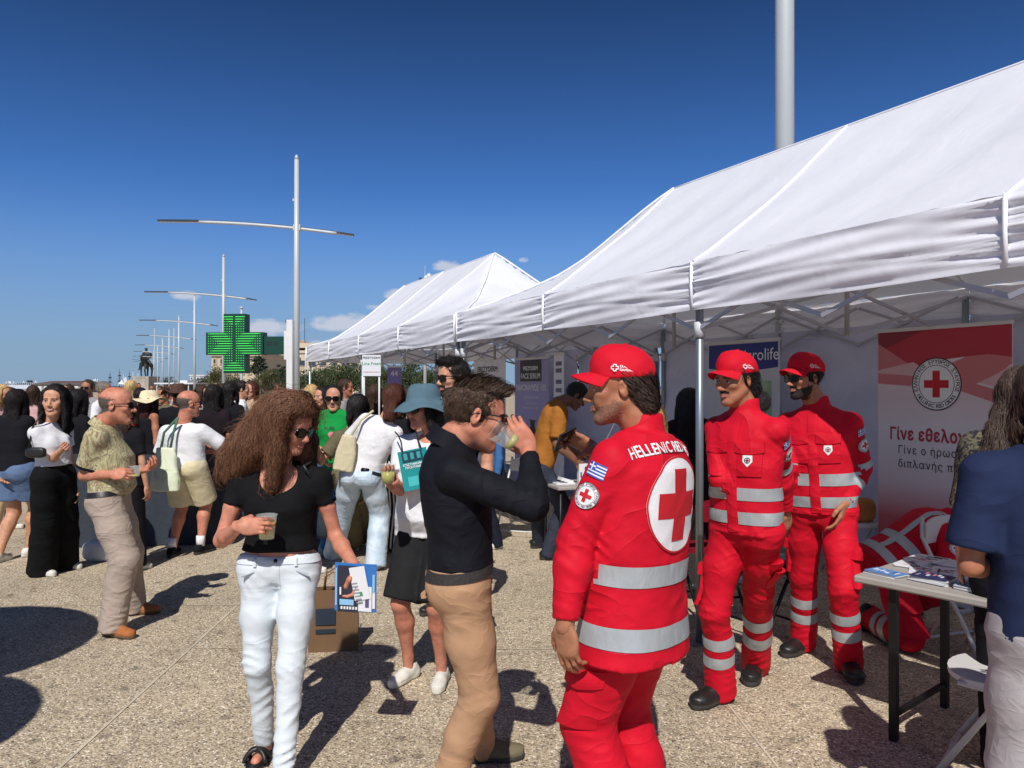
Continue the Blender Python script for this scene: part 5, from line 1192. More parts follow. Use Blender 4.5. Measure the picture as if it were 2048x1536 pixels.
# shed with brown roof
y = 200; xa, xb = (62 - 1024) / FPX * y, (172 - 1024) / FPX * y; t = thing('harbour_shed', 'long harbour shed with a low brown roof', 'shed', ((xa + xb) / 2, y, 0)); w = xb - xa
MB().box((0, 6, 1.1), (w, 12, 2.2)).build('wall', mat('shed_wall', srgb(150, 146, 142), .8), t); MB().add([(-w / 2 - .5, -.5, 2.05), (w / 2 + .5, -.5, 2.05), (w / 2 - 2, 6, 3.0), (-w / 2 + 2, 6, 3.0), (w / 2 + .5, 12.5, 2.05), (-w / 2 - .5, 12.5, 2.05)], [(0, 1, 2, 3), (3, 2, 4, 5), (0, 3, 5), (1, 4, 2)]).build('roof', mat('shed_roof', srgb(98, 78, 72), .8, var=.2, vscale=.5), t)
for i in range(9): MB().box((-w / 2 + (i + .5) * w / 9, -.1, 1.0), (w / 9 * .6, .2, 1.3)).build('door', mat('shed_door', srgb(205, 205, 200), .7), t)
# low white pavilion roof between the lamps and white stalls
y = 120; xa, xb = (308 - 1024) / FPX * y, (392 - 1024) / FPX * y; t = thing('pavilion', 'flat low white pavilion behind the lamp posts', 'pavilion', ((xa + xb) / 2, y, 0)); w = xb - xa
MB().box((0, 3, 2.05), (w, 6, .22)).build('roof', SHW, t); MB().box((w * .12, 3, 2.35), (w * .22, 4, .38)).build('roof_hatch', SHW, t)
for i in range(7): MB().tube([(-w / 2 + .3 + i * (w - .6) / 6, .3, 0), (-w / 2 + .3 + i * (w - .6) / 6, .3, 1.95)], .08, 6).build('column', SHW, t)
MB().box((0, 4.5, .97), (w * .9, .1, 1.92)).build('glass_wall', mat('pavilion_glass', srgb(96, 100, 104), .3), t)
for i, (px, y) in enumerate([(253, 150), (262, 150), (272, 150), (244, 150)]):
    x = (px - 1024) / FPX * y; t = thing('market_stall', ['small white peaked stall beside the feather flag', 'middle small white peaked stall by the pedestal', 'small white peaked stall against the pedestal', 'small white peaked stall behind the bald man'][i], 'stall', (x, y, 0), 0, 'small white stalls far off')
    MB().add([(-.55, -.55, 2.0), (.55, -.55, 2.0), (.55, .55, 2.0), (-.55, .55, 2.0), (0, 0, 2.9)], [(0, 1, 4), (1, 2, 4), (2, 3, 4), (3, 0, 4)]).build('roof', SHW, t)
    for sx_ in (-.5, .5):
        for sy_ in (-.5, .5): MB().tube([(sx_, sy_, 0), (sx_, sy_, 2.0)], .03, 5).build('leg', SHW, t)
x = (248 - 1024) / FPX * 120; t = thing('feather_flag', 'white feather flag standing by the tall masts', 'flag', (x, 120, 0)); MB().tube([(0, 0, 0), (0, 0, 2.6), (.1, 0, 3.0)], .03, 6).build('pole', SHW, t)
MB().prism([(0, .9), (.0, 2.6), (.12, 2.98), (.34, 3.0), (.42, 2.6), (.42, 1.2)], .015).build('flag_cloth', SHW, t)
# floodlight mast behind the far tent and an antenna
y = 45; p = W(850, 560, y); t = thing('floodlight_mast', 'floodlight mast with camera heads peeking over the far tent roof', 'mast', (p.x, y, 0)); MB().tube([(0, 0, 0), (0, 0, p.z)], .10, 8).build('pole', STEEL, t, True); MB().tube([(0, 0, p.z), (0, 0, p.z + .85)], .02, 6).build('antenna', STEEL, t)
MB().bar((-.25, 0, p.z - .05), (.3, 0, p.z + .12), .06).build('cross_bar', DARKST, t)
for dx, dz in ((-.22, -.02), (.08, .1), (.24, .22)): MB().lathe([(0, -.14), (.11, -.13), (.13, .10), (0, .12)], c=(dx, -.05, p.z + dz), n=10, R=Matrix.Rotation(1.2, 3, 'X')).build('floodlight', DARKST if dx < 0 else SIGNW, t, True)
# parasols beside the photographer, only their shade falls in view
PAR = cloth('parasol_cloth', (200, 196, 184), trans=.05)
def parasol(x, y, z, r, label):
    t = thing('parasol', label, 'parasol', (x, y, 0), 0, 'parasols by the photographer'); MB().tube([(0, 0, .04), (0, 0, z + .35)], .022, 8).build('pole', POLE, t, True); MB().lathe([(0, 0), (.25, 0), (.25, .05), (.04, .08), (0, .08)], n=18).build('base', DARKST, t)
    MB().lathe([(0, z + .42), (r * .5, z + .22), (r, z), (r * .97, z - .02), (r * .5, z + .19), (0, z + .38)], n=24).build('canopy', PAR, t)
parasol(-3.78, 2.85, 2.2, .88, 'parasol whose round shade falls across the paving'); parasol(-3.34, 1.36, 2.45, .80, 'second parasol nearer the photographer casting the lower shade')
# ------------------------------------------------------------ the people
FLAGB = mat('flag_blue', srgb(52, 84, 176), .6, var=.04)
def flag_layers(w, h):
    out = [(*rect2(w, h, 5, 5), 0, 0)]
    for i in range(5): out.append((*rect2(w, h / 9, 5, 2, 0, h / 2 - h / 18 - i * h * 2 / 9), 3, 1))
    out.append((*rect2(w * .42, h * 5 / 9, 4, 4, -w * .29, h * 2 / 9), 3, 1.3)); out.append((*rect2(w * .42, h / 9, 4, 2, -w * .29, h * 2 / 9), 0, 1.8)); out.append((*rect2(w * .07, h * 5 / 9, 2, 4, -w * .29, h * 2 / 9), 0, 1.8))
    return out
EM = [WHITE_P, BLACK_P, RED_P, FLAGB]
def suit(s, back=False, front=True, hem=-.30, armside=(0,), pocket=(0, 1), legs=True, bands=((.20, .32), (-.13, -.01)), waisted=.55, sleeves=2, hemw=1.06, legband=True):
    s.shirt(RED, 'jacket', g=.017, hem=hem, sleeve=.985, sr=.014, cuff=.042, collar=.062, fold=1.9, straight=waisted, hemw=hemw)
    s.trousers(RED, thigh=.098, knee=.080, calf=.076, ankle=.082, g=.010, fold=2.2, low=.055, waist=.10, seat=.8)
    T, TT = s.tree('jacket'), s.tree('trousers'); ln = (s.N - s.P).length
    for a, b in bands: band('reflective_stripe', s.P, s.N, a, b, T, REFL, s.root, s.side, .34, .0035, 96, 5)
    for i in (0, 1):
        E, Wr = s.E[i], s.Wr[i]; sleeves and band('sleeve_stripe', s.S[i], E, .84, .97, T, REFL, s.root, s.side, .12, .003, 40, 4); sleeves > 1 and band('sleeve_stripe', E, Wr, .40, .56, T, REFL, s.root, s.side, .12, .003, 40, 4)
        if legs:
            for a, b in ((.30, .44), (.54, .68)) if legband else (): band('trouser_stripe', s.K[i], s.A[i], a, b, TT, REFL, s.root, s.pside, .16, .003, 44, 4)
            k = (-1, 1)[i]; hp, kn = s.Hp[i], s.K[i]; c = lerp(hp, kn, .62) + Vector((k * .1, 0, 0)); vd = (hp - kn).normalized(); nn = Vector((k, .15, 0))
            flap('cargo_pocket', c - vd * .06, Vector((0, k, 0)) * 1, vd, nn, .135, .16, TT, RED, s.root, .009, bulge=.008); flap('pocket_flap', c + vd * .045, Vector((0, k, 0)), vd, nn, .145, .055, TT, RED, s.root, .016, True)
    if front:
        for k in (-1, 1):
            c = lerp(s.P, s.N, .66) + s.side * .085 * k; flap('chest_pocket', c - s.up * .045 + s.fr * .1, s.side, s.up, s.fr, .115, .13, T, RED, s.root, .008); flap('pocket_flap', c + s.up * .03 + s.fr * .1, s.side, s.up, s.fr, .13, .05, T, RED, s.root, .015, True)
        flap('front_placket', lerp(s.P, s.N, .38) + s.fr * .1, s.side, s.up, s.fr, .055, ln * 1.15, T, RED, s.root, .007, nu=5, nv=22)
        c = lerp(s.P, s.N, .60) - s.side * .085 + s.fr * .1
        sh = [(-.021, .026), (.021, .026), (.023, -.004), (.0, -.03), (-.023, -.004)]
        sh2 = [(x * .72, y * .72) for x, y in sh]; decal('chest_badge', [(sh, [(4, 3, 2, 1, 0)], 0, 0), (*disc2(.011, .014, 20, 2, 0, .002), 1, 1), (*rect2(.020, .006, 3, 2, 0, .002), 2, 1.2), (*rect2(.006, .022, 2, 3, 0, -.002), 1, 1.4)], c, -s.side, s.up, s.fr, T, EM, s.root, .014)
    for i in armside:
        k = (-1, 1)[i]; S, E = s.S[i], s.E[i]; vd = (S - E).normalized(); nn = s.J.get('armn'); nn = (s.Mi.to_3x3() @ Vector(nn)) if nn else s.side * k + s.fr * .25; nn = (nn - vd * nn.dot(vd)).normalized(); U = vd.cross(nn)
        O = lerp(S, E, .22) + nn * .05; decal('flag_patch', flag_layers(.066, .046), O, U, vd, nn, T, EM, s.root, .004)
        O = lerp(S, E, .50) + nn * .05; decal('arm_badge', emblem(.043), O, U, vd, nn, T, EM, s.root, .004)
    if back:
        for tz_, w_ in ((.905, .30), (-.335, .42)): flap('stitched_seam', lerp(s.P, s.N, tz_) - s.fr * .1, s.side, s.up, -s.fr, w_, .005, T, mat('dark_red_stitch', srgb(120, 8, 22), .8), s.root, .0025, nu=24, nv=2, bulge=0)
        nn = -s.fr; U = s.side; c = lerp(s.P, s.N, .60) + nn * .1
        decal('back_emblem', [(*disc2(.001, .158, 56, 12), 0, 0), (*disc2(.152, .158, 56, 2), 2, .6), (*rect2(.235, .082, 16, 8), 2, 1.2), (*rect2(.082, .235, 8, 16), 2, 1.4)], c, U, s.up, nn, T, EM, s.root, .0045, .0012)
        P_, F_ = text2d('HELLENIC RED CROSS', .047, .0009, 'CENTER', 1.0); P_ = [(x * .82, y + .186 - abs(x) ** 2 * .5) for x, y in P_]; decal('back_lettering', [(P_, F_, 0, 0)], c, U, s.up, nn, T, EM, s.root, .004)

# ---- volunteer seen from behind
pc = Human('person in red cross jacket seen from behind, big cross emblem on the back', (1275 - 1024) / FPX * 2.62, 2.62, (-.76, .65), 1.78, 'm', .008, SKIN['tan'], seed=1, build=1.16, sw=.188, pelvis=(1268, 1192, 0), neck=(1287, 866, .0), head=(1236, 778, -.01), hface=(-1, .03, -.06), twist=0,
           elbowL=(1150, 1085, -.14), handL=(1130, 1250, -.20), handR=(1196, 905, .30), hdirR=(-.8, .1, .5), thumbR=(0, -.6, .6), gripR='grip', gripL='relax', hdirL=(.1, 0, -1), thumbL=(-.5, .4, 0), armn=(-.55, -.83, 0), haircol=HAIRC['brown'])
pc.body(True, beard='stubble', smile=.6, nose=1.12); suit(pc, back=True, front=False, hem=-.33, armside=(0,), bands=((.135, .255), (-.22, -.095)), waisted=.95, sleeves=0, hemw=1.12, legband=False)
hair(pc, 'back', hairmat('hair_wavy', (58, 42, 36)), 1800, width=.005, sl=.06); cap_hat(pc, REDCAP, REDCAP, side=-1); pc.shoes(LEATHER, RUBBER, 'boot')
# ---- moustached volunteer
pd_ = Human('person with moustache in full red uniform and cap beside the tent leg', (1480 - 1024) / FPX * 3.85, 3.85, (-.72, -.69), 1.80, 'm', .008, SKIN['tan'], seed=2, build=.96, sw=.165, armn=(.35, -1, 0), pelvis=(1492, 1050, 0), neck=(1490, 826, 0), head=(1470, 762, -.03), hface=(-.86, -.50, -.10),
            elbowL=(1560, 938, .08), handL=(1572, 1035, .18), elbowR=(1440, 930, .0), handR=(1445, 1030, .16), footR=(1440, 1402), footL=(1512, 1350), toeR=(-.8, -.55), toeL=(-.45, -.85), haircol=HAIRC['black'])
pd_.body(True, beard='moustache', nose=1.12, brow=1.2); suit(pd_, hem=-.06, armside=(0,), bands=((.25, .36), (.04, .15)), sleeves=1)
hair(pd_, 'back', HAIRC['black'], 1500, width=.004, sl=.04, cut=.012); cap_hat(pd_, REDCAP, REDCAP, hole=False, side=-1); pd_.shoes(LEATHER, RUBBER, 'boot', 1.08)
# ---- bearded volunteer
pe = Human('bearded person in red uniform wearing sunglasses and a cap before the tent wall', (1635 - 1024) / FPX * 4.5, 4.5, (-.60, -.80), 1.80, 'm', .009, SKIN['tan'], seed=3, pelvis=(1645, 1013, 0), neck=(1634, 817, 0), head=(1608, 757, -.03), hface=(-.93, -.34, -.05), build=1.0, armn=(.35, -1, 0),
           elbowL=(1722, 925, -.04), handL=(1684, 1020, -.16), hdirL=(-.3, -.1, -1), elbowR=(1575, 925, 0), handR=(1565, 1020, .12), footR=(1606, 1302), footL=(1697, 1345), toeR=(-.8, -.6), toeL=(-.2, -1), haircol=HAIRC['black'], stubm=FULLB)
pe.body(True, beard='full', nose=1.1); suit(pe, hem=-.06, armside=(0,), bands=((.24, .36), (.02, .13)))
hair(pe, 'short', HAIRC['black'], 700, side=.0); cap_hat(pe, REDCAP, REDCAP, hole=False, side=-1); glasses(pe, GLF, LENS); pe.shoes(LEATHER, RUBBER, 'boot', 1.08)

# ---- woman with the big curly hair
JEANW = cloth('pale_jeans', (212, 220, 226), .8, var=.05, bump=.38, bscale=10, stretch=(.6, .6, 1.8))
pa = Human('person with big curly auburn hair, black top and pale jeans, holding juice', (562 - 1024) / FPX * 3.35, 3.35, (.10, -1), 1.64, 'f', .008, SKIN['ruddy'], seed=4, legscale=.66, pelvis=(560, 1128, 0), neck=(562, 925, .02), head=(582, 853, -.02), hface=(.88, -.44, -.34), sw=.168, build=1.06,
           elbowR=(446, 1070, -.05), handR=(492, 1043, -.28), hdirR=(1, -.12, .03), thumbR=(0, .35, 1), gripR='grip', elbowL=(664, 1045, .06), handL=(700, 1118, -.06), hdirL=(.22, -.1, -1), thumbL=(-.2, -1, 0), gripL='pinch', footR=(528, 1512), footL=(566, 1578), toeR=(-.05, -1), toeL=(.15, -1), haircol=HAIRC['brown'])
pa.body(True, nose=1.1, jaw=1.0, smile=.3); pa.shirt(BLACKJ, 'top', g=.007, hem=.15, sleeve=.26, sr=.008, fold=.6, straight=.25, scoop=((.075, -.045), (.085, .08, .085)))
pa.trousers(JEANW, 'jeans', waist=.10, thigh=.080, knee=.053, calf=.047, ankle=.042, g=.001, fold=2.0, low=.02)
TJ = pa.tree('jeans'); band('waistband', pa.P, pa.N, .035, .105, TJ, JEANW, pa.root, pa.side, .3, .005, 80, 4)
flap('jeans_button', lerp(pa.P, pa.N, .07) + pa.fr * .12, pa.side, pa.up, pa.fr, .014, .014, TJ, GLF, pa.root, .010, nu=4, nv=4); flap('fly_seam', pa.P + pa.fr * .12 + Vector((0, 0, -.045)), Vector((1, 0, .1)), Vector((0, 0, 1)), Vector((0, 1, 0)), .032, .11, TJ, JEANW, pa.root, .003, nu=5, nv=8)
for q in (-1, 1):
    flap('pocket_seam', pa.P + Vector((q * .10, .1, -.015)), Vector((1, 0, q * -.35)), Vector((0, 0, 1)), Vector((q * .5, 1, 0)), .085, .010, TJ, mat('denim_stitch', srgb(170, 178, 186), .8), pa.root, .003, nu=7, nv=3); flap('belt_loop', lerp(pa.P, pa.N, .07) + pa.fr * .1 + pa.side * q * .085, pa.side, pa.up, pa.fr, .012, .045, TJ, JEANW, pa.root, .009, nu=3, nv=4)
hair(pa, 'long', HAIRC['curly'], 11000, length=.24, width=.0030, vol=2.3, down=.34, wide=.135, thick=.115, back=-.088, dy=-.13, wav=.015, sdown=-.26, fwd=.03, fly=1600)
glasses(pa, GLF, LENS)
b = MB(); Rr, k_ = pa.hx[1][0], 1; c = pa.Wr[1] + Rr.col[0] * .112 * pa.sc + Rr.col[1] * (-.012) - Rr.col[2] * .004; b.tube([c + (Rr.col[1] * cos(a) + Rr.col[2] * sin(a)) * .0105 for a in [i * .35 for i in range(19)]], .0018, 6, 0, False); b.build('ring', mat('gold', srgb(212, 170, 90), .25, metal=.9, var=0), pa.root)
for i in (0, 1):   # sandals
    d = pa.toe[i]; R = Matrix((Vector((d.y, -d.x, 0)), d, Vector((0, 0, 1)))).transposed(); base = Vector((pa.A[i].x, pa.A[i].y, 0)); sd_ = MB(); P = [(.042 * cos(a) * (1 - .12 * (sin(a) < 0)), .055 + .115 * sin(a)) for a in [2 * pi * k / 24 for k in range(24)]]
    V = [base + R @ Vector((x, y, z)) for z in (.002, .022) for x, y in P]; sd_.add(V, [tuple(range(24))[::-1], tuple(range(24, 48))] + [(k, (k + 1) % 24, (k + 1) % 24 + 24, k + 24) for k in range(24)])
    for y0, y1 in ((.05, .11), (.11, .05)): sd_.tube([base + R @ Vector((.046 * cos(a) * 1.0, y0 + (y1 - y0) * (1 - a / pi), .020 + .05 * sin(a))) for a in [pi * k / 10 for k in range(11)]], .011, 6)
    sd_.build('sandal', LEATHER, pa.root, True)
V, F = shoe_mesh('sneaker')[0:2]
# ---- drinking man in black shirt
CHINO = cloth('khaki_chinos', (184, 146, 114), .85, var=.08, bump=.5, bscale=10)
pb = Human('person in a black shirt and khaki chinos drinking from a plastic cup', (912 - 1024) / FPX * 2.87, 2.87, (1, .10), 1.80, 'm', .008, SKIN['ruddy'], seed=5, pelvis=(922, 1146, .02), neck=(900, 890, .0), head=(952, 832, -.01), hface=(.97, .16, -.20), hscale=1.07, build=1.0,
           elbowR=(1030, 995, -.20), handR=(1060, 930, -.06), hdirR=(-.5, .05, .85), thumbR=(-.85, 0, -.5), gripR='grip', handL=(940, 1120, .2), poleL=(-1, 0, -.3), footR=(888, 1645), footL=(962, 1522), toeR=(1, -.25), toeL=(1, .15), haircol=HAIRC['brown'])
pb.body(True, nose=1.05); SHB = cloth('black_shirt', (24, 25, 32), .7, var=.08, bump=.7, bscale=11)
pb.shirt(SHB, 'shirt', g=.014, hem=.03, sleeve=.975, sr=.011, cuff=.036, collar=.012, fold=1.6, straight=.55, hemw=1.0); collar(pb, SHB); pb.trousers(CHINO, 'chinos', waist=.12, thigh=.100, knee=.072, calf=.066, ankle=.064, g=.012, fold=1.2)
hair(pb, 'quiff', hairmat('hair_short_brown', (74, 57, 46), .35), 3200, width=.0026, sl=.018, hz=.088, side=.0, q=.75, vol=.7); glasses(pb, GLF, LENS)
band('belt', pb.P, pb.N, .035, .105, pb.tree('chinos'), mat('woven_belt', srgb(44, 40, 38), .8, var=.4, vscale=90, bump=.8, bscale=120, bdist=.004), pb.root, pb.side, .3, .006, 72, 3)
T = pb.tree('chinos'); flap('hip_pocket', pb.P + Vector((.09, -.2, -.05)), Vector((1, 0, 0)), Vector((0, 0, 1)), Vector((.35, -1, 0)), .12, .014, T, CHINO, pb.root, .006); pb.shoes(cloth('olive_shoe', (112, 104, 84)), RUBBER, 'sneaker')
# ---- bald man, palm shirt
PALM = two_tone('palm_print', [(120, 128, 88), (170, 166, 126), (196, 190, 152), (132, 110, 86), (178, 172, 134)], 15, (.38, .47, .56, .66), distortion=2.8, stretch=(1, 1, .55)); LINEN = cloth('linen', (170, 154, 142), .9, var=.08, bump=.8, bscale=14)
ph_ = Human('bald person in a palm print shirt and linen trousers holding a cup', (218 - 1024) / FPX * 5.25, 5.25, (1, .22), 1.70, 'm', .008, SKIN['ruddy'], seed=6, pelvis=(218, 995, 0), neck=(205, 852, 0), head=(233, 812, -.01), hface=(.97, .22, -.02), hscale=1.08, build=.98,
            elbowR=(166, 962, -.10), handR=(262, 948, -.26), hdirR=(1, -.1, .12), thumbR=(0, .5, .9), gripR='pinch', handL=(285, 940, .12), gripL='pinch', footR=(226, 1272), footL=(268, 1228), toeR=(.95, -.35), toeL=(1, .1))
ph_.body(True, bald=True, nose=1.2); ph_.shirt(PALM, 'shirt', g=.016, hem=.03, sleeve=.48, sr=.022, cuff=.072, collar=.008, fold=1.6, belly=.05, straight=.7); collar(ph_, PALM); ph_.trousers(LINEN, 'trousers', waist=.14, thigh=.112, knee=.098, calf=.092, ankle=.085, g=.014, fold=1.8)
glasses(ph_, GLF, LENS); ph_.shoes(TANSHOE, mat('crepe_sole', srgb(110, 82, 52), .8), 'sneaker'); band('belt', ph_.P, ph_.N, .05, .12, ph_.tree('trousers'), LEATHER, ph_.root, ph_.side, .35, .006, 60, 3)
band('sleeve_trim', ph_.S[1], ph_.E[1], .70, .77, ph_.tree('shirt'), BLACK_C, ph_.root, ph_.side, .2, .003, 40, 3)
# ---- woman with the bucket hat
pw = Human('person in a grey blue bucket hat and white tee holding a cup', (850 - 1024) / FPX * 4.3, 4.3, (-.30, -.95), 1.66, 'f', .009, SKIN['ruddy'], seed=7, legscale=.86, pelvis=(862, 1055, 0), neck=(862, 868, 0), head=(846, 817, -.03), hface=(-.66, -.72, -.06), build=1.14, sw=.165,
           elbowR=(800, 985, -.12), handR=(784, 968, -.32), hdirR=(-.1, -.5, .9), thumbR=(.9, 0, .2), gripR='grip', haircol=HAIRC['black'])
pw.body(True, smile=.5, nose=1.1); pw.shirt(WHITE_C, 'tee', g=.022, hem=-.08, sleeve=.42, sr=.022, cuff=.07, fold=1.6, straight=.8, belly=.03, scoop=((.07, .0), (.075, .07, .05))); pw.trousers(cloth('dark_shorts', (38, 38, 40)), 'shorts', end=.48, waist=.12, thigh=.098, knee=.082, g=.008)
hair(pw, 'bob', HAIRC['black'], 900, length=.10, width=.005, down=.10, vol=.8, sdown=-.06, wav=.006, top=.05); hat(pw, cloth('bucket_hat', (86, 112, 126), .85, bump=.4), 'bucket'); glasses(pw, GLF, LENS, big=1.1); pw.shoes(WSHOE, WSOLE, 'chunky')
# ---- bearded man behind
px_ = Human('tall bearded person with black quiff and sunglasses behind the drinking man', (905 - 1024) / FPX * 5.6, 5.6, (-.5, -.85), 1.86, 'm', .011, SKIN['fair'], seed=8, head=(906, 757, -.03), neck=(918, 806, 0), hface=(-.80, -.55, -.04), hscale=1.12, haircol=HAIRC['black'], stubm=FULLB)
px_.body(True, beard='full'); px_.shirt(BLACK_C, 'tee', sleeve=.5); px_.trousers(BLACK_C); hair(px_, 'quiff', HAIRC['black'], 1200, side=-.01); glasses(px_, GLF, LENS); px_.shoes(LEATHER, RUBBER)
# ---- man in orange polo leaning over the small table
POLO = cloth('mustard_polo', (164, 106, 46), .85, bump=.6); DENIM = cloth('dark_grey_denim', (56, 60, 74), .85, bump=.6, bscale=14)
py_ = Human('person in a mustard polo shirt bending over a small table inside the tent', (1082 - 1024) / FPX * 7.3, 7.3, (1, .15), 1.80, 'm', .011, SKIN['brown'], seed=9, pelvis=(1078, 932, 0), neck=(1118, 806, 0), head=(1152, 792, 0), hface=(.85, .05, -.65), elbowR=(1116, 868, -.2), handR=(1148, 918, -.2), hdirR=(.5, 0, -.9), handL=(1152, 905, .15), gripR='pinch', footR=(1098, 1120), footL=(1078, 1096), haircol=HAIRC['black'])
py_.body(True); py_.shirt(POLO, 'polo_shirt', g=.018, hem=-.04, sleeve=.5, sr=.02, fold=1.4, collar=.02); py_.trousers(DENIM, 'jeans', thigh=.10, knee=.08, calf=.075, ankle=.07, fold=1.4); hair(py_, 'short', HAIRC['black'], 300); py_.shoes(LEATHER, RUBBER)
# ---- woman in navy at the brochure table
NAVY = cloth('navy_tee', (36, 46, 76), .8, var=.10, bump=.6, bscale=7); GREYP = cloth('light_grey_trousers', (176, 170, 172), .85, bump=.4, bscale=14)
pf = Human('person in a navy tee and light trousers with back turned at the brochure table', (2120 - 1024) / FPX * 2.3, 2.3, (.15, 1), 1.70, 'f', .009, SKIN['tan'], seed=10, pelvis=(2128, 1255, 0), neck=(2104, 893, .0), build=1.12, sw=.19, elbowL=(1948, 1085, .03), handL=(2010, 1130, .28), handR=(2200, 1130, .25), haircol=HAIRC['brown'])
pf.body(False); pf.shirt(NAVY, 'tee', g=.02, hem=-.03, sleeve=.5, sr=.026, cuff=.078, fold=1.5, straight=.75); pf.trousers(GREYP, 'trousers', waist=.12, thigh=.10, knee=.09, calf=.088, ankle=.085, fold=1.5); hair(pf, 'long', HAIRC['brown'], 300, down=.2); pf.shoes(WSHOE, WSOLE)
FLORAL = two_tone('floral_print', [(30, 34, 44), (38, 42, 54), (120, 112, 84), (66, 62, 52), (36, 38, 50)], 30, (.42, .56, .62, .7), distortion=2.0)
pg_ = Human('long haired person in a dark floral blouse in front of the red cross banner', (2048 - 1024) / FPX * 3.25, 3.25, (.55, .8), 1.66, 'f', .009, SKIN['olive'], seed=11, pelvis=(2036, 1065, 0), neck=(2038, 862, 0), head=(2050, 795, 0), hface=(.85, .45, -.25), build=1.1, haircol=HAIRC['brown'])
pg_.body(False); pg_.shirt(FLORAL, 'blouse', g=.022, hem=-.25, sleeve=.7, sr=.03, cuff=.06, fold=1.3); pg_.trousers(BLACK_C); hair(pg_, 'long', hairmat('hair_ash_brown', (78, 62, 54)), 1500, length=.3, down=.36, wide=.10, thick=.04, back=-.06, dy=-.05, wav=.006, vol=1.1); pg_.shoes(LEATHER, RUBBER)
# ---- kneeling volunteer
pk = Human('person in red uniform crouching behind the brochure table', (1790 - 1024) / FPX * 5.0, 5.0, (1, .05), 1.76, 'm', .010, SKIN['tan'], seed=12, build=1.12, pelvis=(1768, 1120, 0), neck=(1890, 1040, .0), head=(1935, 1065, -.05), hface=(.8, 0, -.6), handR=(1950, 1160, -.25), handL=(1950, 1160, .2), footR=(1745, 1262), footL=(1800, 1235), toeR=(1, -.2), kpoleR=(1, 0, .2), kpoleL=(1, 0, .5), armn=(.05, -1, .1), haircol=HAIRC['black'])
pk.body(False); suit(pk, front=False, hem=-.2, armside=(1,), bands=((.20, .33), (-.10, .03)))
for q in (1,):
    A_, B_ = pk.P + pk.side * .06 * q, pk.N + pk.side * .06 * q
    V_ = []
    V_ = project([(x, y) for x in (-.024, 0, .024) for y in [k * .03 for k in range(-5, 12)]], lerp(pk.P, pk.N, .35) - pk.fr * .12 + pk.side * .09 * q, pk.side, pk.up, -pk.fr, pk.tree('jacket'), .004); obj('shoulder_stripe', V_, grid_faces(3, 17), REFL, pk.root, smooth=True)
hair(pk, 'short', HAIRC['black'], 300); pk.shoes(LEATHER, RUBBER, 'boot')

# ---- the queue, from the picture's edge inwards
BLK = cloth('black_rib', (26, 26, 31)); SHORTD = cloth('denim_shorts', (96, 118, 152), bump=.7); WIDEB = cloth('black_wide_trousers', (21, 21, 23), bump=.8, bscale=5); CREAM = cloth('cream_shorts', (212, 200, 166)); OLIVE = cloth('olive_linen', (104, 98, 76), bump=.8, bscale=9); GREEN = cloth('green_tee', (24, 140, 66)); JEANL = two_tone('light_wash_denim', [(150, 174, 196), (178, 198, 216), (204, 218, 230), (188, 206, 222)], 5, (.4, .55, .7), distortion=.6, bump=.6); ZEBRA = two_tone('zebra_stripe', [(22, 22, 26), (206, 204, 200)], 9, (.66,), kind='wave', distortion=5, stretch=(1, 1, .35)); PINK = cloth('pink_top', (214, 172, 170)); BEIGE = cloth('beige_tee', (196, 170, 140)); REDT = cloth('red_tee', (176, 26, 48)); GREY = cloth('grey_shirt', (148, 144, 150)); DRESSB = cloth('dark_dress', (34, 26, 32)); BLUEJ = cloth('blue_denim', (62, 104, 156)); NAVYT = cloth('navy_trousers', (30, 34, 48))
def quick(label, px, d, face, H, sex, sk, top, bot, hr=None, hcol='dark', seed=0, botk='trousers', near=False, hk=None, tk=None, bk=None, shoe=None, h=.015, legs=1, bodyk=None, **J):
    s = Human(label, (px - 1024) / FPX * d, d, face, H, sex, h, SKIN[sk], seed=seed, haircol=HAIRC[hcol], legs=1 if botk in ('shorts',) or legs == 2 else 0, **{'legscale': 1, **J})
    s.body(near, **(bodyk or {})); s.shirt(top, **{'name': 'top', **(tk or {})})
    if botk == 'trousers': s.trousers(bot, **(bk or {}))
    elif botk == 'shorts': s.trousers(bot, 'shorts', **{'end': .4, **(bk or {})})
    elif botk == 'skirt': s.skirt(bot, **(bk or {}))
    if hr: hair(s, hr, HAIRC[hcol], near=False, **{'n': 350, **(hk or {})})
    s.shoes(shoe or WSHOE, WSOLE if (shoe or WSHOE) is WSHOE else RUBBER, 'sneaker'); return s
gi = quick('smiling dark haired person in a white cropped tee and wide black trousers', 104, 6.6, (.86, -.35), 1.64, 'f', 'fair', WHITE_C, WIDEB, 'long', 'black', 21, near=True, h=.010, pelvis=(108, 950, 0), neck=(100, 846, 0), head=(110, 803, -.03), hface=(.12, -.98, 0), hscale=1.18, hk=dict(n=1600, down=.28, length=.3, wide=.09, sdown=-.22, vol=.9), tk=dict(hem=.18, sleeve=.33, g=.008, sr=.014, name='tee'), bodyk=dict(smile=1.0, nose=.9),
           bk=dict(waist=.22, thigh=.105, knee=.105, calf=.112, ankle=.122, g=.008, fold=1.8, calfpush=0, name='wide_trousers'), elbowR=(88, 898, -.1), handR=(138, 884, -.25), gripR='pinch', footR=(85, 1150), footL=(128, 1138), toeR=(.9, -.4), toeL=(1, 0))
MB().tube([gi.hc + Vector((-.06 + .12 * i / 10, .0, .02)) * 1.0 + Vector((0, 0, .09 * sin(pi * i / 10))) for i in range(11)], .012, 6).build('hairband', BLK, gi.root, True)
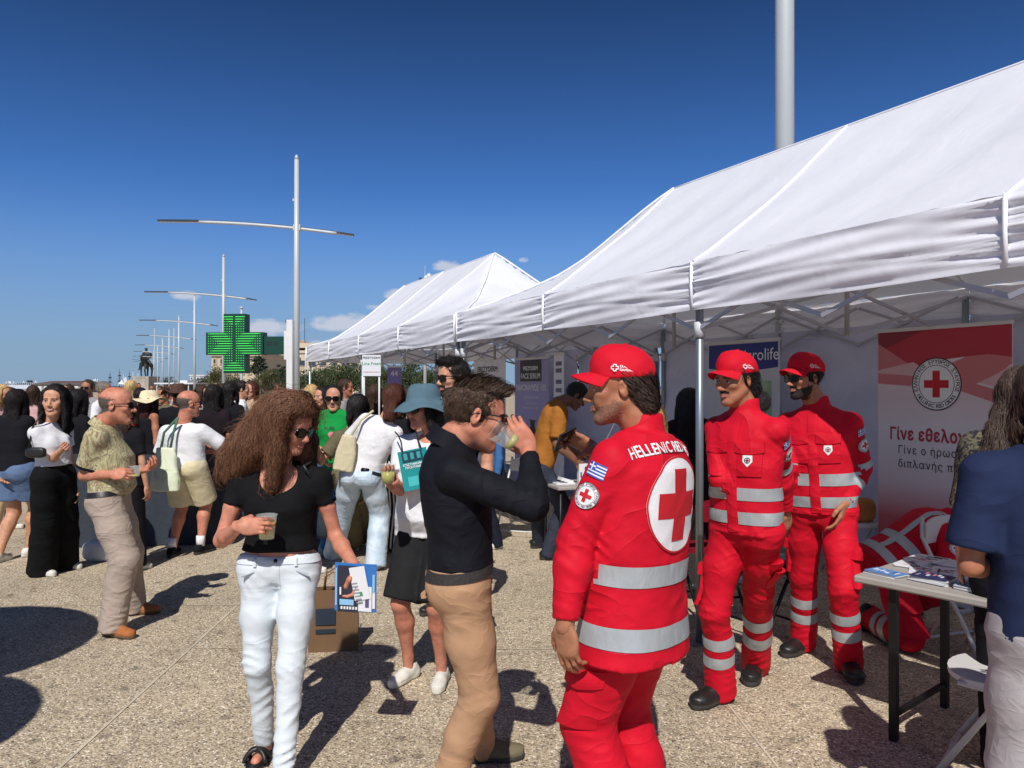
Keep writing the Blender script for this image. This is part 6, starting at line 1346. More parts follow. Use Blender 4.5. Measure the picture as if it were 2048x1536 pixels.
quick('person with long black hair, black top and denim shorts, back turned', 30, 7.3, (.25, .95), 1.67, 'f', 'olive', BLK, SHORTD, 'long', 'black', 22, 'shorts', h=.012, pelvis=(32, 938, 0), head=(36, 805, 0), hk=dict(n=900, down=.33, length=.3, wide=.10), tk=dict(hem=-.02, sleeve=.4, straight=.7), build=1.15, bk=dict(end=.34, thigh=.11, knee=.10), footL=(-2, 1125), footR=(60, 1112), elbowL=(-12, 900, 0), handL=(5, 960, -.1), elbowR=(75, 900, .1), handR=(85, 945, .2))
s = quick('blonde person in pink at the very edge of the crowd', 4, 8.8, (1, -.1), 1.66, 'f', 'fair', PINK, BEIGE, 'bob', 'blond', 23, hk=dict(down=.12)); glasses(s, GLF, LENS)
quick('dark curly haired person between the smiling woman and the bald man', 158, 8.2, (.5, .8), 1.60, 'f', 'tan', BLK, NAVYT, 'bob', 'black', 24, hk=dict(down=.16, vol=1.6, wav=.008))
s = quick('bearded bare headed person seen between the heads left of the bald man', 176, 11.5, (0, -1), 1.74, 'm', 'tan', GREY, NAVYT, 'short', 'brown', 25, bodyk=dict(beard='full')); glasses(s, GLF, LENS)
s = quick('person in a cream sun hat with dark red hair and bare shoulders', 296, 8.1, (.55, .83), 1.66, 'f', 'tan', BLK, DRESSB, 'long', 'red', 26, 'skirt', h=.012, head=(300, 806, 0), hk=dict(n=900, down=.36, wide=.095, length=.3, top=.06), tk=dict(sleeve=0, shoulder=0, top=.82, hem=-.1, g=.006), bk=dict(length=.9, w1=1.1)); hat(s, cloth('cream_hat', (226, 212, 176), .8), 'sun')
quick('person in a red tee half hidden behind the sun hat', 281, 10.0, (0, 1), 1.62, 'm', 'tan', REDT, NAVYT, 'short', 'black', 27)
quick('person in black with fair hair tips behind the bald man', 255, 6.9, (.3, 1), 1.52, 'f', 'fair', BLK, BLK, 'bob', 'brown', 28, 'skirt', hk=dict(down=.2), bk=dict(length=.95, w1=1.15))
pn = quick('bald person in a white tee and cream shorts with a tote bag, back turned', 372, 7.5, (.18, 1), 1.69, 'm', 'ruddy', WHITE_C, CREAM, None, 'dark', 29, 'shorts', near=True, h=.010, pelvis=(372, 932, 0), neck=(368, 848, 0), head=(378, 808, 0), hface=(.75, .66, 0), hscale=1.1, build=1.10, bodyk=dict(bald=True), tk=dict(name='tee', hem=-.03, sleeve=.5, sr=.026, cuff=.075, straight=.75, fold=1.3), bk=dict(end=.46, thigh=.115, knee=.10, waist=.1), shoe=BLACK_C,
           footL=(345, 1113), footR=(402, 1107), elbowL=(322, 905, .05), handL=(325, 955, .15), elbowR=(438, 885, .05), handR=(412, 905, .24), gripR='grip', toeL=(-.1, 1), toeR=(.35, 1))
glasses(pn, GLF, LENS)
for i in (0, 1): MB().tube([pn.A[i] + Vector((0, -.01, .0)), pn.A[i] + Vector((0, -.01, .10))], .040, 12).build('sock', WHITE_C, pn.root, True)
quick('person with straight long black hair behind the white tee man', 428, 8.6, (.1, 1), 1.66, 'f', 'tan', DRESSB, NAVYT, 'long', 'black', 30, hk=dict(n=700, down=.34, wide=.10, length=.3))
quick('black haired person farther back near the slim white pole', 461, 9.6, (.3, .9), 1.70, 'f', 'tan', BLK, NAVYT, 'long', 'black', 31, hk=dict(down=.25))
quick('short haired person in a white collar left of the curly auburn hair', 482, 10.6, (.9, .4), 1.72, 'm', 'fair', WHITE_C, NAVYT, 'short', 'black', 32)
s = quick('person in a wide dark hat behind the bald man in white', 357, 9.2, (-.2, 1), 1.66, 'm', 'tan', BLK, NAVYT, 'short', 'black', 33); hat(s, cloth('brown_hat', (84, 60, 52), .8), 'sun')
s = quick('dark curly haired person holding a pink cup behind the auburn hair', 606, 6.7, (.9, -.2), 1.62, 'f', 'tan', BLK, NAVYT, 'bob', 'black', 34, near=True, h=.012, head=(606, 812, 0), hk=dict(down=.10, vol=1.6, wav=.008), tk=dict(sleeve=.3), elbowR=(600, 900, -.1), handR=(618, 870, -.2), gripR='grip', thumbR=(0, 0, 1)); glasses(s, GLF, LENS)
quick('person with long blonde hair, back turned, near the lamp pole foot', 624, 9.0, (.1, 1), 1.66, 'f', 'fair', BEIGE, BEIGE, 'long', 'blond', 35, hk=dict(n=700, down=.34, wide=.085, length=.3), tk=dict(sleeve=.1))
quick('smiling person just behind the green tee', 646, 8.6, (-.5, -.8), 1.64, 'f', 'fair', BLK, NAVYT, 'bob', 'black', 36, bodyk=dict(smile=1.0), hface=(-.6, -.75, 0))
pS = quick('person in a green tee with sunglasses and tied black hair facing us', 668, 7.5, (-.15, -1), 1.68, 'f', 'fair', GREEN, BLUEJ, 'updo', 'black', 37, near=True, h=.012, head=(668, 797, 0), hface=(.05, -1, -.05), hscale=1.12, tk=dict(name='tee', sleeve=.45, sr=.022, straight=.6), elbowR=(640, 888, 0), handR=(650, 920, -.2)); glasses(pS, GLF, LENS, big=1.1)
T = pS.tree('tee'); P_, F_ = text2d('PURE', .045, .001); decal('shirt_print', [(P_, F_, 1, 0), (*disc2(.001, .03, 16, 3, .02, -.06), 0, 0)], lerp(pS.P, pS.N, .66) + pS.fr * .1, -pS.side * 1.0, pS.up, pS.fr, T, [mat('pink_print', srgb(222, 130, 140), .6), BLACK_P], pS.root, .003)
quick('person in an olive linen set with long black hair gesturing', 706, 7.1, (-.75, .55), 1.64, 'f', 'fair', OLIVE, OLIVE, 'long', 'black', 38, near=True, h=.011, pelvis=(702, 950, 0), head=(713, 815, 0), neck=(702, 858, 0), hface=(-.8, .5, 0), hk=dict(n=900, down=.22, wide=.09, length=.25), tk=dict(sleeve=.42, sr=.028, cuff=.07, straight=.8, hem=0), bk=dict(thigh=.12, knee=.12, calf=.12, ankle=.125, end=.93, waist=.2), elbowL=(655, 905, -.15), handL=(628, 875, -.25), hdirL=(-.8, -.1, .4), gripL='flat', footL=(703, 1102), footR=(720, 1090), toeL=(-.6, -.5))
pU = quick('person in a white tee and light jeans leaning, auburn ponytail, back turned', 735, 6.85, (.15, 1), 1.72, 'f', 'fair', WHITE_C, JEANL, 'long', 'auburn', 39, near=True, h=.010, pelvis=(722, 948, 0), neck=(768, 838, .0), head=(790, 797, .02), hface=(.3, .92, -.2), hk=dict(n=900, down=.22, wide=.06, thick=.03, length=.25, sides=()), tk=dict(name='tee', sleeve=.5, sr=.026, cuff=.075, straight=.7, hem=.02, fold=1.4), bk=dict(name='jeans', waist=.16, thigh=.108, knee=.092, calf=.092, ankle=.095, seat=1.1, fold=1.5), footR=(752, 1140), footL=(668, 1118), toeR=(.3, 1), elbowR=(798, 900, .05), handR=(800, 945, .25), elbowL=(690, 890, .1), handL=(665, 905, .3))
T = pU.tree('jeans')
for q in (-1, 1): flap('back_pocket', pU.P + Vector((q * .078, -.2, -.02)), Vector((1, 0, 0)), Vector((0, 0, 1)), Vector((0, -1, 0)), .12, .13, T, JEANL, pU.root, .006)
flap('phone', pU.P + Vector((.078, -.2, .055)), Vector((1, 0, 0)), Vector((0, 0, 1)), Vector((0, -1, 0)), .07, .03, T, LENS, pU.root, .012)
band('belt', pU.P, pU.N, .11, .16, T, LEATHER, pU.root, pU.side, .3, .005, 60, 3)
quick('person in zebra stripe trousers beyond the light jeans', 792, 7.7, (.1, 1), 1.58, 'f', 'olive', BLK, ZEBRA, 'bob', 'brown', 40, h=.012, bk=dict(thigh=.13, knee=.13, calf=.14, ankle=.15, name='wide_trousers'), hk=dict(down=.15))
quick('person with brown hair behind the placard posts', 748, 9.3, (-.3, 1), 1.66, 'f', 'fair', BLK, NAVYT, 'long', 'brown', 41, hk=dict(down=.25))
quick('person in blue denim seen past the cup of the drinking man', 990, 7.9, (-1, -.2), 1.42, 'f', 'olive', BLUEJ, NAVYT, 'bob', 'brown', 42, tk=dict(sleeve=.95))
quick('blonde person hidden behind the volunteer seen from behind', 1306, 4.7, (.2, 1), 1.62, 'f', 'fair', BLACK_C, NAVYT, 'long', 'blond', 43, h=.012, hk=dict(n=900, down=.40, wide=.10, length=.35), head=(1300, 842, 0), neck=(1302, 900, 0))
quick('person with very long dark hair in a dark dress behind the tent leg', 1380, 6.1, (-.2, 1), 1.66, 'f', 'tan', DRESSB, DRESSB, 'long', 'black', 44, 'skirt', h=.012, head=(1376, 808, 0), hk=dict(n=900, down=.45, wide=.13, thick=.05, length=.4), tk=dict(sleeve=.3), elbowR=(1415, 905, .1), handR=(1400, 950, .25))
quick('grey shirted person in front of the blue lettered banner', 1520, 6.4, (-.4, .9), 1.60, 'f', 'tan', GREY, NAVYT, 'short', 'grey', 45, h=.013, tk=dict(sleeve=.5))

ex = [(22, 12.0, 'm', 'tan', GREY, 'short', 'brown', 'grey shirted person deep in the crowd by the picture edge'), (66, 11.5, 'f', 'fair', PINK, 'bob', 'brown', 'person in pink deep in the crowd behind the smiling woman'), (137, 12.5, 'f', 'olive', BEIGE, 'updo', 'brown', 'person in beige with tied hair deep in the crowd'), (207, 11.0, 'm', 'tan', WHITE_C, 'short', 'grey', 'grey haired person in white behind the bald man'), (262, 12.5, 'f', 'fair', BLUEJ, 'bob', 'blond', 'blond person in denim deep in the crowd'), (328, 11.2, 'm', 'tan', OLIVE, 'short', 'brown', 'person in an olive shirt between the sun hat and the tote bag'), (402, 11.8, 'f', 'olive', WHITE_C, 'bob', 'brown', 'person in white behind the bald head of the tote bag carrier'), (444, 12.6, 'm', 'fair', GREEN, 'short', 'brown', 'person in green deep in the crowd near the slim pole'), (504, 11.4, 'f', 'fair', BEIGE, 'long', 'auburn', 'auburn haired person deep in the crowd beneath the pylon'), (690, 10.6, 'm', 'tan', GREY, 'short', 'brown', 'grey shirted person behind the green tee woman'), (808, 10.2, 'f', 'fair', BEIGE, 'bob', 'brown', 'person in beige seen behind the bucket hat')]
for i, (px_q, dq, sx_q, sk_q, tp_q, hr_q, hc_q, lb_q) in enumerate(ex): quick(lb_q, px_q, dq, (cos(i * 2.1), sin(i * 2.1)), 1.62 + .03 * (i % 5), sx_q, sk_q, tp_q, (NAVYT, CREAM, BLUEJ)[i % 3], hr_q, hc_q, 60 + i, h=.017)
# ------------------------------------------------------------ cups
CUPM = mat('clear_plastic', srgb(232, 236, 232), .12, var=0, spec=.6, alpha=.16); JUICE = mat('lemon_juice', srgb(208, 204, 118), .3, var=.05)
def cup(c, label, r=.038, h=.095, fill=.6, tilt=None, liquid=JUICE, group='plastic cups of juice'):
    c = Vector(c); t = thing('plastic_cup', label, 'cup', c, 0, group); R = tilt.to_matrix() if tilt else Matrix.Identity(3)
    if tilt: t.rotation_euler = tilt
    rb = r * .74; MB().lathe([(0, -h / 2), (rb, -h / 2), (r, h / 2), (r + .003, h / 2), (r + .003, h / 2 - .004), (r - .001, h / 2 - .004), (rb - .001, -h / 2 + .002), (0, -h / 2 + .002)], n=22).build('cup_wall', CUPM, t, True)
    z = -h / 2 + h * fill; rf = rb + (r - rb) * fill - .002
    if fill: MB().lathe([(0, -h / 2 + .003), (rb - .002, -h / 2 + .003), (rf, z), (0, z)], n=22).build('drink', liquid, t, True)
    return t
from mathutils import Euler
cup(pa.cup_at(1), 'clear cup of lemon juice held by the curly haired woman', .041, .10, .72)
cup(W(1008, 873, 2.80), 'nearly empty clear cup at the mouth of the man in black', .041, .10, .25, Euler((0, radians(-55), 0)))
cup(pw.cup_at(1), 'clear cup of juice held up by the woman in the bucket hat', .040, .10, .62)
cup(ph_.palm(1, .12, -.03) + Vector((.02, 0, .02)), 'small clear cup in the hands of the man in the palm shirt', .036, .07, .2)
cup(pn.cup_at(1), 'clear cup beside the man in the white tee', .038, .09, .3)
PINKJ = mat('pink_drink', srgb(222, 160, 170), .3); cup(W(613, 842, 6.45), 'patterned pink cup held behind the auburn hair', .038, .10, .8, liquid=PINKJ)
# ------------------------------------------------------------ brochures and folder held by the woman
BLUEB = mat('brochure_blue', srgb(52, 116, 190), .4, var=.03); PAPER = mat('glossy_paper', srgb(226, 228, 232), .35, var=.02); DARKB = mat('brochure_dark', srgb(44, 46, 62), .35, var=.25, vscale=30); TEAL = mat('teal_card', srgb(0, 138, 142), .5, var=.05); LBLUE = mat('light_blue_print', srgb(140, 190, 226), .4, var=.03); GRN = mat('green_print', srgb(60, 150, 100), .5, var=.03); GREYPR = mat('grey_print', srgb(150, 152, 158), .5, var=.03)
def sheet(t, name, cx, cz, w, h, y, m, rot=0, bend=.0, th=.0012, par=None):
    P = []; n = 7
    for k in (0, 1):
        for i in range(n):
            for j in range(4):
                x, z = (i / (n - 1) - .5) * w, (j / 3 - .5) * h; c, s_ = cos(rot), sin(rot); P.append((cx + x * c - z * s_, y + (th if k else 0) + bend * (x / w * 2) ** 2, cz + x * s_ + z * c))
    F = grid_faces(n, 4); m_ = n * 4; F = F + [tuple(k + m_ for k in f[::-1]) for f in F]
    F += [(i * 4, (i + 1) * 4, (i + 1) * 4 + m_, i * 4 + m_) for i in range(n - 1)] + [(i * 4 + 3, i * 4 + 3 + m_, (i + 1) * 4 + 3 + m_, (i + 1) * 4 + 3) for i in range(n - 1)] + [(j, j + m_, j + 1 + m_, j + 1) for j in range(3)] + [((n - 1) * 4 + j, (n - 1) * 4 + j + 1, (n - 1) * 4 + j + 1 + m_, (n - 1) * 4 + j + m_) for j in range(3)]
    return obj(name, P, F, m, par or t, smooth=False)
c = W(710, 1176, 3.20); t = thing('brochure', 'blue edged open brochure stack in the hand of the curly haired woman', 'brochure', c, radians(-6)); t.rotation_euler = (radians(4), radians(2), radians(-6))
sheet(t, 'cover', 0, 0, .178, .205, .004, BLUEB, 0, .004); pl = sheet(t, 'left_page', -.030, -.006, .088, .196, .0, DARKB, 0); pr = sheet(t, 'right_page', .042, -.045, .058, .106, .0005, PAPER, 0); tp = sheet(t, 'loose_leaf', .020, .022, .066, .14, -.004, PAPER, .20)
for i in range(6): sheet(t, 'print_bar', -.062 + i * .0125 + .006, -.086, .008, .012, -.0018, PAPER, 0, 0, .0006, pl)
sheet(t, 'print_panel', -.035, -.062, .06, .024, -.0018, LBLUE, 0, 0, .0006, pl); sheet(t, 'print_word', -.062, -.015, .007, .032, -.0018, PAPER, 0, 0, .0006, pl)
for i in range(7): sheet(t, 'print_line', -.002 + i * .004, .02 - i * .013, .026, .006, -.0055, GREYPR, .2, 0, .0005, tp)
sheet(t, 'print_logo', .028, -.022, .012, .018, -.0055, GRN, .2, 0, .0005, tp); sheet(t, 'print_panel', .052, -.045, .016, .07, -.0010, mat('violet_print', srgb(86, 82, 124), .4), 0, 0, .0006, pr); sheet(t, 'print_panel', .078, .02, .010, .08, .0028, LBLUE, 0, 0, .0006); sheet(t, 'print_panel', .079, -.05, .012, .07, .0028, PAPER, 0, 0, .0006); sheet(t, 'print_panel', -.082, .0, .007, .16, .0028, LBLUE, 0, 0, .0006)
c = W(831, 938, 4.07); t = thing('lanyard_card', 'teal programme card hanging on a black cord at the chest of the bucket hat woman', 'card', c); t.rotation_euler = (radians(-8), radians(-10), radians(14)); tc_ = sheet(t, 'card', 0, 0, .155, .21, 0, TEAL, 0, .006); sheet(t, 'print_panel', -.005, .070, .11, .055, -.002, mat('teal_dark', srgb(16, 62, 74), .4), 0, .004, .001)
for i in range(3): sheet(t, 'print_square', -.04 + i * .035, .072, .02, .035, -.0035, mat('teal_mid', srgb(60, 150, 160), .5), 0, .002, .0006)
for k, (s_, ln) in enumerate((('ΕΠΙΣΤΗΜΟΝΙΚΟ', .028), ('ΠΡΟΓΡΑΜΜΑ', .012))):
    P_, F_ = text2d(s_, .016, .0004); obj('lettering', [(x, -.003, y + ln) for x, y in P_], F_, WHITE_P, t)
sheet(t, 'print_panel', 0, -.06, .13, .05, -.001, mat('teal_light', srgb(60, 176, 180), .5), 0, .006, .0006)
for q in (-1, 1): MB().tube([(q * .05, 0, .10), (q * .045, .03, .16), (q * .05, .09, .20), (q * .055, .17, .225)], .004, 6).build('cord', BLACK_P, t, True)
# ------------------------------------------------------------ bags
t = thing('shoulder_bag', 'small dark leather shoulder bag with sunglasses clipped on, at the curly haired woman', 'bag', W(643, 1010, 3.42)); v = Vox((-.09, -.06, -.16), (.09, .06, .12), .006); v.ell((0, 0, -.03), (.045, .035, .12), .01, p=3); v.folds((0, 0, 0), .1, (0, 0, 1), .004, 70); V, F = v.mesh(1); obj('bag_body', V, F, mat('dark_teal_leather', srgb(40, 52, 62), .5, bump=.3, bscale=30, bdist=.004), t, smooth=True)
sp = pa.M @ (pa.S[0] + Vector((.05, .02, .05))) - t.location; MB().tube([(0, -.01, .08), sp * .5 + Vector((.0, -.06, .04)), sp + Vector((0, -.06, .0)), sp + Vector((0, .04, .01))], .007, 6).build('strap', LEATHER, t, True)
gl = MB()
for q in (-1, 1): gl.lathe([(0, 0), (.026, 0), (.026, .004), (0, .004)], c=(q * .03 + .02, -.05, .055), n=14, R=Matrix.Rotation(radians(80), 3, 'X'))
gl.tube([(-.03, -.05, .06), (.07, -.05, .06)], .004, 6); gl.build('clipped_sunglasses', LENS, t)
KRAFT = mat('kraft_paper', srgb(112, 84, 58), .8, var=.08, bump=.3, bscale=12, bdist=.01)
c = G(668, 1296); t = thing('paper_bag', 'brown paper carrier bag standing on the paving behind the brochures', 'bag', c, radians(8)); MB().add([(-.15, -.07, 0), (.15, -.07, 0), (.15, .07, 0), (-.15, .07, 0), (-.155, -.065, .38), (.155, -.06, .385), (.15, .05, .38), (-.15, .055, .375), (-.15, -.0, .36), (.15, 0.0, .36)], [(0, 3, 2, 1), (0, 1, 5, 4), (2, 3, 7, 6), (1, 2, 6, 5), (3, 0, 4, 7)]).build('bag_body', KRAFT, t)
MB().box((-.045, -.074, .22), (.12, .004, .10)).build('print_block', mat('bag_dark_print', srgb(30, 44, 60), .7), t); MB().box((-.045, -.074, .13), (.12, .004, .025)).build('print_bar', mat('bag_dark_print', srgb(30, 44, 60), .7), t)
for y in (-.05, .05): MB().tube([(-.06, y, .36), (-.05, y, .46), (0, y, .49), (.05, y, .46), (.06, y, .36)], .005, 6).build('handle', KRAFT, t, True)
c = G(198, 1122); t = thing('plastic_bag', 'small white plastic bag on the ground behind the bald man', 'bag', c); v = Vox((-.2, -.12, -.02), (.2, .12, .3), .012); v.ell((0, 0, .10), (.15, .07, .10), .02, p=3); v.cap((-.08, 0, .15), (-.05, 0, .24), .03, .012, .02); v.folds((0, 0, .1), .16, (1, 0, .5), .008, 50); v.plane((0, 0, .004), (0, 0, -1)); V, F = v.mesh(1); obj('bag_body', V, F, mat('thin_plastic', srgb(222, 224, 228), .4, trans=.2), t, smooth=True)
TOTE = two_tone('tote_print', [(214, 222, 190), (222, 228, 204), (206, 218, 180), (150, 186, 90)], 7, (.5, .63, .66)); c = W(331, 935, 7.30); t = thing('tote_bag', 'white tote bag with green leaf print on the shoulder of the white tee man', 'bag', c, radians(-12))
v = Vox((-.2, -.12, -.26), (.2, .12, .24), .011); v.loft((0, 0, -.22), (0, 0, .19), (1, 0, 0), [0, .25, .6, 1], [.15, .15, .12, .10], [.055, .06, .04, .02], [.055, .06, .04, .02], .01, p=3); v.folds((0, 0, -.05), .22, (1, 0, .6), .012, 40); V, F = v.mesh(1); obj('bag_body', V, F, TOTE, t, smooth=True)
for q in (-1, 1): MB().tube([(q * .05, 0, .17), (q * .05 + .02, .02, .33), (.09, .06, .47)], .012, 6).build('strap', cloth('sage_strap', (84, 116, 100)), t, True)
c = W(692, 905, 6.7); t = thing('canvas_bag', 'cream canvas bag under the arm of the white tee woman', 'bag', c); v = Vox((-.15, -.1, -.2), (.15, .1, .2), .011); v.loft((-.03, 0, -.16), (.03, 0, .15), (1, 0, 0), [0, .5, 1], [.09, .09, .06], [.03] * 3, [.03] * 3, .01, p=3); V, F = v.mesh(1); obj('bag_body', V, F, cloth('cream_canvas', (206, 196, 164)), t, smooth=True); MB().tube([(.04, 0, .14), (.12, .05, .28), (.22, .1, .36)], .012, 6).build('strap', cloth('cream_canvas', (206, 196, 164)), t, True)
c = W(72, 905, 6.40); t = thing('handbag', 'small black handbag of the smiling woman', 'bag', c); v = Vox((-.2, -.1, -.12), (.2, .1, .12), .011); v.ell((0, 0, 0), (.085, .03, .045), .02, p=3.5); V, F = v.mesh(1); obj('bag_body', V, F, LEATHER, t, smooth=True); MB().tube([(-.06, 0, .03), (-.05, .03, .20), (.02, .06, .34)], .007, 6).build('strap', LEATHER, t, True)
c = pc.palm(1, .13, -.03); t = thing('smartphone', 'dark smartphone held up in front of the polo shirt man', 'phone', c); t.rotation_euler = (radians(60), radians(-25), radians(20)); MB().box((0, 0, 0), (.076, .009, .155), bev=.003).build('case', GLF, t); MB().box((0, -.0058, 0), (.070, .001, .148)).build('screen', LENS, t)
# ------------------------------------------------------------ tables and chairs
WTOP = mat('white_table_top', srgb(164, 158, 152), .5, var=.05); BLKM = mat('black_metal', srgb(26, 26, 28), .45, metal=.3)
c0, ex, ey = Vector((1.62, 3.66, 0)), Vector((.64, -.768, 0)), Vector((.768, .64, 0)); rz = math.atan2(ex.y, ex.x)
t = thing('folding_table', 'grey white folding table covered in brochures', 'table', c0, rz); MB().box((.92, .36, .735), (1.84, .72, .035), bev=.008).build('table_top', WTOP, t)
for x in (.16, 1.68):
    for y in (.07, .65): l = MB().box((x, y, .36), (.034, .034, .715)).build('leg', BLKM, t)
    MB().bar((x, .07, .12), (x, .65, .12), .022).build('cross_bar', BLKM, t)
TI = Matrix.Translation(c0) @ Matrix.Rotation(rz, 4, 'Z'); BRB = mat('leaflet_blue', srgb(92, 138, 196), .4, var=.2, vscale=25); BRN = mat('leaflet_navy', srgb(40, 44, 92), .4, var=.3, vscale=30)
R4_ = mat('print_rose', srgb(206, 120, 124), .5)
def leaflets(x, y, n, label, m, rot, w=.105, l=.21, jig=.006):
    t = thing('leaflet_stack', label, 'leaflets', TI @ Vector((x, y, .7535)), rz + rot, 'leaflet stacks on the folding table')
    for i in range(n):
        a = rnd.uniform(-.06, .06); R = Matrix.Rotation(a, 3, 'Z'); top = i == n - 1; b = MB().box((rnd.uniform(-jig, jig), rnd.uniform(-jig, jig), .002 + i * .0042), (w, l, .0034), 0, R)
        lf = b.build('leaflet', m if top else PAPER, t)
        if top:
            z = .002 + i * .0042 + .0021
            for q in range(7): MB().box((rnd.uniform(-.25, .25) * w, -l * .38 + q * l * .12, z), (w * rnd.uniform(.2, .45), l * rnd.uniform(.04, .09), .0006 + q * .0001), 0, R).build('print_patch', rnd.choice([PAPER, GREYPR, BLACK_P, R4_, BRN] if m is not BRB else [PAPER, WHITE_P, PAPER, BRN]), lf)
leaflets(.10, .12, 4, 'blue leaflet stack at the near left corner of the folding table', BRB, 1.4, .10, .16); leaflets(.30, .15, 7, 'navy leaflet stack next to the blue one at the near edge', BRN, 1.5, .11, .16); leaflets(.50, .13, 6, 'blue and white leaflet stack at the near edge before the navy tee woman', BRB, 1.45, .11, .17)
for i, (x, y) in enumerate([(.10, .60), (.28, .58), (.46, .57), (.64, .56), (.28, .38), (.46, .37), (.64, .36)]):
    leaflets(x, y, 2, ['open white leaflet at the far left corner of the table', 'second white leaflet along the far edge', 'third white leaflet along the far edge', 'fourth white leaflet along the far edge', 'white leaflet behind the navy stack', 'red and white leaflet in the middle of the table', 'white leaflet nearest the navy tee woman in the middle row'][i], PAPER if i != 5 else mat('leaflet_red', srgb(206, 110, 110), .4, var=.3, vscale=40), .05 * i, .165, .17)
WCH = mat('white_chair', srgb(210, 208, 206), .5, var=.04); REDCH = cloth('red_upholstery', (120, 16, 34), .8)
def fold_chair(loc, rz, label, m=WCH, group='white folding chairs', backm=None):
    t = thing('folding_chair', label, 'chair', loc, rz, group)
    P = [(.20 * cos(a) * 1.0, .19 * sin(a)) for a in [2 * pi * k / 28 for k in range(28)]]; P = [(max(-.21, min(.21, x * 1.15)), y) for x, y in P]
    n = 28; MB().add([(x, y, z) for z in (.44, .462) for x, y in P], [tuple(range(n))[::-1], tuple(range(n, 2 * n))] + [(k, (k + 1) % n, (k + 1) % n + n, k + n) for k in range(n)]).build('seat', m, t)
    bk = MB(); nu, nv = 11, 5; Pn = [(-.2 + .4 * i / 10, -.235 + .03 * (abs(i - 5) / 5) ** 2, .68 + .16 * j / 4 * (1 - .25 * (abs(i - 5) / 5) ** 3)) for i in range(nu) for j in range(nv)]; m2 = len(Pn); F = grid_faces(nu, nv); V = Pn + [(x, y - .014, z) for x, y, z in Pn]; F = F + [tuple(k + m2 for k in f[::-1]) for f in F]
    rim = [i * nv for i in range(nu)] + [(nu - 1) * nv + j for j in range(1, nv)] + [i * nv + nv - 1 for i in range(nu - 2, -1, -1)] + [j for j in range(nv - 2, 0, -1)]; F += [(rim[i], rim[(i + 1) % len(rim)], rim[(i + 1) % len(rim)] + m2, rim[i] + m2) for i in range(len(rim))]
    obj('backrest', V, F, backm or m, t)
    for q in (-1, 1):
        MB().tube([(q * .215, .22, .013), (q * .215, -.06, .46), (q * .205, -.23, .72), (q * .19, -.245, .84)], .0125, 8).build('leg', m if m is not REDCH else BLKM, t, True); MB().tube([(q * .195, -.26, .013), (q * .195, .0, .43), (q * .195, .12, .44)], .0125, 8).build('leg', m if m is not REDCH else BLKM, t, True)
    MB().tube([(-.215, .185, .07), (.215, .185, .07)], .009, 6).build('stretcher', m if m is not REDCH else BLKM, t, True); MB().tube([(-.195, -.20, .11), (.195, -.20, .11)], .009, 6).build('stretcher', m if m is not REDCH else BLKM, t, True); return t
fold_chair((2.04, 3.22, 0), radians(50), 'white folding chair by the brochure table behind the navy tee woman'); fold_chair((3.06, 6.75, 0), radians(-150), 'white folding chair with an orange bag by the tent wall'); fold_chair((.10, 8.55, 0), radians(160), 'grey folding chair behind the polo shirt man'); fold_chair((2.80, 4.60, 0), radians(200), 'white folding chair with rounded back behind the brochures')
fold_chair((1.42, 5.75, 0), radians(20), 'red upholstered chair behind the tent leg', REDCH, 'red upholstered chairs'); fold_chair((.72, 7.05, 0), radians(120), 'red upholstered chair in front of the small table', REDCH, 'red upholstered chairs'); fold_chair((1.0, 7.9, 0), radians(200), 'dark red chair behind the small table', REDCH, 'red upholstered chairs'); fold_chair((1.70, 5.15, 0), radians(-60), 'red upholstered chair between the two standing volunteers', REDCH, 'red upholstered chairs')
t = thing('orange_bag', 'orange and clear carrier on the seat of the white chair by the tent wall', 'bag', (3.06, 6.75, .463)); v = Vox((-.15, -.12, -.01), (.15, .12, .3), .012); v.ell((0, 0, .1), (.12, .08, .11), .02, p=3); v.folds((0, 0, .1), .12, (1, 0, 1), .008, 50); v.plane((0, 0, .0), (0, 0, -1)); V, F = v.mesh(1); obj('bag_body', V, F, mat('orange_plastic', srgb(196, 120, 50), .5), t, smooth=True)
c = W(1160, 960, 7.2); t = thing('side_table', 'small white side table with a product box in the tent', 'table', (c.x, c.y, 0), .3); MB().box((0, 0, .73), (.62, .5, .03), bev=.006).build('table_top', WTOP, t)
for x in (-.27, .27):
    for y in (-.2, .2): MB().tube([(x, y, .0), (x, y, .715)], .014, 8).build('leg', BLKM, t, True)
t = thing('product_box', 'white printed product box on the small side table', 'box', (c.x + .02, c.y - .10, .745), .2); MB().box((0, 0, .095), (.095, .07, .19)).build('carton', PAPER, t); MB().box((.02, -.0362, .12), (.03, .002, .09)).build('print_panel', DARKB, t); MB().box((-.03, -.0362, .09), (.012, .002, .05)).build('print_bar', BLACK_P, t); MB().box((.0, -.0362, .03), (.05, .002, .008)).build('print_line', BLACK_P, t)
t = thing('leaflet_tray', 'folded white leaflets beside the product box', 'leaflets', (c.x - .16, c.y - .08, .745), .3); MB().box((0, 0, .008), (.18, .13, .014)).build('sheet_stack', PAPER, t); MB().box((.02, 0, .035), (.12, .10, .03), R=Matrix.Rotation(.3, 3, 'Y')).build('leaflet', PAPER, t)
for i, (x, y, r_) in enumerate([(.20, .30, .3), (.10, .42, .1), (.40, .26, -.2), (.55, .28, .2)]): leaflets(x, y, 3, ['pale leaflet lying between the blue and navy stacks', 'pale leaflet at the short side of the table', 'pale leaflet behind the blue and white stack', 'pale leaflet close to the navy tee woman'][i], PAPER, r_, .12, .17)
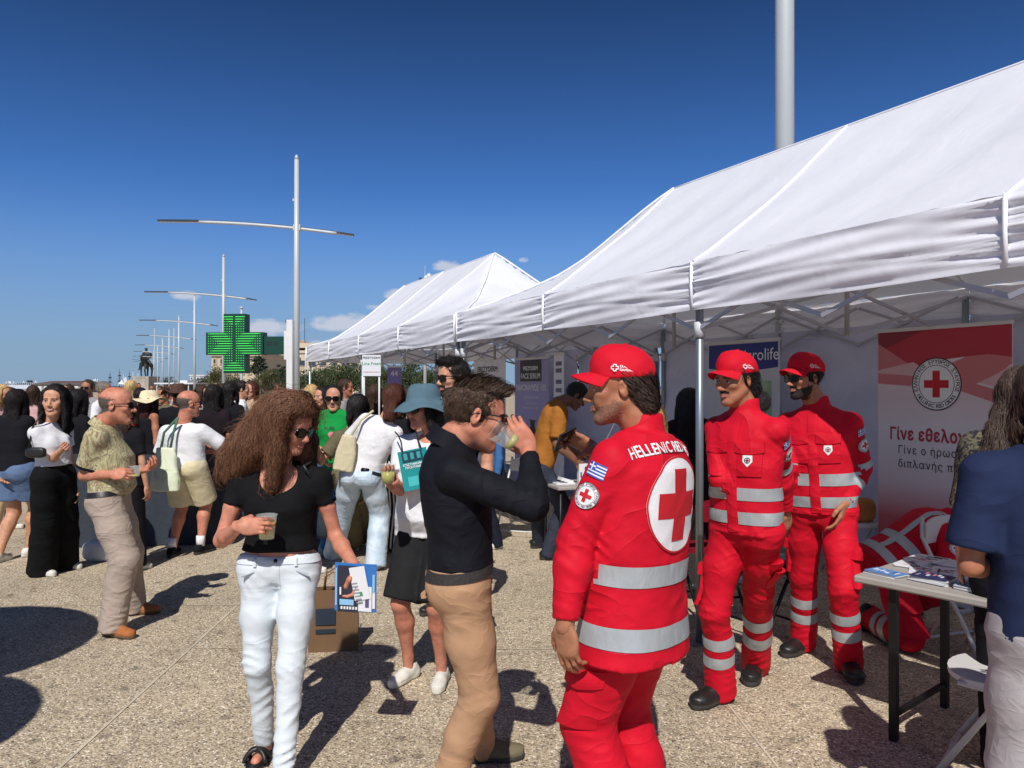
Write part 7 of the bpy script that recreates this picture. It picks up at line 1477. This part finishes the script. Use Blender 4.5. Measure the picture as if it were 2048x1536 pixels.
# dark clothed counter behind the queue
DCL = cloth('charcoal_tablecloth', (58, 64, 74), .85, bump=.6, bscale=5)
a, b = G(128, 1085), G(470, 1078); t = thing('cloth_counter', 'long counter under a charcoal cloth behind the queue', 'counter', (a + b) / 2, math.atan2((b - a).y, (b - a).x)); L_ = (b - a).length; V = []; nu, nv = 61, 7
for side_ in (0, 1):
    for i in range(nu):
        for j in range(nv): z = .01 + .93 * j / (nv - 1); x = -L_ / 2 + L_ * i / (nu - 1); o = .015 * sin(x * 22) * (1 - j / (nv - 1)); V.append((x, (-.3 - o) if side_ == 0 else (.3 + o), z))
F = grid_faces(nu, nv); n = nu * nv; F += [tuple(k + n for k in f[::-1]) for f in F]; F += [(i * nv + nv - 1, (i + 1) * nv + nv - 1, (i + 1) * nv + nv - 1 + n, i * nv + nv - 1 + n) for i in range(nu - 1)] + [(j, j + 1, j + 1 + n, j + n) for j in range(nv - 1)] + [((nu - 1) * nv + j, (nu - 1) * nv + j + n, (nu - 1) * nv + j + 1 + n, (nu - 1) * nv + j + 1) for j in range(nv - 1)]
obj('tablecloth', V, F, DCL, t, smooth=False)
# ------------------------------------------------------------ banners
def banner(P0, P1, z0, z1, label, base=True):
    """roll-up banner from P0 (seen left) to P1; returns the thing, its width and height; local x to the right, z up, facing -y"""
    d = Vector((P1[0] - P0[0], P1[1] - P0[1], 0)); w = d.length; t = thing('banner', label, 'banner', (P0[0], P0[1], 0), math.atan2(d.y, d.x)); return t, w, z1 - z0
def panel(t, w, z0, z1, m, th=.006, y=0, name='print_sheet', stand=True):
    o = MB().box((w / 2, y, (z0 + z1) / 2), (w, th, z1 - z0)).build(name, m, t)
    if stand:
        MB().box((w / 2, y, z1 + .012), (w + .01, .022, .028)).build('top_rail', PLAST, t); MB().box((w / 2, y, .04), (w + .04, .12, .07), bev=.01).build('base', PLAST, t)
        for q in (.25, .75): MB().box((w * q, 0, .008), (.04, .35, .016)).build('foot', PLAST, t)
        MB().tube([(w / 2, .04, .07), (w / 2, .02, z1)], .012, 6).build('support_pole', POLE, t, True)
    return o
def txt(t, s, x, z, size, m, y=-.005, bold=0, align='CENTER', space=1.0, name='lettering', sx=1): P_, F_ = text2d(s, size, bold, align, space); return obj(name, [(x + px * sx, y, z + pz) for px, pz in P_], F_, m, t)
def shape(t, pts, m, y, name='print_shape'): return obj(name, [(x, y, z) for x, z in pts], [tuple(range(len(pts)))], m, t)
# red cross banner
L_, R_ = W(1757, 700, 6.40), W(2025, 700, 5.42); z0, z1 = .08, 2.09
t, w, hgt = banner(L_, R_, z0, z1, 'tall red and white red cross roll-up banner with greek slogan')
m = bpy.data.materials.new('banner_print_fade'); m.use_nodes = True; nt = m.node_tree; N, L = nt.nodes.new, nt.links.new; tc = N('ShaderNodeTexCoord'); sp_ = N('ShaderNodeSeparateXYZ'); L(tc.outputs['Object'], sp_.inputs[0]); r = N('ShaderNodeValToRGB'); mr = N('ShaderNodeMapRange'); mr.inputs[1].default_value = 0; mr.inputs[2].default_value = 2.1; L(sp_.outputs[2], mr.inputs[0]); L(mr.outputs[0], r.inputs[0]); e = r.color_ramp.elements
e[0].position = .0; e[0].color = (*srgb(176, 40, 60), 1); e[1].position = 1; e[1].color = (*srgb(226, 222, 224), 1)
for p_, c_ in ((.28, (200, 96, 106)), (.42, (222, 208, 212)), (.62, (226, 222, 226)), (.74, (222, 200, 204))): x_ = e.new(p_); x_.color = (*srgb(*c_), 1)
L(r.outputs[0], nt.nodes['Principled BSDF'].inputs['Base Color']); nt.nodes['Principled BSDF'].inputs['Roughness'].default_value = .5
panel(t, w, z0, z1, m)
R1, R2, R3, R4 = [mat(n_, srgb(*c_), .5, var=.02) for n_, c_ in (('banner_red', (178, 44, 62)), ('banner_dark_red', (132, 34, 52)), ('banner_rose', (200, 116, 120)), ('banner_pale', (216, 172, 176)))]
zt = z1
def wv(pts): return [(x * w, zt - y * 1.0) for x, y in pts]
shape(t, wv([(0, 0), (1, 0), (1, .235)] + [(1 - i / 12, .235 - .05 * sin(pi * (1 - i / 12)) + .17 * (i / 12) ** 1.5) for i in range(1, 12)] + [(0, .42)]), R1, -.0036); shape(t, wv([(0, 0), (.38, 0), (0, .16)]), R2, -.0042); shape(t, wv([(0, .09), (.30, .29), (.15, .31), (0, .30)]), R3, -.0044)
shape(t, wv([(0, .31), (.3, .25), (.34, .28), (.3, .36), (0, .335)]), R4, -.0048); shape(t, wv([(0, .335), (.3, .36), (.28, .44), (0, .42)]), R3, -.0046)
shape(t, wv([(1, .235), (1, .28)] + [(1 - .4 * i / 8, .28 + .22 * (i / 8) ** .8) for i in range(1, 9)] + [(.55, .40), (.5, .30), (.7, .22), (.85, .21)]), R3, -.0046); shape(t, wv([(1, .30), (1, .47), (.72, .40)]), R4, -.0044); shape(t, wv([(.62, .38), (1, .50), (1, .60), (.66, .48)]), R3, -.0050)
cx_, cz_ = w * .475, zt - .425
for P_, F_, mi, ly in emblem(.205): obj('emblem_print', [(cx_ + x, -.0056 - ly * .0006, cz_ + y) for x, y in P_], F_, EM[mi], t)
txt(t, 'Γίνε εθελοντής', w * .10, zt - .83, .132, R1, -.0056, .0045, 'LEFT', 1.08, sx=.80); txt(t, 'Γίνε ο ήρωας της', w * .17, zt - .955, .088, BLACK_P, -.0056, .0002, 'LEFT', 1.15, sx=.88); txt(t, 'διπλανής πόρτας', w * .17, zt - 1.065, .088, BLACK_P, -.0056, .0002, 'LEFT', 1.15, sx=.88)
# microlife banner
NAVB = mat('banner_navy', srgb(34, 46, 128), .5, var=.03); L_, R_ = W(1416, 700, 8.1), W(1560, 700, 7.22); t, w, _ = banner(L_, R_, .08, 2.08, 'roll-up banner with a navy top reading microlife')
panel(t, w, .08, 2.08, mat('banner_grey', srgb(196, 196, 204), .5, var=.1, vscale=2)); shape(t, [(w * .02, 2.07), (w * .98, 2.07)] + [(w * (.98 - .96 * i / 10), 1.83 + .0 - .03 * sin(pi * i / 10)) for i in range(11)][:], NAVB, -.0045); txt(t, 'microlife', w * .70, 1.95, .165, WHITE_P, -.006, 0, 'CENTER', 1.0)
shape(t, [(w * .55, 1.1), (w * .9, 1.1), (w * .9, 1.7), (w * .55, 1.7)], mat('photo_print_green', srgb(150, 170, 140), .5, var=.4, vscale=8), -.0045); 
# far-tent banners
VIO = mat('banner_violet', srgb(150, 142, 190), .5, var=.04); SKP = mat('print_skin', srgb(196, 160, 140), .6, var=.08, vscale=3)
t, w, _ = banner(W(1030, 730, 12.3), W(1098, 730, 11.35), .08, 2.06, 'violet roll-up banner reading face serum niacinamide 10%'); panel(t, w, .08, 2.06, VIO)
shape(t, [(w * .17, 2.05), (w * .80, 2.05), (w * .80, 1.72), (w * .17, 1.72)], mat('banner_black', srgb(30, 28, 42), .5), -.0045); txt(t, 'FREZYDERM', w * .48, 1.92, .085, WHITE_P, -.006, .002, sx=1.0); txt(t, 'FACE SERUM', w * .48, 1.80, .115, WHITE_P, -.006, .0008, sx=.95); txt(t, 'NIACINAMIDE 10%', w * .5, 1.62, .135, WHITE_P, -.006, .001, sx=.84); txt(t, 'ΣΜΗΓΜΑΤΟΡΡΟΪΚΟ', w * .5, 1.47, .05, WHITE_P, -.006); txt(t, 'ΑΝΤΙΓΗΡΑΝΣΗ', w * .5, 1.38, .05, WHITE_P, -.006); txt(t, 'ΜΕ ΜΟΝΑΔΙΚΗ ΥΦΗ', w * .5, 1.31, .05, WHITE_P, -.006); txt(t, '36', w * .12, .62 + .1, .16, WHITE_P, -.006)
bt = MB().lathe([(0, .38), (.07, .38), (.08, .42), (.08, .80), (.03, .88), (.03, .95), (.05, .96), (.05, 1.02), (0, 1.03)], n=12); 
shape(t, [(w * .42, .45), (w * .66, .45), (w * .66, .95), (w * .60, 1.02), (w * .60, 1.1), (w * .66, 1.12), (w * .44, 1.14), (w * .48, 1.1), (w * .48, 1.02), (w * .42, .95)], BLACK_P, -.006, 'bottle_print')
t, w, _ = banner(W(948, 730, 13.4), W(1011, 730, 12.5), .08, 2.08, 'white roll-up banner with a woman face reading frezyderm'); panel(t, w, .08, 2.08, mat('banner_white', srgb(214, 214, 226), .5)); txt(t, 'FREZYDERM', w * .45, 1.93, .125, BLACK_P, -.006, .003, sx=1)
shape(t, [(w * .1, .5), (w * .86, .5), (w * .86, 1.80), (w * .1, 1.80)], SKP, -.0045); shape(t, [(w * .74, 1.4), (w * .86, 1.35), (w * .86, 1.80), (w * .70, 1.80)], mat('print_hair', srgb(60, 42, 40), .6), -.005); shape(t, [(w * .80, .5), (w * .86, .5), (w * .86, 1.8), (w * .80, 1.8)], mat('print_sky', srgb(110, 160, 200), .6), -.0055); shape(t, [(w * .38, 1.60), (w * .52, 1.67), (w * .66, 1.62), (w * .52, 1.645)], mat('print_hair', srgb(60, 42, 40), .6), -.0055)
t, w, _ = banner(W(1108, 730, 11.1), W(1128, 730, 10.8), .08, 2.10, 'narrow white banner standing beside the violet one'); panel(t, w, .08, 2.10, mat('banner_white', srgb(214, 214, 226), .5))
for i, zz in enumerate((2.0, 1.9, 1.74, 1.62, 1.5)): shape(t, [(w * .2, zz), (w * .8, zz), (w * .8, zz - .06), (w * .2, zz - .06)], mat('print_slate', srgb(90, 92, 120), .5), -.0045)
t, w, _ = banner(W(775, 740, 14.6), W(803, 740, 14.5), .08, 2.0, 'violet banner at the far end of the far tent'); panel(t, w, .08, 2.0, mat('banner_lilac', srgb(128, 112, 176), .5)); txt(t, '44', w * .5, 1.88, .16, WHITE_P, -.006)
# placard on two posts
c = W(743, 731, 8.7); u = 8.7 / FPX; t = thing('placard', 'small white product placard on two posts before the far tent', 'placard', (c.x, c.y, 0), radians(3)); MB().box((0, 0, c.z), (37 * u, .012, 42 * u)).build('board', PAPER, t)
for x in (-.085, .085): MB().tube([(x, .012, .9), (x, .012, c.z + .02)], .010, 8).build('post', SIGNW, t, True)
MB().box((0, .012, .45), (.3, .25, .9)).build('stand', SIGNW, t)
for s_, z, sz, m_ in (('FREZYDERM', .085, .036, BLACK_P), ('Line Fresh', .02, .05, GRN), ('ΓΙΑ ΜΑΘΗΤΕΣ ΚΑΙ ΟΔΟΝΤΟ', -.075, .014, R3)): txt(t, s_, 0, c.z + z, sz, m_, -.008, .0006)
# ------------------------------------------------------------ far strollers
FB = {}
def stroller(px, d, key, H, label):
    cols = dict(white=((214, 214, 218), (60, 64, 80)), red=((186, 60, 70), (60, 60, 66)), black=((34, 34, 38), (40, 40, 46)), pink=((214, 150, 150), (190, 186, 180)), blue=((80, 110, 160), (190, 180, 160)))
    if key not in FB:
        v = Vox((-.35, -.25, -.02), (.35, .25, 1.78), .03); v.loft((0, 0, .9), (0, 0, 1.42), (1, 0, 0), [0, .5, .9, 1], [.16, .15, .19, .1], [.11] * 4, [.11] * 4, .04); v.ell((0, .01, 1.60), (.085, .10, .125), .02); v.cap((0, 0, 1.4), (0, 0, 1.55), .05, .05, .03)
        for q in (-1, 1): v.chain([(q * .19, 0, 1.38), (q * .25, 0, 1.12), (q * .24, .06, .85)], [.05, .045, .035], .02); v.chain([(q * .09, 0, .92), (q * .10, .04 * q, .5), (q * .11, -.05 * q, .06)], [.09, .065, .05], .03)
        V, F = v.mesh(1); C = V[F].mean(1); z = C[:, 2]; mi = np.where(z < .93, 1, np.where(z < 1.44, 0, np.where((z > 1.66) | (C[:, 1] < 0), 3, 2))); mi = np.where((np.abs(C[:, 0]) > .19) & (z < 1.1), 2, mi)
        a, b = cols[key]; FB[key] = mesh('person', V, F, [cloth('far_' + key, a), cloth('far_bottom_' + key, b), SKIN['tan'], HAIRC['brown']], mi, True)
    o = bpy.data.objects.new('person', FB[key]); COL.objects.link(o); o.location = ((px - 1024) / FPX * d, d, 0); o.rotation_euler = (0, 0, rnd.uniform(0, 6.3)); o.scale = (1, 1, H / 1.73); tag(o, label, 'person', 'distant strollers on the promenade')
ks = ['white', 'red', 'black', 'pink', 'blue', 'white']
for i in range(44):
    z_ = i % 4; px = [rnd.uniform(236, 282), rnd.uniform(312, 352), rnd.uniform(395, 450), rnd.uniform(225, 600)][z_]; d = rnd.uniform(24, 75); k = rnd.choice(ks)
    near = min([(245, 'before the tall masts'), (280, 'beside the statue pedestal'), (320, 'left of the lamp posts'), (350, 'between the lamp posts'), (400, 'right of the lamp posts'), (440, 'before the stone building'), (480, 'beneath the green cross'), (560, 'by the sign pylon')], key=lambda q_: abs(q_[0] - px))[1]
    stroller(px, d, k, rnd.uniform(1.6, 1.8), f'{"tiny" if d > 58 else "small" if d > 40 else "nearer"} distant stroller in {k} {near}')
